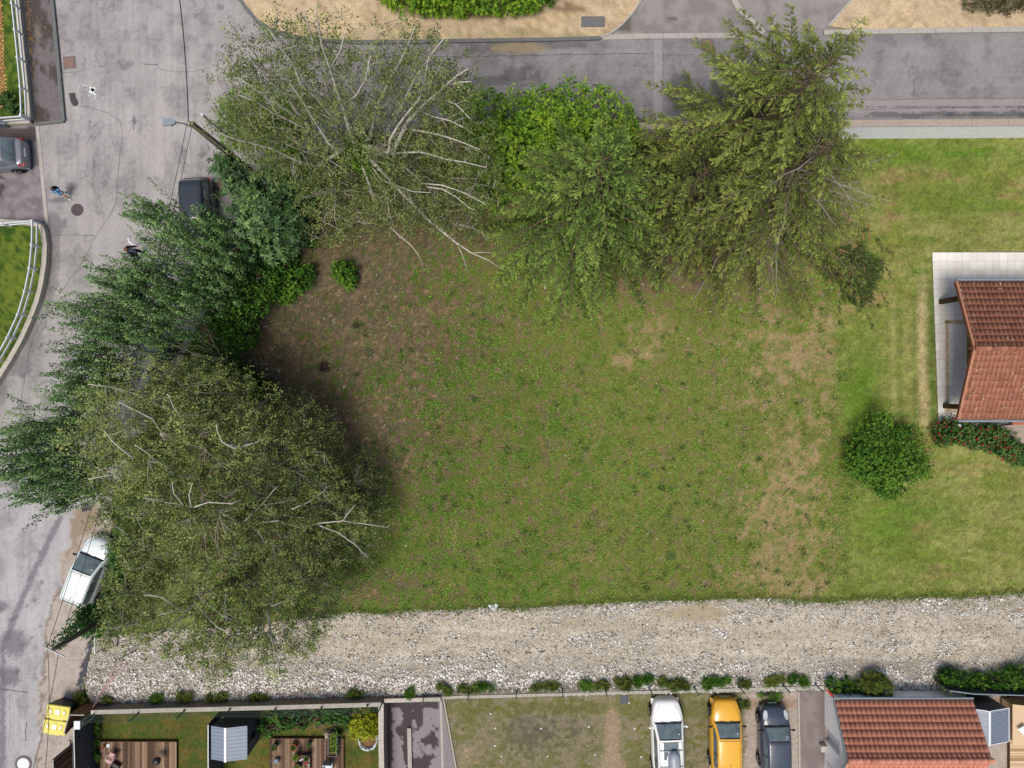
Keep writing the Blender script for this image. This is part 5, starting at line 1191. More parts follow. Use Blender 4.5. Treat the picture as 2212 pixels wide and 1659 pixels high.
# weeds along the retaining wall
ordw = ['first', 'second', 'third', 'fourth', 'fifth', 'sixth', 'seventh', 'eighth', 'ninth']
def nearw(u): return 'white estate car' if 1380 < u < 1460 else 'yellow hatchback' if 1460 < u < 1620 else 'dark grey hatchback' if u >= 1620 else 'moss grown car park' if u > 960 else 'asphalt terrace' if u > 820 else 'gardens'
wd = [(1180, 1483, 30, 5), (1260, 1480, 16, 8), (1300, 1480, 10, 8), (1345, 1476, 22, 9), (1390, 1478, 15, 13), (1435, 1475, 12, 8), (1470, 1478, 22, 11), (1545, 1478, 26, 12), (1604, 1474, 10, 7), (1680, 1470, 20, 7), (1720, 1468, 16, 9), (1010, 1488, 18, 7), (960, 1490, 12, 9), (1050, 1486, 14, 6), (560, 1508, 18, 4), (400, 1506, 14, 6), (340, 1508, 8, 5), (470, 1508, 22, 5), (770, 1500, 14, 5), (880, 1498, 14, 6), (180, 1508, 10, 8), (230, 1512, 8, 4), (1664, 1502, 18, 4), (1600, 1530, 10, 12)]
for i, (u, v, ru, rv) in enumerate(wd):
    n = max(1, int(ru / max(rv, 6))); n = n * 3; L_ = [(u + random.uniform(-1, 1) * ru, v + random.uniform(-1.0, .5) * rv, (.12 if v < 1495 or u < 900 else YZ + .15), random.uniform(3, 3.5 + rv * .5), .07 + .006 * rv) for j in range(n)]
    near = nearw(u)
    r = hedge('weed_clump', 'low weeds growing against the wall by the %s, %s from the left' % (near, ordw[sorted(q[0] for q in wd if nearw(q[0]) == near).index(u)]), L_, 'shrub' if i % 3 == 1 else 'weed', 300 + i, int(24 + ru * rv * .45), 5, (.14, .028), cat='weeds', group='weeds along the wall by the ' + near, gap=-.1, spray=.16, twigs=0, tint_b=.12)
hedge('broom_shrub', 'feathery olive shrub leaning on the cream outbuilding wall', [(1890, 1478, .5, 26, .5), (1912, 1486, .5, 18, .4), (1865, 1482, .4, 16, .4)], 'weed', 330, 240, 6, (.16, .03), cat='shrub', gap=-.4, spray=.12, tint_b=-.08)
hedge('weed_clump', 'dark weeds at the left end of the cream outbuilding wall', [(1800, 1480, .4, 16, .4), (1830, 1486, .3, 18, .3), (1850, 1488, .3, 12, .3)], 'shrub', 331, 150, 5, (.11, .05), cat='weeds', gap=-.2, spray=.12, tint_b=-.1)
hedge('green_hedge', 'dense low hedge in front of the black screen', [(2048, 1468, .6, 18, .5), (2080, 1472, .6, 18, .4), (2115, 1474, .5, 16, .4), (2150, 1472, .6, 18, .4), (2185, 1468, .6, 20, .5), (2225, 1464, .7, 24, .5), (2060, 1458, .4, 14, .3), (2190, 1456, .4, 16, .3)], 'shrub', 332, 480, 6, (.13, .04), gap=.0, tint_b=-.06, spray=.24)

# grass and clover standing on the lot
def tufts(n, seed):
    rg = np.random.default_rng(seed)
    u = rg.uniform(520, 2300, n * 2); v = rg.uniform(290, 1310, n * 2)
    n1, n2, n3, n4, soil, dry = lawn_masks(u, v)
    e = garden_edge(v) + (n2 - .5) * 60
    gard = u > e
    clov = sst(fbm(u / 20, v / 20, 203), .4, .62)
    d = np.where(gard, .55, np.clip(.95 - .8 * sst(soil + (n3 - .5) * .8, .25, .7) - .75 * sst(dry + (n2 - .5) * .6, .3, .8), .10, 1))
    ok = (rg.random(len(u)) < d) & ~((u > 2010) & (v > 540) & (v < 1000)) & ~((~gard) & (v > np.interp(u, gu, gv)))
    u, v, gard, clov, n1, n2, n3 = [a[ok][:n] for a in (u, v, gard, clov, n1, n2, n3)]
    n = len(u); p = np.stack([(u - 1106) / S, (829.5 - v) / S, rg.uniform(.005, .04, n)], -1)
    big = (rg.random(n) < .35 * clov) & ~gard
    d = rdir(n, rg, .05, .7); nn = nrm(rdir(n, rg) + np.array([0, 0, 1.2]))
    L = np.where(gard, rg.uniform(.05, .09, n), np.where(big, rg.uniform(.07, .13, n), rg.uniform(.05, .10, n)))
    Wd = np.where(big, L * .75, L * .35)
    V = cards(p, d, nn, L, Wd)
    Br = CN(106, 148, 54); Ye = CN(142, 138, 80)
    c = c_lawn(u + rg.normal(0, 2.5, n), v + rg.normal(0, 2.5, n)) * 1.2
    c = mixc(c, np.tile(LUSH * 1.15, (n, 1)), np.where(gard, .1, .42))
    c = np.where((big & (rg.random(n) < .75))[:, None], Br[None], c)
    yl = (rg.random(n) < .16)[:, None]; c = np.where(yl, Ye[None], c)
    c = c * rg.uniform(.7, 1.3, (n, 1))
    # darker clumps, and grass creeping over the edge of the gravel
    nc = 620; cu = rg.uniform(760, 1840, nc); cv = rg.uniform(620, 1290, nc); k = 26
    r_ = rg.uniform(2.5, 8, nc)
    uu = np.repeat(cu, k) + rg.normal(0, 1, nc * k) * np.repeat(r_, k); vv = np.repeat(cv, k) + rg.normal(0, 1, nc * k) * np.repeat(r_, k) * .8
    cc = np.repeat(np.where((rg.random(nc) < .6)[:, None], CN(58, 90, 40)[None], CN(116, 152, 60)[None]), k, 0) * rg.uniform(.7, 1.3, (nc * k, 1))
    ne = 9000; ue = rg.uniform(640, 2300, ne); ve = np.interp(ue, gu, gv) + rg.normal(-2, 5, ne) + 9 * (fbm(ue / 12, ue * 0, 207) - .5) * 2
    uu = np.concatenate([uu, ue]); vv = np.concatenate([vv, ve]); cc = np.concatenate([cc, np.tile(CN(104, 122, 56), (ne, 1)) * rg.uniform(.6, 1.25, (ne, 1))])
    # yards
    ny = 52000; uy = rg.uniform(206, 1640, ny); vy = rg.uniform(1512, 1700, ny); ok = ((uy < 815) | (uy > 962)) & (vy > np.where(uy < 820, 1540, 1505)) & ~((uy > 215) & (uy < 381) & (vy > 1600)) & ~((uy > 580) & (uy < 744) & (vy > 1592)) & ~((uy > 450) & (uy < 562) & (vy > 1530)) & (rg.random(ny) < .25 + fbm(uy / 9, vy / 9, 211))
    uy, vy = uy[ok], vy[ok]; cy = c_yard(uy + rg.normal(0, 2, len(uy)), vy) * rg.uniform(.75, 1.45, (len(uy), 1))
    py = np.stack([(uy - 1106) / S * (H - YZ) / H, (829.5 - vy) / S * (H - YZ) / H, np.full(len(uy), YZ + .01)], -1)
    p2 = np.concatenate([np.stack([(uu - 1106) / S, (829.5 - vv) / S, rg.uniform(.01, .06, len(uu))], -1), py]); cc = np.concatenate([cc, cy]); m2 = len(p2)
    L2 = rg.uniform(.07, .14, m2); L2[len(uu):] *= .6
    V = np.concatenate([V, cards(p2, rdir(m2, rg, .1, .8), nrm(rdir(m2, rg) + np.array([0, 0, 1.2])), L2, L2 * .3)]); c = np.concatenate([c, cc])
    o = npmesh('grass', V, M['tuft'], None, colr=c)
    tag(o, 'grass blades, clover and weeds standing over the whole lot', 'grass', kind='stuff')
mt, nt_, b_ = newmat('grass_blades', .75, .15)
a_ = node(nt_, 'ShaderNodeAttribute', attribute_name='Col'); nt_.links.new(a_.outputs['Color'], b_.inputs['Base Color']); M['tuft'] = mt
tufts(260000, 7)
# ------------------------------------------------------------------ walls, fences, buildings
def wallthing(name, label, cat, pts, w_, z0, z1, mat, cap=None, capover=.0, side=0.0, group=None):
    """wall along plan-unit points measured at height z1 (its visible top)"""
    pw = [PX(u, v, z1) for u, v in pts]
    t = thing(name, label, cat, (pw[0][0], pw[0][1], z0), 0, group)
    m = MB(); m.path(pw, w_, z0, z1 - (.06 if cap else 0), side=side); m.build('wall_body', M[mat], t, world=True)
    if cap:
        m = MB(); P2 = [Vector(p) for p in pw]
        for i in range(len(P2) - 1):
            a, b = P2[i], P2[i + 1]; n = max(1, round((b - a).length / 2.0))
            for k in range(n):
                p = a.lerp(b, k / n); q = a.lerp(b, (k + 1) / n); d = (q - p).normalized() * .004
                m.path([p + d, q - d], w_ + capover, z1 - .058, z1 + random.uniform(-.004, .004), side=side)
        m.build('coping', M[cap], t, world=True)
    return t
# white boundary wall of the villa, coping on top
wallthing('boundary_wall', 'long white wall with pinkish stone coping between the street and the mown garden', 'wall', [(1380, 272), (1600, 269), (1865, 266), (2100, 265), (2650, 261)], .34, -.1, 1.85, 'wallwhite', 'coping', .03)
# retaining wall of the lots to the south
wallthing('retaining_wall', 'stained concrete wall with pale top between gravel track and decked gardens', 'wall', [(196, 1539), (380, 1534), (567, 1529.5), (823, 1522)], .21, YZ - .1, .84, 'concrete_dark', 'concrete', .02)
wallthing('dividing_wall', 'pale concrete wall standing between decked garden and asphalt terrace', 'wall', [(823, 1520), (823, 1600), (825, 1700), (828, 1900)], .27, YZ - .1, .5, 'concrete_dark', 'concrete', .02)
wallthing('retaining_wall', 'short pale wall closing the head of the asphalt terrace', 'wall', [(829, 1514), (952, 1511)], .2, YZ - .1, .35, 'concrete_dark', 'concrete', .02)
wallthing('retaining_wall', 'long thin concrete wall at the head of the car park', 'wall', [(953, 1507), (1106, 1503.5), (1300, 1498), (1500, 1493), (1659, 1488), (1780, 1485)], .15, YZ - .1, .1, 'concrete', 'concrete', .01)
m = MB(); m.path([PX(u, v, .06) for u, v in ((955, 1497), (1106, 1494), (1280, 1487), (1350, 1485))], .3, -.1, .06)
tag(m.build('concrete_strip', M['concrete_dark']), 'dark rough strip of old concrete along the gravel behind the car park wall', 'concrete strip')

def mesh_fence(label, posts, zb, ht, group):
    """green wire panels on thin posts; posts given in plan units at their tops"""
    ztop = zb + ht; xy = [PX(u, v, ztop) for u, v in posts]
    t = thing('wire_fence', label, 'fence', (xy[0][0], xy[0][1], zb), 0)
    for x, y in xy:
        m = MB(); m.box((x, y, zb + ht / 2), (.05, .05, ht)); m.box((x, y, zb + .02), (.11, .11, .03)); m.box((x, y, zb + ht + .008), (.06, .06, .016)); m.build('post', M['greenwire'], t, world=True)
    m = MB()
    for (x0, y0), (x1, y1) in zip(xy[:-1], xy[1:]):
        L = math.hypot(x1 - x0, y1 - y0); n = int(L / .1)
        for k in range(1, n):
            x = x0 + (x1 - x0) * k / n; y = y0 + (y1 - y0) * k / n
            m.bar((x, y, zb + .05), (x, y, ztop - .03), .006, .006)
        for z in np.linspace(zb + .06, ztop - .05, 6): m.bar((x0, y0, z), (x1, y1, z), .007, .007)
    m.build('wire_panel', M['greenwire'], t, world=True)
    return t
mesh_fence('green wire fence on the stained wall above the decked gardens', [(179, 1562), (278, 1559), (380, 1553), (481, 1550), (582, 1549), (684, 1546), (786, 1541), (818, 1537)], .84, .95, 'w')
mesh_fence('thin dark wire fence along the head of the car park', [(912, 1520), (1010, 1515), (1116, 1510), (1217, 1507), (1312, 1504), (1410, 1502), (1510, 1502), (1609, 1499), (1706, 1496), (1778, 1494)], .1, .95, 'e')

# white rail fences and low walls across the street
def rail_fence(label, tops, ztop=1.1, zb=.36, nrail=2):
    xy = [PX(u, v, ztop) for u, v in tops]
    t = thing('rail_fence', label, 'fence', (xy[0][0], xy[0][1], zb), 0)
    for x, y in xy:
        m = MB(); m.bbox((x, y, (zb + ztop) / 2), (.1, .1, ztop - zb), .015); m.build('post', M['white'], t, world=True)
    for z in (ztop - .1, ztop - .48):
        m = MB()
        for (x0, y0), (x1, y1) in zip(xy[:-1], xy[1:]): m.bar((x0, y0, z), (x1, y1, z), .05, .11)
        m.build('rail', M['white'], t, world=True)
    return t
wallthing('garden_wall', 'weathered beige wall carrying a white fence beside the leafy pavement', 'wall', [(30, -80), (36, 0), (49, 130), (62, 256)], .26, -.02, .36, 'concrete', None, side=0)
wallthing('garden_wall', 'short beige wall end by the grey metal gate', 'wall', [(-60, 267), (0, 264.5), (64, 261)], .24, -.02, .34, 'concrete', None)
rail_fence('white two rail fence beside the brick path, five posts in view', [(16, -56), (23, 5), (29, 62), (35, 122), (41, 186), (43, 246)])
rail_fence('short white fence return above the silver car', [(43, 250), (-10, 254), (-60, 258)])
curve = [(-60, 479), (0, 478), (68, 482), (86, 486), (92, 500), (96, 530), (94, 570), (88, 610), (78, 650), (62, 692), (40, 740), (18, 778), (-12, 826), (-50, 880)]
wallthing('garden_wall', 'curved beige wall round the lower garden across the street', 'wall', curve, .26, -.02, .36, 'concrete', None)
rail_fence('white two rail fence bending along the curved wall', [(-58, 484), (3, 482), (67, 476), (66, 528), (61, 578), (51, 628), (36, 678), (13, 729), (-16, 780)])
t = thing('metal_gate', 'light grey ribbed gate below the short white fence', 'gate', P(-10, 268))
m = MB()
for i in range(9): m.box(P(-34 + i * 5, 272 - i * .3, .5), (.10, .03, .95), R(-2))
m.build('slats', M['galv'], t, world=True)
m = MB(); m.bar(P(-40, 268.5, .98), P(12, 266, .98), .05, .06); m.bar(P(-40, 274, .1), P(12, 272, .1), .05, .06); m.build('gate_frame', M['galv'], t, world=True)

# covers and drains
def cover(label, u, v, sx, sy, mat, z, rz=0, name='manhole_cover'):
    t = thing(name, label, 'manhole cover' if name == 'manhole_cover' else 'drain', P(u, v, z), rz)
    m = MB(); m.box((0, 0, .004), (sx + .07, sy + .07, .02)); m.build('frame', M['iron'], t)
    m = MB(); m.bbox((0, 0, .016), (sx, sy, .02), .006)
    for k in (-1, 1): m.box((k * sx * .3, 0, .028), (.02, sy * .5, .005))
    m.build('lid', M[mat], t, bevel=.0)
    return t
cover('square rusty cover set in the junction near the pavement', 150, 135, .6, .6, 'rust', .005, R(4))
cover('square reddish cover in the street under the tall spruce', 1528, 97, .6, .55, 'rust', .005)
cover('long grey double cover set in the sandy verge', 1281, 47, 1.25, .52, 'kerb_dark', .12)
cover('dark square cover in the grass at the head of the car park', 1349, 1511, .42, .42, 'anth', YZ)
t = thing('manhole_cover', 'round brown cover half hidden beside the fig tree', 'manhole cover', P(480, 405, .005))
m = MB(); m.lathe((0, 0, 0), [(.02, 0), (.52, 0), (.52, .02), (.50, .025), (.01, .025)], 28); m.build('lid', M['rust'], t)
t = thing('manhole_cover', 'round pale shining cover at the lower left of the street', 'manhole cover', P(51, 1650, .005))
m = MB(); m.lathe((0, 0, 0), [(.02, 0), (.48, 0), (.48, .015), (.44, .018), (.01, .018)], 28); m.build('frame', M['iron'], t)
m = MB(); m.lathe((0, 0, 0), [(.02, .0), (.35, .0), (.34, .034), (.01, .036)], 28); m.box((0, 0, .034), (.1, .66, .012), R(-12)); m.build('lid', M['white'], t)
t = thing('drain_grate', 'round slotted iron grate in the street near the child', 'drain', P(167, 453.5, .005))
m = MB(); m.lathe((0, 0, 0), [(.02, 0), (.35, 0), (.35, .012), (.33, .016), (.01, .016)], 30); m.build('lid', M['iron'], t)
m = MB()
for r_, k in ((.30, 20), (.25, 18), (.20, 14), (.15, 10), (.10, 6), (.05, 4)):
    for j in range(k):
        a0 = (j + .15) * 2 * math.pi / k; a1 = (j + .75) * 2 * math.pi / k; am = (a0 + a1) / 2
        q = [(math.cos(a) * rr, math.sin(a) * rr, .019) for a, rr in ((a0, r_ - .014), (a1, r_ - .014), (a1, r_ + .014), (a0, r_ + .014))]; m.quad(*q)
m.build('slots', M['hole'], t)
t = thing('drain_grate', 'square gully grate at the ragged road edge above the silver hatchback', 'drain', P(186, 1095, .005), R(12))
m = MB(); m.box((0, 0, .006), (.56, .5, .012)); m.build('frame', M['iron'], t)
m = MB()
for i in range(5):
    for j in range(2): m.box((-.2 + i * .1, -.11 + j * .22, .0135), (.055, .17, .006))
m.build('slots', M['hole'], t)

# tiled roofs: every tile is modelled as a curved shell, rows overlapping
def tile_roof(parent, name, A, B, C_, D, ncol, nrow, mat, seed, amp=.045):
    """A-B eave edge, D-C ridge edge (A,D left side)"""
    rg = random.Random(seed); A, B, C_, D = map(Vector, (A, B, C_, D)); m = MB()
    nn = (B - A).cross(D - A).normalized()
    if nn.z < 0: nn = -nn
    prof = [(0, 0), (.10, .7), (.25, 1.05), (.42, 1.1), (.56, .7), (.66, .0), (.72, -.35), (.92, -.35), (1.0, 0)]
    for r in range(nrow):
        t0 = r / nrow; t1 = (r + 1) / nrow + .012
        for c in range(ncol):
            s0 = c / ncol; tint = min(1, max(0, rg.gauss(.56, .07))); vs = []
            for t, lift in ((t0, .020), (t1, .003)):
                L_ = A.lerp(D, t); R_ = B.lerp(C_, t)
                for ps, ph in prof: vs.append(L_.lerp(R_, s0 + ps / ncol) + nn * (lift + amp * ph))
            k = len(prof); fs = [(i, i + 1, k + i + 1, k + i) for i in range(k - 1)]
            # front lip
            base = [v - nn * .02 for v in vs[:k]]; n0 = len(vs); vs += base
            fs += [(n0 + i, n0 + i + 1, i + 1, i) for i in range(k - 1)]
            m.add(vs, fs, tint)
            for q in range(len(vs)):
                if prof[q % k][1] < .2: m.t[-len(vs) + q] = tint * .75        # channels tinted darker: painted occlusion shade, plus some dirt
    return m.build(name, mat, parent, world=True, smooth=True)
def ridge_tiles(parent, a, b, n, r_, mat, seed):
    rg = random.Random(seed); a, b = Vector(a), Vector(b); m = MB(); d = (b - a) / n; s = d.cross(Vector((0, 0, 1))).normalized()
    for i in range(n):
        p0 = a + d * i; p1 = a + d * (i + 1.06); vs = []
        for p, rr in ((p0, r_ * 1.06), (p1, r_)):
            for k in range(9):
                t = math.pi * k / 8; vs.append(p + s * math.cos(t) * rr + Vector((0, 0, math.sin(t) * rr - .02)))
        m.add(vs, [(k, k + 1, 10 + k, 9 + k) for k in range(8)] + [tuple(range(9))], min(1, max(0, rg.gauss(.55, .15))))
    return m.build('ridge', mat, parent, world=True, smooth=True)

# villa porch on the right
xl = P(2061, 608, 2.5).x; xr = P(2400, 608, 2.5).x + 4
yt, yb, ym = P(2061, 608, 2.5).y, P(2061, 905, 2.5).y, P(2105, 752, 4.1).y
ZE, ZR = 2.5, 4.1; x2 = P(2105, 752, 4.1).x; x1 = P(2066, 608, ZE).x; xb = P(2070, 905, ZE).x
villa = thing('villa', 'tile roofed villa with an open timber gable over a pale stone terrace', 'house', P(2200, 760), 0)
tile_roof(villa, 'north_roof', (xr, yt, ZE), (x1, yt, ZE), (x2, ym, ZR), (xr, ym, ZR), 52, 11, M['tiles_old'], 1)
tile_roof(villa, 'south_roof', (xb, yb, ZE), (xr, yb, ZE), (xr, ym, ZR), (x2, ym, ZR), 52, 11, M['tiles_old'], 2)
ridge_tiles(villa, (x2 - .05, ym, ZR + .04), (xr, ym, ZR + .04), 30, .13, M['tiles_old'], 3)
m = MB()     # roof deck beneath the tiles
m.add([(x1 + .05, yt + .02, ZE - .04), (xr, yt + .02, ZE - .04), (xr, ym, ZR - .05), (x2 + .05, ym, ZR - .05), (x1 + .05, yt + .02, ZE - .12), (xr, yt + .02, ZE - .12), (xr, ym, ZR - .13), (x2 + .05, ym, ZR - .13)], [(0, 1, 2, 3), (7, 6, 5, 4), (0, 3, 7, 4), (0, 4, 5, 1)])
m.add([(xb + .05, yb - .02, ZE - .04), (xr, yb - .02, ZE - .04), (xr, ym - .003, ZR - .05), (x2 + .05, ym - .003, ZR - .05), (xb + .05, yb - .02, ZE - .12), (xr, yb - .02, ZE - .12), (xr, ym - .003, ZR - .13), (x2 + .05, ym - .003, ZR - .13)], [(3, 2, 1, 0), (4, 5, 6, 7), (0, 4, 7, 3), (1, 5, 4, 0)])
m.build('roof_deck', M['woodbrown'], villa, world=True)
for nm, a, b in (('verge_board', (x1, yt, ZE), (x2, ym, ZR)), ('verge_board', (xb, yb, ZE), (x2, ym, ZR))):
    m = MB(); m.bar(Vector(a) + Vector((-.02, 0, -.08)), Vector(b) + Vector((-.02, 0, -.08)), .03, .2, .35)
    m.bar(Vector(a) + Vector((-.03, 0, .06)), Vector(b) + Vector((-.03, 0, .06)), .11, .05, .8); m.build(nm, M['tiles_old'], villa, world=True)
for y, nm in ((yt + .1, 'gutter'), (yb - .1, 'gutter')):
    m = MB(); m.tube([(x1 if y > 0 else xb, y, ZE - .02), (xr, y, ZE - .02)], .07, 8); m.build(nm, M['galv'], villa, world=True)
for u, v, u2, v2 in ((2027, 652, 2066, 640), (2036, 877, 2078, 880)):
    b0 = P(u + 4, v, .12); m = MB(); m.bbox((b0.x + .05, b0.y, 1.36), (.26, .26, 2.5), .02, tint=.05); m.build('post', M['woodbrown'], villa, world=True)
bx_ = P(2034, 652, .1).x + .05
m = MB(); m.bar((bx_ - .05, P(2034, 652, .1).y + .15, 2.48), (bx_ - .05, P(2036, 878, .1).y - .15, 2.48), .2, .22, .4); m.build('tie_beam', M['woodbrown'], villa, world=True)
m = MB(); m.bar((bx_ + .25, ym, 2.5), (bx_ + .25, ym, 3.85), .18, .18, .5)
m.bar((bx_ + .25, ym, 3.0), (bx_ + .25, ym + 1.6, 3.1), .12, .12, .6); m.bar((bx_ + .25, ym, 3.0), (bx_ + .25, ym - 1.6, 3.1), .12, .12, .6); m.build('king_post', M['woodbrown'], villa, world=True)
m = MB(); m.bar((x2 - .1, ym, ZR - .22), (xr, ym, ZR - .22), .16, .2, .5); m.build('ridge_beam', M['woodbrown'], villa, world=True)
m = MB(); m.box((xr - 3.5, (yt + yb) / 2, 1.25), (6, abs(yt - yb) - 1.0, 2.5)); m.build('wall', M['render'], villa, world=True)
m = MB(); rgl = random.Random(8)
for k in range(150):
    s_ = rgl.random() ** 1.4; t_ = rgl.random(); up = rgl.random() < .5
    a_, b_, c_, d_ = (Vector((x1, yt, ZE)), Vector((xr - 4, yt, ZE)), Vector((xr - 4, ym, ZR)), Vector((x2, ym, ZR))) if up else (Vector((xb, yb, ZE)), Vector((xr - 4, yb, ZE)), Vector((xr - 4, ym, ZR)), Vector((x2, ym, ZR)))
    q = a_.lerp(d_, t_).lerp(b_.lerp(c_, t_), s_); q.z += .105; r_ = rgl.uniform(.012, .045); sl = (ZR - ZE) / (ym - yt if up else ym - yb)
    m.add([q + Vector((math.cos(x) * r_, math.sin(x) * r_, math.sin(x) * r_ * sl)) for x in (0, 1.1, 2, 3.2, 4.3, 5.3)], [(0, 1, 2, 3, 4, 5)])
o = m.build('lichen', M['concrete'], villa, world=True); o['kind'] = 'stuff'
# terrace slabs
def slab_field(name, label, u0, v0, u1, v1, z0, z, sx, sy, mat, seed, cut=None):
    rg = random.Random(seed); a = P(u0, v0, z); b = P(u1, v1, z); m = MB(); y = a.y; r = 0
    while y > b.y + .02:
        x = a.x
        y2 = max(b.y, y - sy)
        while x < b.x:
            xa = max(a.x, x, cut((y + y2) / 2) if cut else -99); xb_ = min(b.x, x + sx)
            if xb_ - xa > .05:
                m.box(((xa + xb_) / 2, (y + y2) / 2, (z0 + z) / 2 + rg.uniform(-.002, .002)), (xb_ - xa - .008, y - y2 - .008, z - z0), 0, rg.random())
            x += sx
        y = y2; r += 1
    o = m.build(name, mat); o['kind'] = 'structure'; o['label'] = label
    return o
M['slab'] = m_tint('travertine', [(0, C(226, 222, 214)), (.5, C(233, 230, 223)), (1, C(240, 238, 232))], .7, .3, noise=.5, nscale=2.2)
M['mosaic'] = m_tint('mosaic_border', [(0, C(176, 150, 112)), (.5, C(202, 180, 142)), (1, C(220, 206, 178))], .75, .2, noise=.4, nscale=9)
m = MB(); m.prism([PX(2014, 545, .06), PX(2420, 541, .06), PX(2420, 922, .06), PX(2028, 918, .06)], -.02, .05)
o = m.build('terrace_bed', M['kerb_dark']); o['kind'] = 'structure'
slab_field('terrace', 'pale travertine slabs of the villa terrace', 2014, 545, 2420, 912, .052, .1, .42, .5, M['slab'], 5, cut=lambda y: P(2014 + (829.5 - y * S - 545) * .038, 0, .1).x)
m = MB()
for j in range(190):
    y = P(0, 694, .1).y - j * .036 * 2.1
    if y < P(0, 882, .1).y: break
    for k in range(3): m.box((P(2042, 0, .1).x + .02 + k * .07 + .04 * .035 * j * .3, y, .099), (.062, .066, .01), 0, random.random())
for yy in (692, 884):
    for j in range(60):
        for k in range(3): m.box((P(2042, 0, .1).x + j * .07, P(0, yy, .1).y - k * .07, .099), (.062, .062, .01), 0, random.random())
o = m.build('mosaic_border', M['mosaic']); o['kind'] = 'structure'
# things beside the terrace
t = thing('clay_jar', 'banded clay jar standing under the lower gutter of the villa', 'jar', P(2098, 917, .1))
m = MB(); m.lathe((0, 0, 0), [(.09, 0), (.15, .12), (.18, .28), (.16, .42), (.09, .5), (.12, .55), (.09, .55), (.07, .5)], 16); m.build('jar_body', M['coping'], t, smooth=True)
m = MB(); m.lathe((0, 0, .46), [(.07, 0), (.075, .03), (.01, .03)], 12); m.build('opening', M['hole'], t)
t = thing('globe_lamp', 'small white globe lamp among the roses', 'garden lamp', P(2048, 917, 0)); m = MB(); m.tube([(0, 0, 0), (0, 0, .85)], .02, 6); m.build('pole', M['black'], t); m = MB(); m.ball((0, 0, .95), .1, 10); m.build('globe', M['white'], t, smooth=True)
t = thing('garden_bench', 'orange wooden bench seat cut by the right edge below the villa', 'bench', P(2200, 911, .1)); m = MB()
for k in range(3): m.box((0, -.1 + k * .1, .42), (1.3, .085, .03), 0, .6)
m.build('seat', M['terracotta'], t)
for sx_ in (-.5, .5): m = MB(); m.box((sx_, 0, .2), (.06, .26, .4)); m.build('leg', M['woodbrown'], t)
m = MB(); rgk = random.Random(4)
pts = [(2150, 922), (2180, 918), (2240, 916), (2300, 930), (2240, 962), (2200, 956), (2172, 945), (2160, 936)]
m.prism([PX(u, v, .3) for u, v in pts], -.02, .3)
c0 = P(2205, 938, .3)
for k in range(26): m.ball((c0.x + rgk.uniform(-.9, 1.6), c0.y + rgk.uniform(-.35, .35), rgk.uniform(.05, .24)), rgk.uniform(.12, .3), 5, sq=(1.3, .8, .6))
tag(m.build('rock', M['coping'], bevel=.06), 'rough beige rock bank beside the roses at the right edge', 'rock')

# cream outbuilding
ob = thing('outbuilding', 'low cream outbuilding under a bright new terracotta tile roof', 'outbuilding', P(1950, 1580, YZ), 0)
HE, HR = 1.15, 2.65
Ax, Ay = PX(1806, 1512, HE); Bx, By = PX(2105, 1509, HE); Rx0, Ry = PX(1827, 1643, HR); Rx1 = PX(2140, 1640, HR)[0]
Bx = (Bx + Rx1) / 2; Rx1 = Bx; Ax = (Ax + Rx0) / 2; Rx0 = Ax
Sy = Ry - (Ay - Ry)
nc = round((Bx - Ax) / .262)
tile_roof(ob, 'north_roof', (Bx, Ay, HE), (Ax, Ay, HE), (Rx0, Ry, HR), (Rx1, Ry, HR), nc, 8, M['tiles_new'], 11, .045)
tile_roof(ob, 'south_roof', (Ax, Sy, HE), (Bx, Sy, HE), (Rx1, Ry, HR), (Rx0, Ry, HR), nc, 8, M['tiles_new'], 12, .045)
ridge_tiles(ob, (Ax - .03, Ry, HR + .03), (Bx + .05, Ry, HR + .03), 20, .14, M['tiles_new'], 13)
wx0 = PX(1780, 1500, YZ)[0]; wx1 = Bx - .12; wyN = PX(1900, 1489, 0)[1]; wyS = Sy + .15
wx0 = P(1781, 0, YZ).x; wx0b = P(1781, 0, YZ).x
m = MB()   # body with gable; west wall has a doorway recess
yA = P(0, 1567, YZ).y; yB = P(0, 1597, YZ).y
def gz(y): return HE - .06 + (HR - HE) * (1 - abs(y - Ry) / (Ay - Ry)) - .05
def wallx(y0, y1, z0, z1f, z1g): m.add([(wx0b, y0, z0), (wx0b, y1, z0), (wx0b, y1, z1g), (wx0b, y0, z1f)], [(0, 1, 2, 3)])
wy = Ay + .0
for y0, y1 in ((wy, yA), (yB, wyS)): wallx(y0, y1, YZ - .1, gz(y0), gz(y1))
m.add([(wx0b, yA, 1.0), (wx0b, yB, 1.0), (wx0b, yB, gz(yB)), (wx0b, Ry, gz(Ry)), (wx0b, yA, gz(yA))], [(0, 1, 2, 3, 4)])
m.add([(wx0b, wy, YZ - .1), (wx1, wy, YZ - .1), (wx1, wy, gz(wy)), (wx0b, wy, gz(wy))], [(0, 1, 2, 3)])
m.add([(wx1, wy, YZ - .1), (wx1, wyS, YZ - .1), (wx1, wyS, gz(wyS)), (wx1, Ry, gz(Ry)), (wx1, wy, gz(wy))], [(0, 1, 2, 3, 4)])
m.add([(wx0b, wyS, YZ - .1), (wx1, wyS, YZ - .1), (wx1, wyS, gz(wyS)), (wx0b, wyS, gz(wyS))], [(3, 2, 1, 0)])
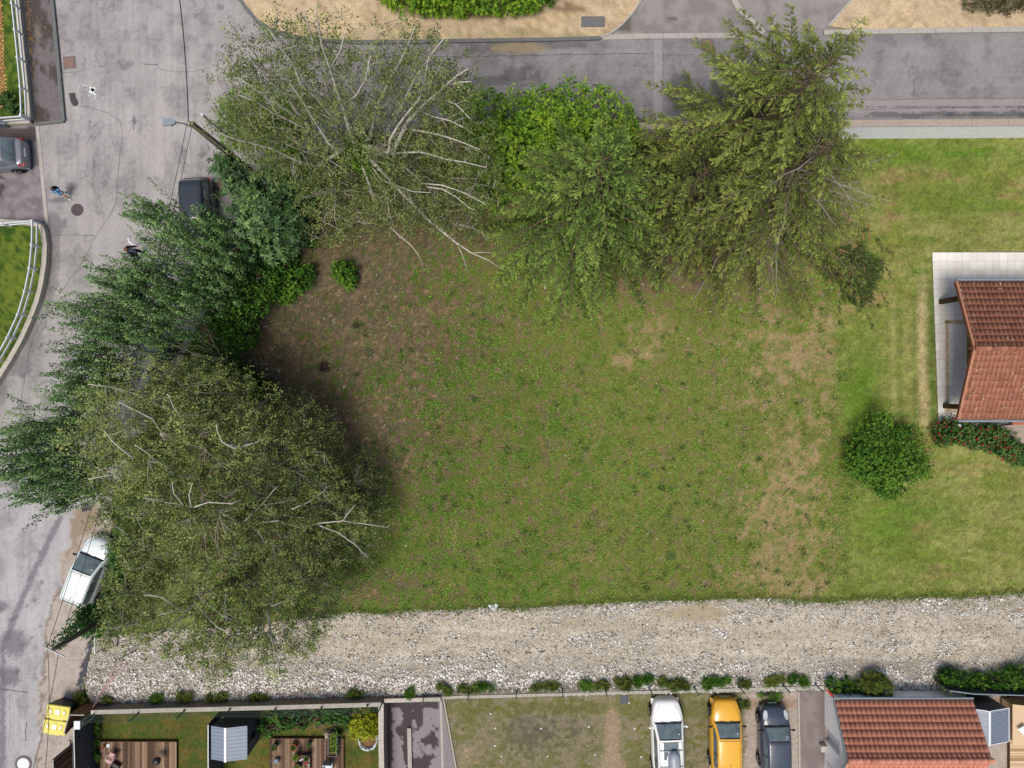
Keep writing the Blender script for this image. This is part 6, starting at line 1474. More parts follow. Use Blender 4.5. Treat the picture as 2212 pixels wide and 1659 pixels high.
# reveals of the doorway
dpt = .3
m.add([(wx0b, yA, YZ), (wx0b + dpt, yA, YZ), (wx0b + dpt, yA, 1.0), (wx0b, yA, 1.0)], [(0, 1, 2, 3)])
m.add([(wx0b, yB, YZ), (wx0b + dpt, yB, YZ), (wx0b + dpt, yB, 1.0), (wx0b, yB, 1.0)], [(3, 2, 1, 0)])
m.add([(wx0b, yA, 1.0), (wx0b + dpt, yA, 1.0), (wx0b + dpt, yB, 1.0), (wx0b, yB, 1.0)], [(0, 1, 2, 3)])
m.build('wall', M['render'], ob, world=True)
m = MB(); m.box((wx0b + dpt - .02, (yA + yB) / 2, YZ + .88), (.05, yA - yB, 1.76)); m.build('door', M['white'], ob, world=True)
m = MB(); p = P(1779, 1611, YZ); m.bbox((wx0b - .18, p.y, YZ + .2), (.36, .34, .4), .02); m.build('step', M['cream'], ob, world=True)
m = MB(); m.box((wx0b - .012, P(0, 1648, YZ).y, YZ + .75), (.03, .5, .8)); m.build('window', M['white'], ob, world=True)
m = MB(); m.bar((Ax - .02, Ay, HE - .03), (Ax - .02, Ry, HR - .03), .04, .16); m.bar((Ax - .02, Sy, HE - .03), (Ax - .02, Ry, HR - .03), .04, .16); m.build('verge_board', M['galv'], ob, world=True)
m = MB(); m.tube([(Ax - .03, Ay + .09, HE - .02), (Bx + .03, Ay + .09, HE - .02)], .065, 8); m.build('gutter', M['galv'], ob, world=True)
t = thing('concrete_block', 'pale concrete block standing at the corner of the cream outbuilding', 'concrete block', P(1789, 1484)); m = MB(); m.bbox((0, 0, .12), (.5, .42, .3), .02); m.build('block', M['concrete'], t)
o = MB(); o.tube([P(1785, 1490, .9), P(1803, 1508, 1.0)], .05, 8); tag(o.build('red_pipe', M['red']), 'short red and white pipe under the gutter of the cream outbuilding', 'pipe')

# metal garden sheds
def shed(label, uL, uRg, uR, vT, vB, he, hr, zb, rib=False, dx=0):
    xL = P(uL, 0, he).x; xR = P(uR, 0, he).x; xM = P(uRg, 0, hr).x; yT = P(0, vT, he).y; yB_ = P(0, vB, he).y
    t = thing('garden_shed', label, 'shed', ((xL + xR) / 2, (yT + yB_) / 2, zb))
    ov = .05; m = MB(); a = [(xL + ov, yT - ov), (xR - ov, yT - ov), (xR - ov, yB_ + ov), (xL + ov, yB_ + ov)]
    m.prism(a, zb, he - .02)
    for y in (yT - ov, yB_ + ov): m.add([(xL + ov, y, he - .02), (xR - ov, y, he - .02), (xM, y, hr - .02)], [(0, 1, 2)])
    k = int((yT - yB_) / .16)
    for i in range(k):
        y = yB_ + ov + (i + .5) * (yT - yB_ - 2 * ov) / k
        m.box((xR - ov + .006, y, (zb + he) / 2), (.012, .05, he - zb - .06)); m.box((xL + ov - .006, y, (zb + he) / 2), (.012, .05, he - zb - .06))
    m.build('walls', M['anth'], t, world=True)
    for nm, xa, xb_ in (('roof_panel', xL, xM), ('roof_panel', xM, xR)):
        m = MB(); za, zb_ = (he, hr) if xa == xL else (hr, he)
        m.add([(xa, yT, za), (xb_, yT, zb_), (xb_, yB_, zb_), (xa, yB_, za), (xa, yT, za - .03), (xb_, yT, zb_ - .03), (xb_, yB_, zb_ - .03), (xa, yB_, za - .03)], [(3, 2, 1, 0), (4, 5, 6, 7), (0, 1, 5, 4), (2, 3, 7, 6), (1, 2, 6, 5), (3, 0, 4, 7)])
        n = 15 if rib else 9
        for i in range(n):
            y = yB_ + (i + .5) * (yT - yB_) / n
            m.bar((xa, y, za + .008), (xb_, y, zb_ + .008), .035 if rib else .012, .022 if rib else .008)
        m.build(nm, M['roofmetal'], t, world=True)
    m = MB(); m.bar((xM, yT + .02, hr + .02), (xM, yB_ - .02, hr + .02), .13, .03); m.build('ridge_cap', M['white'], t, world=True)
    if rib:
        m = MB()
        for y in (yT, yB_): m.bar((xL, y, he + .01), (xM, y, hr + .01), .04, .04); m.bar((xM, y, hr + .01), (xR, y, he + .01), .04, .04)
        m.bar((xR, yT, he + .01), (xR, yB_, he + .01), .04, .04); m.build('edge_trim', M['white'], t, world=True)
    else:
        m = MB(); m.box((xR - ov + .02, (yT * .45 + yB_ * .55), zb + .95), (.03, .32, .36)); m.build('window', M['hole'], t, world=True)
        m = MB(); m.box((xR - ov + .02, yB_ + .42, (zb + he) / 2 - .05), (.025, .6, he - zb - .2)); m.build('door', M['anth'], t, world=True)
    return t
shed('anthracite metal shed with pale roof ridge between the two decks', 456, 487, 534, 1568, 1640, 1.1, 1.35, YZ)
shed('ribbed anthracite shed beside the cream outbuilding', 2085, 2137, 2179, 1529, 1601, 1.1, 1.5, YZ, True)
# screens
def screen(label, pts, z0, z1, mat, at_top=True, tint=.4, slat=None, name='privacy_screen', cat='screen'):
    pw = [Vector(PX(u, v, z1 if at_top else z0)) for u, v in pts]; t = thing(name, label, cat, (pw[0].x, pw[0].y, z0))
    m = MB(); m.path(pw, .03, z0, z1, tint=tint)
    if slat:
        for a, b in zip(pw[:-1], pw[1:]):
            n = int((b - a).length / slat); d = (b - a).normalized(); nn = Vector((-d.y, d.x))
            for k in range(n):
                p = a + d * (k + .5) * slat
                for sg in (-1, 1): m.box((p.x + nn.x * .022 * sg, p.y + nn.y * .022 * sg, (z0 + z1) / 2), (.014, slat * .8, z1 - z0 - .02), math.atan2(d.y, d.x) - math.pi / 2, random.random())
    m.build('panel', M[mat], t, world=True)
    pp = list(pw) + ([pw[0].lerp(pw[-1], k * 1.9 / (pw[-1] - pw[0]).length) for k in range(1, int((pw[-1] - pw[0]).length / 1.9))] if len(pw) == 2 else [])
    for p in pp:
        m = MB(); m.box((p.x, p.y, (z0 + z1) / 2 + .01), (.07, .07, z1 - z0 + .02)); m.build('post', M['anth' if mat != 'woodbrown' else 'woodbrown'], t, world=True)
    m = MB(); m.path(pw, .05, z1 + .001, z1 + .03); m.build('top_rail', M['galv'] if mat == 'anth' else M['kerb'], t, world=True)
    return t
screen('long black slatted screen between the street and the first deck', [(160, 1574), (161, 1620), (163, 1700), (166, 1900)], YZ, 1.15, 'anth', slat=.12)
screen('black screen close to the left wall of the metal shed', [(450, 1566), (450, 1640), (451, 1750)], YZ, 1.0, 'anth')
screen('black screen behind the hedge right of the cream outbuilding', [(2052, 1492), (2104, 1499), (2212, 1502), (2420, 1503)], -.2, 1.35, 'anth')
screen('brown timber screen wrapping the yellow bins, upper panel', [(151, 1544), (182, 1544.5)], -.05, 1.4, 'woodbrown', slat=.13, name='timber_screen')
screen('brown timber screen wrapping the yellow bins, side panel', [(150, 1545), (144, 1564), (139, 1583)], -.05, 1.4, 'woodbrown', slat=.13, name='timber_screen')
screen('weathered timber fence running off the bottom edge by the street', [(115, 1641), (117, 1720), (121, 1900)], -.05, 1.5, 'wood', slat=.13, name='timber_screen', cat='fence')
m = MB(); m.path([PX(u, v, .05) for u, v in ((150, 1600), (146, 1660), (146, 1800))], .14, -.02, .1); o = m.build('kerb', M['kerb']); o['kind'] = 'structure'

# timber decks
def deck(label, u0, v0, u1, v1, z, seed, mat='wood', horiz=False):
    rg = random.Random(seed); a = P(u0, v0, z); b = P(u1, v1, z); m = MB(); w_ = .14
    if not horiz:
        x = a.x
        while x < b.x - .05:
            y = a.y
            while y > b.y:
                L = rg.uniform(1.6, 2.6); y2 = max(b.y, y - L)
                m.box((x + w_ / 2, (y + y2) / 2, z - .014 + rg.uniform(-.002, .002)), (w_ - .012, y - y2 - .006, .028), 0, rg.random()); y = y2
            x += w_
    else:
        y = a.y
        while y > b.y:
            m.box(((a.x + b.x) / 2, y - w_ / 2, z - .014), (b.x - a.x, w_ - .014, .028), 0, rg.random()); y -= w_
    t = thing('timber_deck', label, 'deck', ((a.x + b.x) / 2, (a.y + b.y) / 2, z - .2))
    m.build('boards', M[mat], t, world=True)
    m = MB(); m.box(((a.x + b.x) / 2, a.y + .02, z - .1), (b.x - a.x + .06, .03, .2), 0, .2); m.box((a.x - .02, (a.y + b.y) / 2, z - .1), (.03, a.y - b.y, .2), 0, .2); m.box((b.x + .02, (a.y + b.y) / 2, z - .1), (.03, a.y - b.y, .2), 0, .2)
    m.build('edge_board', M['woodbrown'], t, world=True)
    m = MB(); m.box(((a.x + b.x) / 2, (a.y + b.y) / 2, z - .12), (b.x - a.x - .1, a.y - b.y - .1, .16)); m.build('joists', M['hole'], t, world=True)
    return z
DZ = YZ + .2
deck('brown timber deck with the pink toy chair', 217, 1603, 379, 1900, DZ, 1)
deck('brown timber deck crowded with plant pots', 583, 1596, 741, 1900, DZ, 2)
deck('light timber deck at the bottom right corner', 2182, 1506, 2420, 1900, DZ, 3, 'woodlight', True)
ph = thing('playhouse', 'light timber playhouse cut by the right edge, blue diamond skylight on its roof', 'playhouse', P(2220, 1560, YZ))
m = MB(); a = P(2186, 1522, .2); b = P(2290, 1600, .2)
m.prism([(a.x, a.y), (b.x, a.y), (b.x, b.y), (a.x, b.y)], YZ + .2, .35, .5); m.build('walls', M['woodlight'], ph, world=True)
m = MB(); m.add([(a.x - .1, a.y + .1, .35), (a.x - .1, b.y - .1, .35), (b.x, b.y - .1, 1.2), (b.x, a.y + .1, 1.2), (a.x - .1, a.y + .1, .39), (a.x - .1, b.y - .1, .39), (b.x, b.y - .1, 1.24), (b.x, a.y + .1, 1.24)], [(0, 1, 2, 3), (7, 6, 5, 4), (0, 4, 5, 1), (3, 2, 6, 7), (1, 5, 6, 2), (0, 3, 7, 4)], .75); m.build('roof', M['woodlight'], ph, world=True)
m = MB(); c_ = P(2209, 1576, .65); m.add([c_ + Vector(q) for q in ((-.26, 0, .0), (0, -.28, .12), (.26, 0, .24), (0, .28, .12))], [(0, 1, 2, 3)]); m.build('skylight_frame', M['white'], ph, world=True)
m = MB(); c_ = P(2209, 1576, .66); m.add([c_ + Vector(q) for q in ((-.18, 0, .03), (0, -.2, .12), (.18, 0, .21), (0, .2, .12))], [(0, 1, 2, 3)]); m.build('skylight', m_plain('blue_pane', C(126, 196, 214), .2, .6, .1), ph, world=True)
m = MB(); b0 = P(883, 1572, YZ + .1); m.box((b0.x + .1, b0.y - 3.5, YZ + .1), (.22, 7, .16), R(1.2)); tag(m.build('timber_beam', M['kerb']), 'long pale beam lying on the damp asphalt terrace', 'beam')

# white corner markers in the car park
stud = None
for i, (u, v) in enumerate(((1169, 1574), (1272, 1570), (1371, 1574), (1183, 1634), (1285, 1631), (1385, 1635), (1359, 1518), (1070, 1573), (1069, 1611), (1083, 1634), (1060, 1542))):
    if stud is None:
        m = MB(); m.lathe((0, 0, 0), [(.01, 0), (.055, 0), (.045, .02), (.01, .025)], 10); stud = m.mesh('marker_stud'); stud.materials.append(M['white'])
    o = bpy.data.objects.new('marker_stud', stud); o.location = P(u, v, YZ + .01); col.objects.link(o)
    tag(o, 'white stud in the mossy car park, ' + ['second from left in middle row', 'third from left in middle row', 'rightmost of the middle row', 'second from left in lowest row', 'third from left in lowest row', 'rightmost of the lowest row', 'alone beside the square cover', 'leftmost of the middle row', 'leftmost, between two rows', 'leftmost of the lowest row', 'topmost near the thin pale edging'][i], 'marker', 'white studs in the car park')

# poles and cables
def uv2(u, v, z): return P(u, v, z)
t = thing('utility_pole', 'ladder-sided concrete pole holding the street lamp at the junction', 'utility pole', P(540, 376, 0))
top = P(412, 265, 8.0); base = P(0, 0); bs = Vector((top.x, top.y, 0)); t.location = bs
m = MB(); W0, W1 = .34, .2
for sx_ in (-1, 1):
    m.add([(bs.x + sx_ * W0 / 2 - .045, bs.y - .1, -.05), (bs.x + sx_ * W0 / 2 + .045, bs.y - .1, -.05), (bs.x + sx_ * W0 / 2 + .045, bs.y + .1, -.05), (bs.x + sx_ * W0 / 2 - .045, bs.y + .1, -.05),
           (bs.x + sx_ * W1 / 2 * .6 - .035, bs.y - .08, 8), (bs.x + sx_ * W1 / 2 * .6 + .035, bs.y - .08, 8), (bs.x + sx_ * W1 / 2 * .6 + .035, bs.y + .08, 8), (bs.x + sx_ * W1 / 2 * .6 - .035, bs.y + .08, 8)],
          [(3, 2, 1, 0), (4, 5, 6, 7), (0, 1, 5, 4), (1, 2, 6, 5), (2, 3, 7, 6), (3, 0, 4, 7)])
for k in range(17): z = .5 + k * .45; wd_ = W0 + (W1 * .6 - W0) * z / 8; m.box((bs.x, bs.y, z), (wd_, .12, .16 if z < 6 else .3))
m.box((bs.x, bs.y, 7.0), (.15, .13, 1.9)); m.build('pole', M['pole'], t, world=True)
m = MB(); a0 = Vector((bs.x - .05, bs.y - .08, 7.6)); a1 = P(380, 264, 8.4); m.tube([a0, a0 + Vector((-.2, 0, .5)), a1], [.035, .035, .03], 8); m.build('lamp_arm', M['galv'], t, world=True)
m = MB(); a2 = P(353, 263, 8.5); d = (a2 - a1); n = Vector((0, 1, 0))
vs = [a1 + n * .06, a1 - n * .06, a1 + d * .35 - n * .17, a2 - n * .16, a2 + n * .15, a1 + d * .35 + n * .15]; k = len(vs)
m.add([v + Vector((0, 0, .06)) for v in vs] + [v - Vector((0, 0, .05)) for v in vs], [tuple(range(k)), tuple(range(2 * k - 1, k - 1, -1))] + [(i, k + i, k + (i + 1) % k, (i + 1) % k) for i in range(k)]); m.build('lamp_head', M['galv'], t, world=True)
t = thing('steel_post', 'slim grey steel post with a white cap next to the lamp pole', 'post', (P(437, 248, 7).x, P(437, 248, 7).y, 0))
m = MB(); m.tube([(0, 0, 0), (0, 0, 7.0)], [.07, .055], 10); m.build('pole', M['galv'], t); m = MB(); m.lathe((0, 0, 7.0), [(.06, 0), (.08, .0), (.06, .06), (.01, .08)], 10); m.build('cap', M['white'], t)
m = MB(); m.bar((-.05, 0, 6.95), (-.42, .05, 6.95), .04, .03); m.build('bracket', M['galv'], t)
tp = P(119, 1400, 8.0); t = thing('utility_pole', 'dark wooden pole wrapped in creeper over the silver hatchback', 'utility pole', (tp.x, tp.y, 0))
m = MB(); m.tube([(0, 0, 0), (0, 0, 8.1)], [.14, .10], 10); m.build('pole', m_plain('dark_pole', C(74, 72, 60), .9, .1, .3, 5), t, smooth=True)
m = MB(); a = P(92, 1396, 7.9) - Vector((tp.x, tp.y, 0)); b_2 = P(140, 1419, 7.9) - Vector((tp.x, tp.y, 0)); m.bar(a, b_2, .05, .05); m.build('crossarm', M['galv'], t)
def cable(label, a, b, sag, r_=.012):
    a, b = Vector(a), Vector(b); m = MB(); pts = [a.lerp(b, k / 24) - Vector((0, 0, sag * 4 * (k / 24) * (1 - k / 24))) for k in range(25)]
    m.tube(pts, r_, 4); tag(m.build('overhead_cable', M['cable']), label, 'cable')
cable('black cable running from the lamp pole off the top of the picture', P(407, 262, 7.9), P(372, -120, 7.9), .3, .022)
cable('cable crossing above the silver hatchback, left of the pair', P(101, 1402, 7.9), P(405, 262, 7.8), .7)
cable('cable crossing above the silver hatchback, right of the pair', P(124, 1411, 7.9), P(416, 266, 7.7), .6)
cable('thin cable from the creeper clad pole to the bottom edge, left', P(126, 1412, 7.9), P(40, 1760, 7.6), .3)
cable('thin cable from the creeper clad pole to the bottom edge, right', P(103, 1404, 7.9), P(86, 1760, 7.6), .3)

# odds and ends at the west end of the gravel
def hollow_block(label, u, v, rz):
    t = thing('hollow_block', label, 'concrete block', P(u, v, .02), rz); m = MB()
    m.box((0, .0, .1), (.2, .5, .2)); m.build('block', M['concrete'], t)
    m = MB()
    for k in (-.16, -.05, .05, .16):
        for s_ in (-.045, .045): m.box((s_, k, .2), (.055, .07, .006))
    m.build('cells', M['hole'], t)
hollow_block('hollow grey block standing near the white rod on the gravel', 252, 1384, R(-6))
hollow_block('hollow pale block lying against the stained wall', 226, 1512, R(80))
for lab, a, b_2, r_, mt in (('white plastic rod lying at the west end of the gravel', (205, 1374, .05), (205, 1412, .05), .035, 'white'), ('dark rod lying across the gravel beside the hollow block', (207, 1411, .12), (249, 1387, .2), .02, 'cable'), ('black iron bar lying on the gravel near the pink tapes', (246, 1430, .35), (295, 1404, .06), .025, 'cable'), ('thin dark wire resting above the hollow block', (243, 1396, .15), (292, 1377, .05), .01, 'cable')):
    m = MB(); m.tube([P(*a), P(*b_2)], r_, 6); tag(m.build('rod', M[mt]), lab, 'rod')
M['pink'] = m_plain('pink_tape', C(202, 166, 168), .6, .2, .2, 9)
for i, (lab, pts) in enumerate((('pink plastic strand on the gravel, nearest the wall corner', [(200, 1528, .9), (207, 1512, .3), (222, 1488, .1), (240, 1458, .08), (253, 1432, .06)]), ('pink plastic strand on the gravel ending by the iron bar', [(204, 1524, .9), (213, 1505, .2), (230, 1478, .08), (256, 1450, .06), (262, 1428, .06)]), ('pink plastic strand curling away on the right', [(207, 1520, .8), (222, 1494, .1), (244, 1468, .06), (268, 1440, .06), (273, 1429, .06)]))):
    m = MB(); m.tube([P(*q) for q in pts], .02, 4); tag(m.build('plastic_strand', M['pink']), lab, 'plastic strand')
t = thing('meter_cabinet', 'small grey white cabinet beside the timber bin screen', 'cabinet', P(167, 1566, 1.2) - Vector((0, 0, 1.2))); m = MB(); m.bbox((0, 0, .6), (.3, .42, 1.2), .02); m.build('cabinet_body', M['galv'], t); m = MB(); m.bbox((0, 0, 1.22), (.34, .46, .05), .01); m.build('cabinet_top', M['white'], t)
m = MB(); p = P(1066, 1312, .1)
for k in range(9): m.ball((p.x + random.uniform(-.2, .2), p.y + random.uniform(-.12, .12), .02), random.uniform(.05, .11), 5, sq=(1.2, .8, .5))
tag(m.build('lime_heap', M['white']), 'small heap of white rubble at the upper edge of the gravel', 'rubble')
# ------------------------------------------------------------------ cars
def paint(name, c, rough=.28, metal=0.0, spec=.5):
    return m_plain(name, c, rough, spec, .02, 2, metal=metal, coat=.6)
def rib(m, rows, close=True, tint=.5):
    n = len(rows[0]); vs = [p for r in rows for p in r]; fs = []
    for i in range(len(rows) - 1):
        for k in range(n - 1): fs.append((i*n+k, i*n+k+1, (i+1)*n+k+1, (i+1)*n+k))
    m.add(vs, fs, tint)
def car(label, loc, rotz, L, W, Hc, mat, ys, cat='car', group=None, mirror='black', zb=.95, hood=(.90, .70), rear='hatch', plate=True, plate_rear=False, rails=False, grille='black', lightshape='side', wscale=1.0, glassz=.35):
    """ys: windscreen foot, roof front, roof rear, rear-window foot (y, forward positive)"""
    t = thing('parked_car', label, cat, loc, rotz, group)
    y1, y2, y3, y4 = ys; hw = W / 2
    def halfw(y):
        s = 2 * y / L
        if s > 0: return hw * (1 - abs(s) ** 3.8 * .36) * math.sqrt(max(0, 1 - max(0, (s - .93) / .07) ** 2 * .45))
        return hw * (1 - abs(s) ** 5 * .16) * math.sqrt(max(0, 1 - max(0, (-s - .95) / .05) ** 2 * .35))
    def topz(y):
        if y > y1:
            k = (y - y1) / (L / 2 - y1); return zb - .01 + (hood[1] - zb) * k ** 2.2 if k < .93 else (hood[1]) - (k - .93) / .07 * .16
        if y < y4:
            k = (y4 - y) / (y4 + L / 2 + 1e-6); return zb - .05 * k
        return zb
    yy = [-L/2, -L/2 + .03, -L/2 + .1, -L/2 + .25, -L/2 + .5] + list(np.linspace(-L/2 + .8, L/2 - .9, 14)) + [L/2 - .6, L/2 - .4, L/2 - .24, L/2 - .12, L/2 - .05, L/2]
    rows = []
    for y in yy:
        w_ = halfw(y); z = topz(y); s = 2 * y / L
        cr = .02 + .03 * (y > y1)
        half = [(w_ * .90, .24), (w_ * .985, .30), (w_, .48), (w_ * .995, z * .74), (w_ * .96, z - .10), (w_ * .90, z - .03), (w_ * .78, z + .0), (w_ * .5, z + cr * .8), (0, z + cr)]
        if y in (yy[0], yy[-1]): half = [(a * .985, .3 + (b - .3) * .88) for a, b in half]
        rows.append([(-a, y, b) for a, b in half] + [(a, y, b) for a, b in half[-2::-1]])
    m = MB(); rib(m, rows)
    n = len(rows[0]); m.f.append(tuple(range(n - 1, -1, -1))); m.f.append(tuple((len(rows) - 1) * n + k for k in range(n)))
    # under-floor
    m.add([(-hw * .9, -L/2 + .1, .24), (hw * .9, -L/2 + .1, .24), (hw * .85, L/2 - .15, .24), (-hw * .85, L/2 - .15, .24)], [(3, 2, 1, 0)])
    body = m.build('body', mat, t, smooth=True)
    # cabin
    def cab_top(y):
        if y > y2: k = (y1 - y) / (y1 - y2); return zb + (Hc - zb) * (k ** .82)
        if y < y3:
            k = (y - y4) / (y3 - y4); return zb + (Hc - zb) * (max(0, k) ** .8)
        k = (y - y3) / (y2 - y3); return Hc + .025 * math.sin(math.pi * k)
    def cab(y, q, off=0.0):
        tz = cab_top(y); wb = min(halfw(y) * .93, hw * .93); sg = -1 if q < 0 else 1; q = abs(q)   # q: 1 = belt, 0 = centre
        lean = .30
        wc = wb - (tz - zb) * lean
        if q > .6:
            k = (1 - q) / .4; x = wb + (wc - wb) * k; z = zb + (tz - .05 - zb) * k if tz - zb > .05 else zb
            x += off; 
        elif q > .48:
            k = (.6 - q) / .12; x = wc - .09 * k + off * .7; z = (tz - .05 if tz - zb > .05 else zb) + (.05 if tz - zb > .05 else tz - zb) * math.sin(k * math.pi / 2) + off * .7
        else:
            k = q / .48; x = (wc - .09) * k; z = tz + .03 * (1 - k * k) + off
        return (sg * x, y + (off * .6 if y > y2 - .01 else (-off * .6 if y < y3 + .01 else 0)), z)
    ycab = list(np.linspace(y4, y3, 6)) + list(np.linspace(y3, y2, 8))[1:] + list(np.linspace(y2, y1, 8))[1:]
    Q = [-1, -.9, -.8, -.7, -.6, -.56, -.52, -.48, -.3, -.15, 0, .15, .3, .48, .52, .56, .6, .7, .8, .9, 1]
    m = MB(); rib(m, [[cab(y, q) for q in Q] for y in ycab]); m.build('cabin', mat, t, smooth=True)
    def panel(nm, yl, qa, qb, off=.012, mt='glass', nq=7):
        m = MB(); rows = [[cab(y, qa(y) + (qb(y) - qa(y)) * k / nq, off) for k in range(nq + 1)] for y in yl]
        rib(m, rows); return m.build(nm, M[mt] if isinstance(mt, str) else mt, t, smooth=True)
    panel('windscreen', np.linspace(y1 - .03, y2 + .06, 8), lambda y: -.47, lambda y: .47, nq=12)
    panel('rear_window', np.linspace(y4 + .04 if rear == 'hatch' else y4 + .03, y3 - .04, 6), lambda y: -.44, lambda y: .44, nq=10)
    panel('cowl', np.linspace(y1 + .02, y1 - .10, 3), lambda y: -.5, lambda y: .5, off=.016, mt='black', nq=10)
    panel('top_tint', np.linspace(y2 + .11, y2 + .05, 3), lambda y: -.47, lambda y: .47, off=.016, mt='black', nq=10)
    m = MB(); q_ = cab(y2 + (y1 - y2) * .35, .36, .02); m.box(q_, (.06, .06, .012), tilt=Matrix.Rotation(-.4, 3, 'X')); m.build('sticker', M['white'], t)
    m = MB()
    for yy_ in (y2 - .04, y3 + .06):
        pp = [cab(yy_, q_, .012) for q_ in np.linspace(-.5, .5, 9)]
        for a, b_ in zip(pp[:-1], pp[1:]): m.bar(a, b_, .012, .006)
    for sx_ in (-1, 1):
        pp = [cab(y_, sx_ * .46, .012) for y_ in np.linspace(y3 + .06, y2 - .04, 7)]
        for a, b_ in zip(pp[:-1], pp[1:]): m.bar(a, b_, .012, .006)
    m.build('roof_seams', M['crack'], t)
    for sg in (-1, 1):
        def qa(y, sg=sg): return sg * .95
        def qb(y, sg=sg): return sg * .66
        yl = np.linspace(y4 + (y3 - y4) * .75 + .1, y2 + (y1 - y2) * .55, 12)
        panel('side_window', yl, qa, qb, .010, nq=4)
        m = MB(); ym_ = (y2 + y3) / 2 - .05; m.add([cab(ym_ - .035, sg * .96, .016), cab(ym_ + .035, sg * .96, .016), cab(ym_ + .03, sg * .64, .016), cab(ym_ - .03, sg * .64, .016)], [(0, 1, 2, 3)]); m.build('door_pillar', M['black'], t)
    # wheels
    wm = None
    for sx_ in (-1, 1):
        for wy_ in (L/2 - .82, -L/2 + .72):
            c = (sx_ * (hw - .10), wy_, .315)
            rot = Matrix.Rotation(sx_ * math.pi / 2, 3, 'Y')
            m = MB(); m.lathe((0, 0, 0), [(.20, -.1), (.30, -.1), (.315, -.07), (.315, .07), (.30, .105), (.22, .108)], 20, rot=rot); o = m.build('wheel', M['rubber'], t, smooth=True); o.location = c
            m = MB(); m.lathe((0, 0, 0), [(.02, .085), (.05, .10), (.06, .08), (.19, .075), (.215, .108), (.225, .10)], 20, rot=rot)
            for k in range(5):
                a = k * 2 * math.pi / 5; m.bar(rot @ Vector((.04 * math.cos(a), .04 * math.sin(a), .1)), rot @ Vector((.2 * math.cos(a), .2 * math.sin(a), .105)), .05, .02)
            r2 = m.build('rim', M['rim'], o)
            m = MB(); m.lathe((sx_ * (halfw(wy_) - .0), wy_, .33), [(.345, -.01), (.37, .004), (.01, .006)], 20, rot=rot); m.build('wheel_arch', M['black'], t)
            o.location = (sx_ * (halfw(wy_) - .06), wy_, .315)
    # lamps
    for sx_ in (-1, 1):
        m = MB(); w_ = halfw(L/2 - .3); yf = L/2
        pts = [(w_ * .99, yf - .52, hood[1] + .03), (w_ * .93, yf - .24, hood[1] - .02), (halfw(yf - .1) * .86, yf - .09, hood[1] - .08), (w_ * .62, yf - .08, hood[1] - .01), (w_ * .74, yf - .22, hood[1] + .05), (w_ * .90, yf - .50, hood[1] + .09)]
        if lightshape == 'oval': pts = [(w_ * 1.02, yf - .66, .90), (w_ * 1.02, yf - .40, .82), (w_ * .86, yf - .20, .77), (w_ * .68, yf - .26, .82), (w_ * .68, yf - .50, .92), (w_ * .86, yf - .70, .97)]
        pts = [(sx_ * a, b_, z + .012) for a, b_, z in pts]; lo = [(a * .97, b_ - .02, z - .07) for a, b_, z in pts]; k = len(pts)
        m.add(pts + lo, [tuple(range(k))] + [(i, k + i, k + (i + 1) % k, (i + 1) % k) for i in range(k)]); m.build('headlight', M['lampglass'], t)
        m = MB(); yr = -L/2; w_ = halfw(yr + .15)
        pts = [(w_ * 1.0, yr + .30, .86), (w_ * 1.005, yr + .10, .80), (w_ * .93, yr - .005, .78), (w_ * .70, yr + .0, .84), (w_ * .74, yr + .06, .955), (w_ * .92, yr + .22, .97)]
        pts = [(sx_ * a, b_, z) for a, b_, z in pts]; lo = [(a * .96, b_ + .05, z - .14) for a, b_, z in pts]
        m.add(pts + lo, [tuple(range(k))] + [(i, k + i, k + (i + 1) % k, (i + 1) % k) for i in range(k)]); m.build('tail_light', M['red'], t)
        # mirror
        m = MB(); ymr = y1 - .30; wx = halfw(ymr)
        m.ball((sx_ * (wx + .10), ymr, zb + .03), .11, 7, sq=(1.0, .55, .7)); m.bar((sx_ * (wx - .08), ymr, zb), (sx_ * (wx + .04), ymr, zb + .01), .05, .04); m.build('mirror', mat if mirror == 'body' else M[mirror], t, smooth=True)
    m = MB(); yf = L/2; w_ = halfw(yf - .05)
    m.add([(-w_ * .55, yf - .13, hood[1] - .035), (w_ * .55, yf - .13, hood[1] - .035), (w_ * .50, yf + .004, hood[1] - .20), (-w_ * .50, yf + .004, hood[1] - .20)], [(0, 1, 2, 3), (3, 2, 1, 0)][:1]); m.build('grille', M[grille], t)
    if plate:
        m = MB(); m.box((0, yf + .008, hood[1] - .26), (.5, .02, .11), tilt=Matrix.Rotation(.2, 3, 'X')); m.build('number_plate', M['white'], t)
    if plate_rear:
        m = MB(); m.box((0, -L/2 - .008, .74), (.5, .02, .11), tilt=Matrix.Rotation(-.5, 3, 'X')); pl = m.build('number_plate', M['white'], t)
        m = MB()
        for s_ in (-1, 1): m.box((s_ * .27, -L/2 - .012, .742), (.045, .022, .115), tilt=Matrix.Rotation(-.5, 3, 'X'))
        m.build('plate_band', m_plain('plate_blue', C(70, 120, 190), .5), pl)
    # bonnet seams, wipers and aerial
    m = MB()
    for sx_ in (-1, 1):
        pp = [(sx_ * halfw(y) * f, y, topz(y) + .032 * (1 - f) + .016) for y, f in ((y1 - .02, .86), (y1 + .3, .82), (L/2 - .5, .72), (L/2 - .2, .6))]
        for a, b_ in zip(pp[:-1], pp[1:]): m.bar(a, b_, .012, .006)
    m.build('bonnet_seam', M['crack'], t)
    m = MB(); m.bar((-.45, y1 + .02, zb + .04), (.12, y1 - .06, zb + .11), .018, .012); m.bar((.1, y1 + .02, zb + .04), (.6, y1 - .04, zb + .07), .018, .012); m.build('wipers', M['black'], t)
    m = MB(); m.bar((0, y3 + .25 if y3 < 0 else y3, Hc + .04), (0, y3 + .12, Hc + .10), .015, .015); m.box((0, y3 + .26, Hc + .05), (.04, .08, .02)); m.build('aerial', M['black'], t)
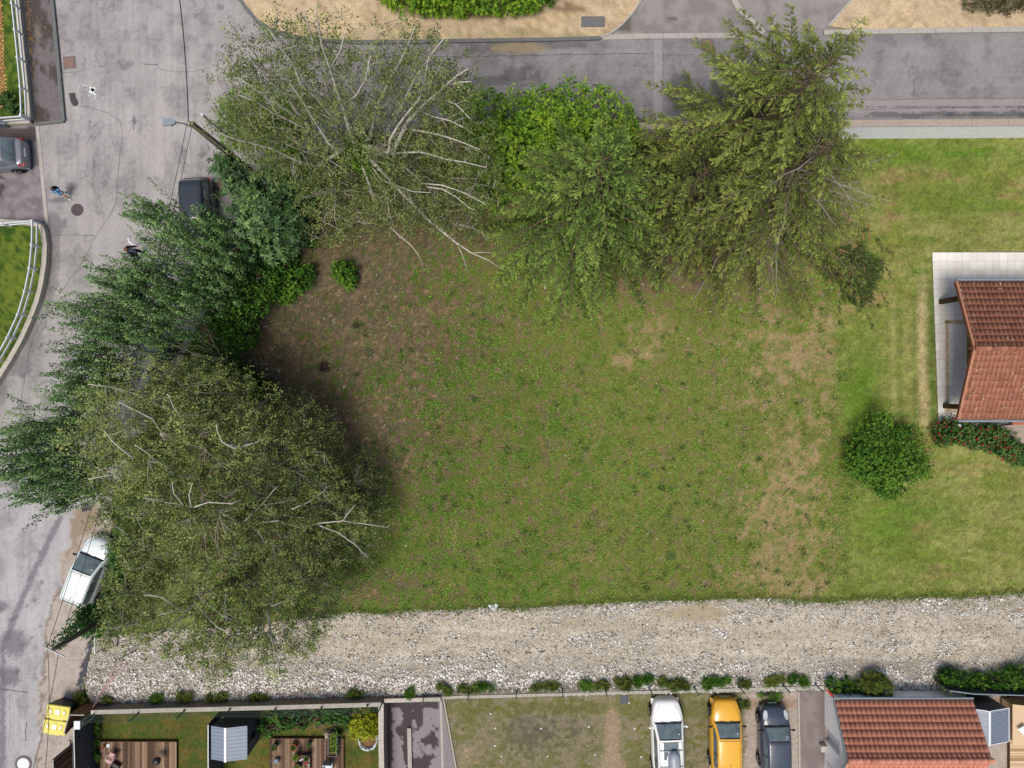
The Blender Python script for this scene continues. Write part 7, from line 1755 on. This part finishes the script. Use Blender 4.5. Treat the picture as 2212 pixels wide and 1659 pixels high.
    if rails:
        for sx_ in (-1, 1):
            m = MB(); m.bar((sx_ * (hw * .93 - (Hc - zb) * .3 - .06), y3 + .1, Hc + .07), (sx_ * (hw * .93 - (Hc - zb) * .3 - .06), y2 - .1, Hc + .07), .035, .035); m.build('roof_rail', M['galv'], t)
    t['_cab'] = 0
    del t['_cab']
    return t
pt_white = paint('white_car_paint', C(246, 248, 252, 1.3)); pt_yel = paint('yellow_car_paint', C(236, 178, 52)); pt_dk = paint('dark_grey_car_paint', C(66, 74, 92)); pt_sil = paint('silver_car_paint', C(228, 238, 242, 1.15), metal=.15); pt_gr = paint('grey_car_paint', C(130, 134, 146), metal=.2)
pt_blk = paint('black_car_paint', C(48, 56, 68)); pt_blue = paint('blue_car_paint', C(58, 72, 92))
def cl(u, v, L, rz, back=0):       # centre of a car whose nose is at (u, v) at bumper height
    return None
G = 'cars parked in the moss grown car park'
c = P(1443, 1598, YZ + .75); wc_ = car('white estate car with roof box, leftmost in the car park', (c.x, c.y, YZ), R(2.2), 4.55, 1.84, 1.47, pt_white, (1.15, .28, -1.9, -2.2), group=G, mirror='body', rails=True, zb=.98, hood=(.95, .78))
m = MB(); m.box((0, -.25, 1.512), (.82, .95, .012)); m.build('sunroof', M['glass'], wc_)
rb = thing('roof_box', 'grey streamlined roof box carried by the white estate car', 'roof box', (c.x + .17, c.y - 1.15, YZ + 1.60), R(2.2))
m = MB(); rows = []
for k in range(11):
    y = -1.0 + 2.0 * k / 10; w_ = .34 * math.sqrt(max(.02, 1 - abs((y + .05) / 1.08) ** 5)); hh = .30 * math.sqrt(max(.03, 1 - abs(y / 1.03) ** 4))
    rows.append([(w_ * math.cos(a) * 1.0, y, max(0, hh * math.sin(a)) ** .8 * (.30 ** .2)) for a in np.linspace(math.pi, 0, 11)])
rib(m, rows); n = 11; m.f.append(tuple(range(n - 1, -1, -1))); m.f.append(tuple(10 * n + k for k in range(n))); m.add([(-.33, -.95, .005), (.33, -.95, .005), (.33, .95, .005), (-.33, .95, .005)], [(3, 2, 1, 0)])
m.build('lid', m_plain('box_grey', C(150, 158, 170), .35, .4, .05), rb, smooth=True)
for y in (.15, -.75):
    m = MB(); m.bar((-.62, y + .55 - .9, 1.56), (.62, y + .55 - .9, 1.56), .04, .03); m.build('roof_bar', M['galv'], wc_)
c = P(1569, 1592, YZ + .75); car('yellow hatchback in the middle of the car park', (c.x, c.y, YZ), R(.6), 4.25, 1.74, 1.45, pt_yel, (1.0, .18, -1.45, -2.0), group=G, zb=.95, hood=(.92, .72))
c = P(1675, 1600, YZ + .75); car('dark grey hatchback with oval headlights, rightmost in the car park', (c.x, c.y, YZ), R(1.2), 3.9, 1.68, 1.46, pt_dk, (1.0, .2, -1.3, -1.85), group=G, zb=.96, hood=(.92, .64), lightshape='oval')
c = P(187, 1237, .9); car('silver hatchback parked against the ivy hedge, cables above it', (c.x, c.y, 0), R(-21.5), 3.95, 1.70, 1.50, pt_sil, (1.05, .12, -1.5, -1.88), zb=.98, hood=(.96, .74))
c = P(-32, 334, .8); car('grey hatchback on the driveway, only its tail in view', (c.x, c.y, 0), R(94), 4.2, 1.76, 1.5, pt_gr, (.9, .25, -1.35, -1.80), plate_rear=True, zb=.98, hood=(.93, .74))
c = P(425, 468, .9); car('black car half hidden under the upper poplar', (c.x, c.y, 0), R(183), 4.3, 1.76, 1.6, pt_blk, (1.0, .35, -1.75, -2.05), plate_rear=True, zb=1.0, hood=(.96, .76))
c = P(322, 786, .8); car('blue grey car almost hidden beneath the middle poplar', (c.x, c.y, 0), R(158), 4.1, 1.7, 1.48, pt_blue, (.98, .30, -1.45, -1.9))

# wheelie bins
def bin_(label, u, v, rz):
    c = P(u, v, 1.15); t = thing('refuse_bin', label, 'bin', (c.x, c.y, 0), rz, 'yellow lidded bins by the timber screen')
    m = MB(); W_, D_ = 1.22, .78
    m.add([(-.48, -.28, .08), (.48, -.28, .08), (.48, .28, .08), (-.48, .28, .08), (-W_/2, -D_/2, 1.05), (W_/2, -D_/2, 1.05), (W_/2, D_/2, 1.05), (-W_/2, D_/2, 1.05)], [(3, 2, 1, 0), (4, 5, 6, 7), (0, 1, 5, 4), (1, 2, 6, 5), (2, 3, 7, 6), (3, 0, 4, 7)])
    m.build('bin_body', M['black'], t)
    m = MB()
    m.bbox((0, 0, 1.09), (W_ + .04, D_ - .02, .09), .03); m.box((0, -D_/2 + .015, 1.10), (W_ * .55, .06, .06)); m.box((-.58, -.31, 1.08), (.06, .1, .1)); m.box((.58, -.31, 1.08), (.06, .1, .1))
    m.build('lid', M['yellow'], t, bevel=.01)
    m = MB(); m.bbox((0, .05, 1.14), (.30, .42, .03), .012); m.build('centre_panel', M['yellow'], t)
    m = MB(); m.box((0, .03, 1.158), (.24, .26, .004)); m.build('sticker', M['white'], t)
    for s_ in (-1, 1):
        m = MB(); m.bbox((s_ * .36, .02, 1.145), (.17, .34, .05), .02); o = m.build('hatch', M['yellow'], t)
        m = MB(); m.box((s_ * .36, .04, 1.172), (.13, .14, .003)); m.build('hatch_label', M['white'], o)
        m = MB(); m.box((s_ * .36, -.13, 1.139), (.15, .03, .02)); m.build('handle', M['kerb_dark'], o)
    for s_ in (-.42, .42):
        for q in (-.24, .24): m = MB(); m.lathe((s_, q, .07), [(.02, -.02), (.07, -.02), (.07, .02), (.02, .02)], 12, rot=Matrix.Rotation(math.pi / 2, 3, 'Y')); m.build('wheel', M['rubber'], t)
    m = MB(); m.box((-.05, .352, .84), (.2, .01, .12), tilt=Matrix.Rotation(-.1, 3, 'X')); m.build('front_label', M['white'], t)
M['yellow'] = m_plain('yellow_plastic', C(232, 220, 112), .5, .3, .05, 4)
bin_('yellow lidded bin, upper one beside the timber screen', 124, 1540, R(-8)); bin_('yellow lidded bin, lower one with a round sticker', 117, 1572, R(-8))

# pots and toys on the decks
def pot(label, u, v, r_, h, mat, plant=None, z=DZ, name='plant_pot', soil=True, seed=0):
    c = P(u, v, z); t = thing(name, label, 'plant pot', c)
    m = MB(); m.lathe((0, 0, 0), [(r_ * .7, 0), (r_ * .98, h * .9), (r_ * 1.05, h * .92), (r_ * 1.05, h), (r_ * .92, h), (r_ * .9, h * .85), (.01, h * .84)], 18); m.build('pot_body', M[mat], t, smooth=False)
    m = MB(); m.lathe((0, 0, h * .85), [(r_ * .88, 0), (.01, .01)], 14); m.build('soil', M['woodbrown'], t)
    if plant:
        rg = np.random.default_rng(seed + 50); n = int(160 * (r_ / .2)); kind, pr, phh = plant
        d = rdir(n, rg, -.1, 1); p = np.array([c.x, c.y, c.z + h * .95]) + d * np.array([pr, pr, phh]) * rg.uniform(.2, 1, (n, 1))
        V = cards(p, nrm(d + rg.normal(0, .5, (n, 3))), nrm(rdir(n, rg) + [0, 0, 1]), rg.uniform(.05, .10, n), rg.uniform(.025, .05, n))
        npmesh('leaves', V, M['f_' + kind], t, tint=np.clip(rg.normal(.5, .2, n), 0, 1))
    return t
pot('black pot with a leafy plant at the left corner of the potted deck', 597, 1607, .19, .4, 'anth', ('shrub', .17, .2), seed=1)
pot('orange clay pot with a grey green plant on the deck', 637, 1608, .2, .38, 'terracotta', ('rose', .16, .15), seed=2)
pot('slim dark green pot in the middle of the deck', 671, 1602, .12, .38, 'greenwire', ('shrub', .09, .12), seed=3)
pot('dark round pot standing on the lawn near the wire fence', 694, 1562, .17, .25, 'anth', None, YZ, seed=4)
pot('grey pot on the low wooden table, right side', 665, 1633, .16, .3, 'kerb_dark', ('shrub', .12, .1), DZ + .3, seed=5)
pot('black pot on the low wooden table, back left', 642, 1630, .18, .3, 'black', ('laurel', .2, .2), DZ + .3, seed=6)
pot('black pot at the front of the low table', 645, 1652, .2, .3, 'black', ('laurel', .2, .25), DZ + .3, seed=7)
pot('small terracotta pot at the corner of the first deck', 226, 1611, .1, .18, 'terracotta', None, seed=8)
t = thing('low_table', 'low wooden table holding pots on the second deck', 'table', P(655, 1645, DZ)); m = MB()
for k in range(6): m.box((-.38 + k * .155, 0, .28), (.145, 1.0, .03), 0, random.random())
m.build('tabletop', M['wood'], t)
for a, b_ in ((-.42, -.45), (.42, -.45), (-.42, .45), (.42, .45)): m = MB(); m.box((a, b_, .13), (.06, .06, .26), 0, .3); m.build('leg', M['wood'], t)
for lab, u, v, cc in (('red toy figure on the low table', 662, 1646, C(214, 48, 44)), ('magenta ball beside the red toy', 663, 1650, C(214, 80, 140)), ('mint green ball beside the red toy', 667, 1651, C(130, 214, 190)), ('white plastic bottle among the table pots', 651, 1641, C(226, 228, 232))):
    c = P(u, v, DZ + .36); m = MB()
    if 'bottle' in lab: m.tube([(-.1, -.08, 0), (.1, .08, .02)], .05, 10); m.tube([(.1, .08, .02), (.14, .11, .025)], .02, 8)
    elif 'figure' in lab: m.ball((0, 0, .04), .06, 7); m.ball((-.01, .08, .05), .04, 7); m.tube([(-.08, 0, .03), (.08, 0, .03)], .015, 6)
    else: m.ball((0, 0, 0), .05, 8); m.lathe((0, 0, 0), [(.051, -.006), (.053, 0), (.051, .006)], 14)
    o = m.build('toy' if 'bottle' not in lab else 'bottle', m_plain('toy_colour', cc, .5), smooth=True); o.location = c; tag(o, lab, 'bottle' if 'bottle' in lab else 'toy')
t = thing('planter_box', 'long grey planter box with salad at the right edge of the deck', 'planter', P(722, 1602, DZ)); m = MB()
for a, b_, sx_, sy_ in ((-.24, 0, .05, 1.3), (.24, 0, .05, 1.3), (0, .64, .53, .05), (0, -.64, .53, .05), (0, -.4, .46, .03)): m.box((a, b_, .2), (sx_, sy_, .4))
m.build('box', M['kerb_dark'], t); m = MB(); m.box((0, 0, .15), (.43, 1.22, .26)); m.build('soil', M['woodbrown'], t)
rg = np.random.default_rng(5); n = 420; c = P(722, 1602, DZ + .32); p = np.array(c) + np.stack([rg.uniform(-.2, .2, n), rg.uniform(-.58, .58, n), rg.uniform(-.02, .14, n)], -1)
npmesh('salad', cards(p, rdir(n, rg, .1, .8), nrm(rdir(n, rg) + [0, 0, 1]), rg.uniform(.06, .11, n), rg.uniform(.04, .07, n)), M['f_laurel'], t, tint=np.clip(rg.normal(.45, .2, n), 0, 1))
t = thing('grey_chair', 'grey plastic garden chair at the right of the potted deck', 'chair', P(714, 1645, DZ), R(0)); m = MB(); m.bbox((0, -.05, .42), (.46, .5, .05), .02); m.build('seat', M['galv'], t); m = MB(); m.bbox((0, .24, .66), (.5, .06, .46), .02); m.build('backrest', M['galv'], t)
for s_ in (-.25, .25): m = MB(); m.bbox((s_, -.02, .62), (.06, .56, .05), .02); m.build('armrest', M['galv'], t)
for a, b_ in ((-.2, -.25), (.2, -.25), (-.2, .2), (.2, .2)): m = MB(); m.box((a, b_, .2), (.04, .04, .4)); m.build('leg', M['galv'], t)
pot('small red flower pot on the floor beside the grey chair', 703, 1652, .1, .2, 'red', ('shrub', .09, .1), seed=9)
t = thing('watering_can', 'blue grey watering can at the left of the potted deck', 'watering can', P(600, 1640, DZ)); m = MB(); m.lathe((0, 0, 0), [(.14, 0), (.15, .22), (.10, .26), (.01, .26)], 16); m.build('can_body', M['roofmetal'], t, smooth=True); m = MB(); m.tube([(-.1, 0, .08), (-.3, .06, .26), (-.38, .07, .3)], [.03, .02, .035], 8); m.build('spout', M['roofmetal'], t); m = MB(); m.tube([(.12, 0, .08), (.22, 0, .2), (.12, 0, .32), (-.02, 0, .27)], .014, 6); m.build('handle', M['roofmetal'], t)
t = thing('tipped_vase', 'grey conical vase lying on its side above the potted deck', 'vase', P(713, 1581, YZ), R(20)); m = MB(); m.lathe((0, 0, .2), [(.02, -.25), (.10, -.22), (.2, .1), (.21, .22), (.18, .22), (.16, .08), (.01, 0)], 18, rot=Matrix.Rotation(R(-80), 3, 'Y')); m.build('vase_body', M['coping'], t, smooth=True)
t = thing('shrub_bag', 'white plastic sack wrapped round the root ball of a golden shrub', 'sack', P(797, 1590, YZ)); m = MB(); rg2 = random.Random(3); rows = []
for k in range(7):
    rr = [.40, .52, .56, .54, .50, .46, .42][k]; z = [0, .06, .18, .30, .38, .34, .2][k]
    rows.append([(math.cos(a) * rr * rg2.uniform(.93, 1.07) * 1.05, math.sin(a) * rr * rg2.uniform(.93, 1.07) * 1.2 - .05, z) for a in np.linspace(0, 2 * math.pi, 29)[:-1]])
for r_ in rows: r_.append(r_[0])
rib(m, rows); m.build('sack_body', M['white'], t, smooth=False)
m = MB(); m.lathe((0, -.05, .2), [(.44, 0), (.3, .08), (.01, .1)], 14); m.build('soil', M['woodbrown'], t)
hedge('golden_shrub', 'golden yellow shrub growing out of the white sack by the dividing wall', [(790, 1565, -.1, 30, .5), (775, 1575, 0, 22, .4), (808, 1570, -.1, 20, .4), (785, 1550, -.2, 18, .4), (800, 1583, 0, 14, .3)], 'gold', 401, 220, 6, (.12, .035), cat='shrub', base=(795, 1580), gap=-.3, spray=.14)
hedge('border_plants', 'green border plants under the wire fence left of the golden shrub', [(590, 1562, -.55, 24, .35), (620, 1556, -.6, 20, .3), (650, 1555, -.6, 20, .3), (690, 1546, -.5, 18, .35), (715, 1542, -.5, 18, .35), (740, 1548, -.55, 18, .3), (755, 1560, -.55, 14, .3), (700, 1550, -.55, 16, .3), (575, 1575, -.6, 16, .3), (790, 1530, -.5, 22, .3), (735, 1572, -.6, 12, .25)], 'ivy', 402, 380, 6, (.11, .06), cat='plants', base=(660, 1556), gap=-.2, spray=.14, tint_b=.12)
hedge('border_plants', 'small plants between the black screen and the first deck', [(210, 1560, -.65, 10, .2), (209, 1635, -.6, 9, .3), (208, 1600, -.65, 7, .2), (210, 1580, -.65, 8, .2)], 'shrub', 403, 90, 6, (.09, .05), cat='plants', base=(209, 1620), gap=-.2, spray=.1)
# spiral stakes
for i, (u, v, u2, v2) in enumerate(((619, 1541, 632, 1536), (629, 1551, 639, 1539), (640, 1556, 652, 1541), (671, 1553, 677, 1541))):
    a, b_ = P(u, v, .1), P(u2, v2, YZ); b_ = Vector((a.x + .02, a.y, YZ)); m = MB(); pts = []
    for k in range(41):
        tt = k / 40; q = a.lerp(b_, tt); an = tt * 2 * math.pi * 7; pts.append(q + Vector((math.cos(an) * .03, math.sin(an) * .03, 0)))
    m.tube(pts, .008, 4); tag(m.build('spiral_stake', M['galv']), ['spiral plant stake under the fence, the lowest and leftmost', 'spiral plant stake second from the left in the border', 'spiral plant stake third from the left, leaning most', 'spiral plant stake nearest the round pot on the lawn'][i], 'plant stake', 'spiral stakes in the border')
# toy chair, stool, small black chair
t = thing('toy_chair', 'pink plastic toy high chair on the first deck', 'toy chair', P(249, 1626, DZ), R(-25))
m = MB(); m.bbox((0, 0, .34), (.34, .34, .04), .015); m.build('seat', M['pinkp'] if 'pinkp' in M else M['pink'], t)
M['pinkp'] = M['pink']
m = MB(); m.tube([(-.16, .17, .34), (-.17, .2, .72), (0, .21, .76), (.17, .2, .72), (.16, .17, .34)], .022, 8); m.build('backrest', M['pink'], t)
m = MB(); m.tube([(-.18, .1, .48), (-.2, -.22, .5), (-.1, -.34, .5), (.1, -.34, .5), (.2, -.22, .5), (.18, .1, .48)], .025, 8); m.bbox((0, -.24, .5), (.34, .16, .02), .006); m.build('tray', M['pink'], t)
for a, b_ in ((-.16, -.16), (.16, -.16), (-.16, .16), (.16, .16)): m = MB(); m.tube([(a, b_, .34), (a * 1.5, b_ * 1.5, 0)], .022, 8); m.build('leg', M['pink'], t)
t = thing('charcoal_grill', 'round black kettle grill on the first deck', 'grill', P(350, 1632, DZ)); m = MB(); m.lathe((0, 0, 0), [(.05, .42), (.18, .46), (.22, .56), (.22, .60), (.18, .70), (.06, .75), (.01, .75)], 20); m.build('bowl', M['black'], t, smooth=True)
for k in range(3): a = k * 2.09; m = MB(); m.tube([(math.cos(a) * .12, math.sin(a) * .12, .46), (math.cos(a) * .24, math.sin(a) * .24, 0)], .012, 6); m.build('leg', M['galv'], t)
m = MB(); m.tube([(-.04, 0, .76), (-.03, 0, .8), (.03, 0, .8), (.04, 0, .76)], .01, 6); m.build('handle', M['galv'], t)
t = thing('black_crate', 'black plastic tub cut by the bottom edge of the first deck', 'tub', P(251, 1655, DZ), R(-30)); m = MB()
for a, b_, sx_, sy_ in ((-.22, 0, .03, .5), (.22, 0, .03, .5), (0, .25, .46, .03), (0, -.25, .46, .03)): m.box((a, b_, .14), (sx_, sy_, .28))
m.box((0, 0, .02), (.44, .5, .03)); m.build('tub_body', M['black'], t)
t = thing('white_dish', 'little white dish near the deck corner', 'dish', P(234, 1610, DZ)); m = MB(); m.lathe((0, 0, 0), [(.05, 0), (.1, .03), (.11, .04), (.09, .035), (.01, .015)], 16); m.build('dish_body', M['white'], t)

# ------------------------------------------------------------------ people
def person(label, loc, rotz, h, pose, cols):
    """pose: joint dict in units of height; figure faces +y; one skinned body, clothes as children"""
    t = thing('person', label, 'person', loc, rotz)
    J = pose; vs = [Vector(J['pelvis'][:3]) * h]; rad = [J['pelvis'][3] * h]; ed = []; idx = {'pelvis': 0}
    for nm, par in (('belly', 'pelvis'), ('chest', 'belly'), ('neck', 'chest'), ('headb', 'neck'), ('head', 'headb'), ('headt', 'head')) + tuple((a + s, b + (s if b not in ('chest', 'pelvis') else '')) for s in 'LR' for a, b in (('shoulder', 'chest'), ('elbow', 'shoulder'), ('wrist', 'elbow'), ('palm', 'wrist'), ('hip', 'pelvis'), ('knee', 'hip'), ('ankle', 'knee'), ('ball', 'ankle'), ('toe', 'ball'))):
        idx[nm] = len(vs); vs.append(Vector(J[nm][:3]) * h); rad.append(J[nm][3] * h); ed.append((idx[par], idx[nm]))
    for s in 'LR':
        p = vs[idx['palm' + s]]; wv = (p - vs[idx['wrist' + s]]).normalized(); side = wv.cross(Vector((0, 0, 1))).normalized() if abs(wv.z) < .9 else Vector((0, 1, 0))
        for k, (o_, ln) in enumerate(((-.016, .036), (-.006, .043), (.005, .040), (.015, .031), (-.022, .026))):
            b = p + side * o_ * h; dirn = (wv + side * (o_ * 8 if k < 4 else -1.0)).normalized(); q = b + dirn * ln * .55 * h; e = q + (dirn + Vector((0, .35, 0))).normalized() * ln * .5 * h
            i0 = len(vs); vs += [b + wv * .006 * h, q, e]; rad += [.0055 * h, .005 * h, .004 * h]; ed += [(idx['palm' + s], i0), (i0, i0 + 1), (i0 + 1, i0 + 2)]
    me = bpy.data.meshes.new('body'); me.from_pydata(vs, ed, []); me.update()
    o = link('body', me, M['skin'], t)
    md = o.modifiers.new('skin', 'SKIN'); md.use_smooth_shade = True
    if not me.skin_vertices: me.attributes  # layer is made with the modifier
    for i, sv in enumerate(me.skin_vertices[0].data): sv.radius = (rad[i], rad[i]); sv.use_root = (i == 0)
    sb = o.modifiers.new('sub', 'SUBSURF'); sb.levels = 2; sb.render_levels = 2
    V = lambda n: Vector(J[n][:3]) * h
    hd = V('head'); m = MB()
    fw = Vector((0, 1, 0))
    # hair, eyes, nose, ears, mouth
    m = MB(); m.ball(tuple(hd + Vector((0, -.014 * h, .018 * h))), .068 * h, 9, sq=(.98, 1.08, 1.05))
    if cols.get('bun'): m.ball(tuple(hd + Vector((0, -.085 * h, .03 * h))), .035 * h, 7)
    m.build('hair', cols['hair'], t, smooth=True)
    m = MB()
    for s_ in (-1, 1): m.ball(tuple(hd + Vector((s_ * .022 * h, .055 * h, .002 * h))), .007 * h, 5)
    m.build('eyes', M['hole'], t)
    m = MB(); m.ball(tuple(hd + Vector((0, .066 * h, -.014 * h))), .010 * h, 5)
    for s_ in (-1, 1): m.ball(tuple(hd + Vector((s_ * .062 * h, 0, -.006 * h))), .014 * h, 5, sq=(.4, 1, 1.3))
    m.build('ears_and_nose', M['skin'], t, smooth=True)
    m = MB(); m.box(tuple(hd + Vector((0, .058 * h, -.036 * h))), (.026 * h, .008 * h, .006 * h)); m.build('mouth', M['red'], t)
    # top garment: torso shell and sleeves
    def shell(nm, mat, chain, n=10):
        m = MB(); m.tube([c_[0] for c_ in chain], [c_[1] * h for c_ in chain], n); k0 = 0; return m.build(nm, mat, t, smooth=True)
    pel, bel, che, nk = V('pelvis'), V('belly'), V('chest'), V('neck')
    def oval(nm, mat, rows):
        m = MB(); rr = []
        for c_, rx, ry in rows: rr.append([(c_.x + math.cos(a) * rx * h, c_.y + math.sin(a) * ry * h, c_.z) for a in np.linspace(0, 2 * math.pi, 17)])
        rib(m, rr); m.f.append(tuple(range(16, -1, -1))); m.f.append(tuple((len(rr) - 1) * 17 + k for k in range(17))); return m.build(nm, mat, t, smooth=True)
    bt = cols.get('hem', 0.0)
    oval('shirt', cols['top'], [(pel + Vector((0, 0, -bt * h)), cols.get('hemr', .105), cols.get('hemr', .105) * .75), (pel + Vector((0, 0, .02 * h)), .104, .082), (bel, .092, .074), (che, .110, .080), (che + Vector((0, 0, .045 * h)), .098, .070), (nk + Vector((0, 0, -.012 * h)), .042, .040)])
    for s in 'LR':
        sh, el, wr = V('shoulder' + s), V('elbow' + s), V('wrist' + s); f = cols.get('sleeve', .5)
        ch = [(che.lerp(sh, .6), .050), (sh, .046), (sh.lerp(el, .5), .038)]
        if f > .6: ch += [(el, .034), (wr, .028)]
        shell('sleeve', cols.get('jacket', cols['top']), ch)
    if cols.get('jacket'):
        oval('jacket', cols['jacket'], [(pel + Vector((0, -.018 * h, -.06 * h)), .122, .085), (bel + Vector((0, -.014 * h, 0)), .112, .076), (che + Vector((0, -.014 * h, 0)), .126, .082), (che + Vector((0, -.014 * h, .05 * h)), .112, .072), (nk + Vector((0, -.012 * h, -.01 * h)), .05, .045)])
    for s in 'LR':
        hp, kn, an = V('hip' + s), V('knee' + s), V('ankle' + s)
        if cols['legs'] == 'trousers': shell('trouser_leg', cols['trouser'], [(hp, .066), (hp.lerp(kn, .5), .060), (kn, .050), (an + Vector((0, 0, .01)), .034)])
        else: shell('short_leg', cols['trouser'], [(hp, .060), (hp.lerp(kn, .55), .056)])
        bl, to = V('ball' + s), V('toe' + s)
        m = MB(); m.tube([an + (an - to).normalized() * .03 * h + Vector((0, 0, -.02 * h)), an + Vector((0, 0, -.015 * h)), bl, to + (to - bl) * .3], [.022 * h, .031 * h, .027 * h, .018 * h], 10); m.build('shoe', cols['shoe'], t, smooth=True)
    return t
stand = dict(pelvis=(0, 0, .53, .060), belly=(0, 0, .61, .054), chest=(0, 0, .73, .058), neck=(0, 0, .835, .030), headb=(0, .005, .87, .042), head=(0, .01, .925, .058), headt=(0, .005, .965, .045),
             shoulderL=(-.115, 0, .785, .035), shoulderR=(.115, 0, .785, .035), elbowL=(-.14, .03, .62, .024), elbowR=(.14, -.05, .63, .024), wristL=(-.13, .12, .52, .016), wristR=(.15, -.06, .48, .016), palmL=(-.13, .15, .49, .018), palmR=(.15, -.055, .44, .018),
             hipL=(-.055, 0, .50, .048), hipR=(.055, 0, .50, .048), kneeL=(-.06, .10, .29, .040), kneeR=(.06, -.03, .28, .040), ankleL=(-.06, .13, .05, .022), ankleR=(.06, -.16, .06, .022), ballL=(-.06, .20, .022, .022), ballR=(.06, -.10, .022, .022), toeL=(-.06, .235, .018, .016), toeR=(.06, -.06, .018, .016))
cb = m_plain('light_blue_cloth', C(112, 180, 232), .8, .2, .08, 9); cblk = m_plain('black_cloth', C(34, 36, 44), .85, .2, .15, 9); chair_ = m_plain('brown_hair', C(92, 70, 58), .7, .3, .2, 20); cred = m_plain('auburn_hair', C(128, 88, 72), .7, .3, .2, 20); cjean = m_plain('dark_trousers', C(46, 50, 64), .85, .2, .12, 9); cwh = m_plain('white_trainers', C(236, 238, 240), .5, .3, .04, 9); cjb = m_plain('pale_blue_shirt', C(132, 168, 184), .8, .2, .1, 9)
c = P(146, 423); kid = person('child in a light blue dress with a black backpack, walking down the street', (c.x, c.y, 0), R(196), 1.36, stand, dict(top=cb, hem=.10, hemr=.135, hair=chair_, bun=True, legs='bare', trouser=cb, shoe=cwh))
m = MB(); m.bbox((0, -.16, 1.0), (.26, .13, .36), .03); m.build('backpack', cblk, kid, bevel=.03)
for s_ in (-1, 1): m = MB(); m.tube([(s_ * .08, -.09, 1.14), (s_ * .10, .0, 1.16), (s_ * .09, .105, 1.05), (s_ * .10, .08, .9), (s_ * .11, -.08, .86)], .014, 6); m.build('strap', cblk, kid)
c = P(308, 551); ad = person('adult in an open black jacket over a pale blue shirt, half under the poplar', (c.x, c.y, 0), R(-68), 1.76, dict(stand, kneeL=(-.06, .06, .28, .04), ankleL=(-.06, .05, .05, .022), ballL=(-.06, .12, .022, .022), toeL=(-.06, .155, .018, .016)), dict(top=cjb, jacket=cblk, sleeve=1.0, hair=cred, legs='trousers', trouser=cjean, shoe=cblk))
m = MB(); c = P(296, 520, .5); m.tube([(c.x - .35, c.y + .25, .55), (c.x - .42, c.y + .1, .6), (c.x - .36, c.y - .08, .62), (c.x - .2, c.y - .2, .6), (c.x, c.y - .22, .55)], [.04, .055, .06, .055, .04], 8)
m.tube([(c.x - .2, c.y - .2, .6), (c.x - .2, c.y - .1, 0)], .02, 6); m.tube([(c.x - .35, c.y + .25, .55), (c.x - .2, c.y + .15, 0)], .02, 6)
tag(m.build('white_hoop', M['white'], smooth=True), 'white curved hoop on legs beside the adult in the black jacket', 'hoop')
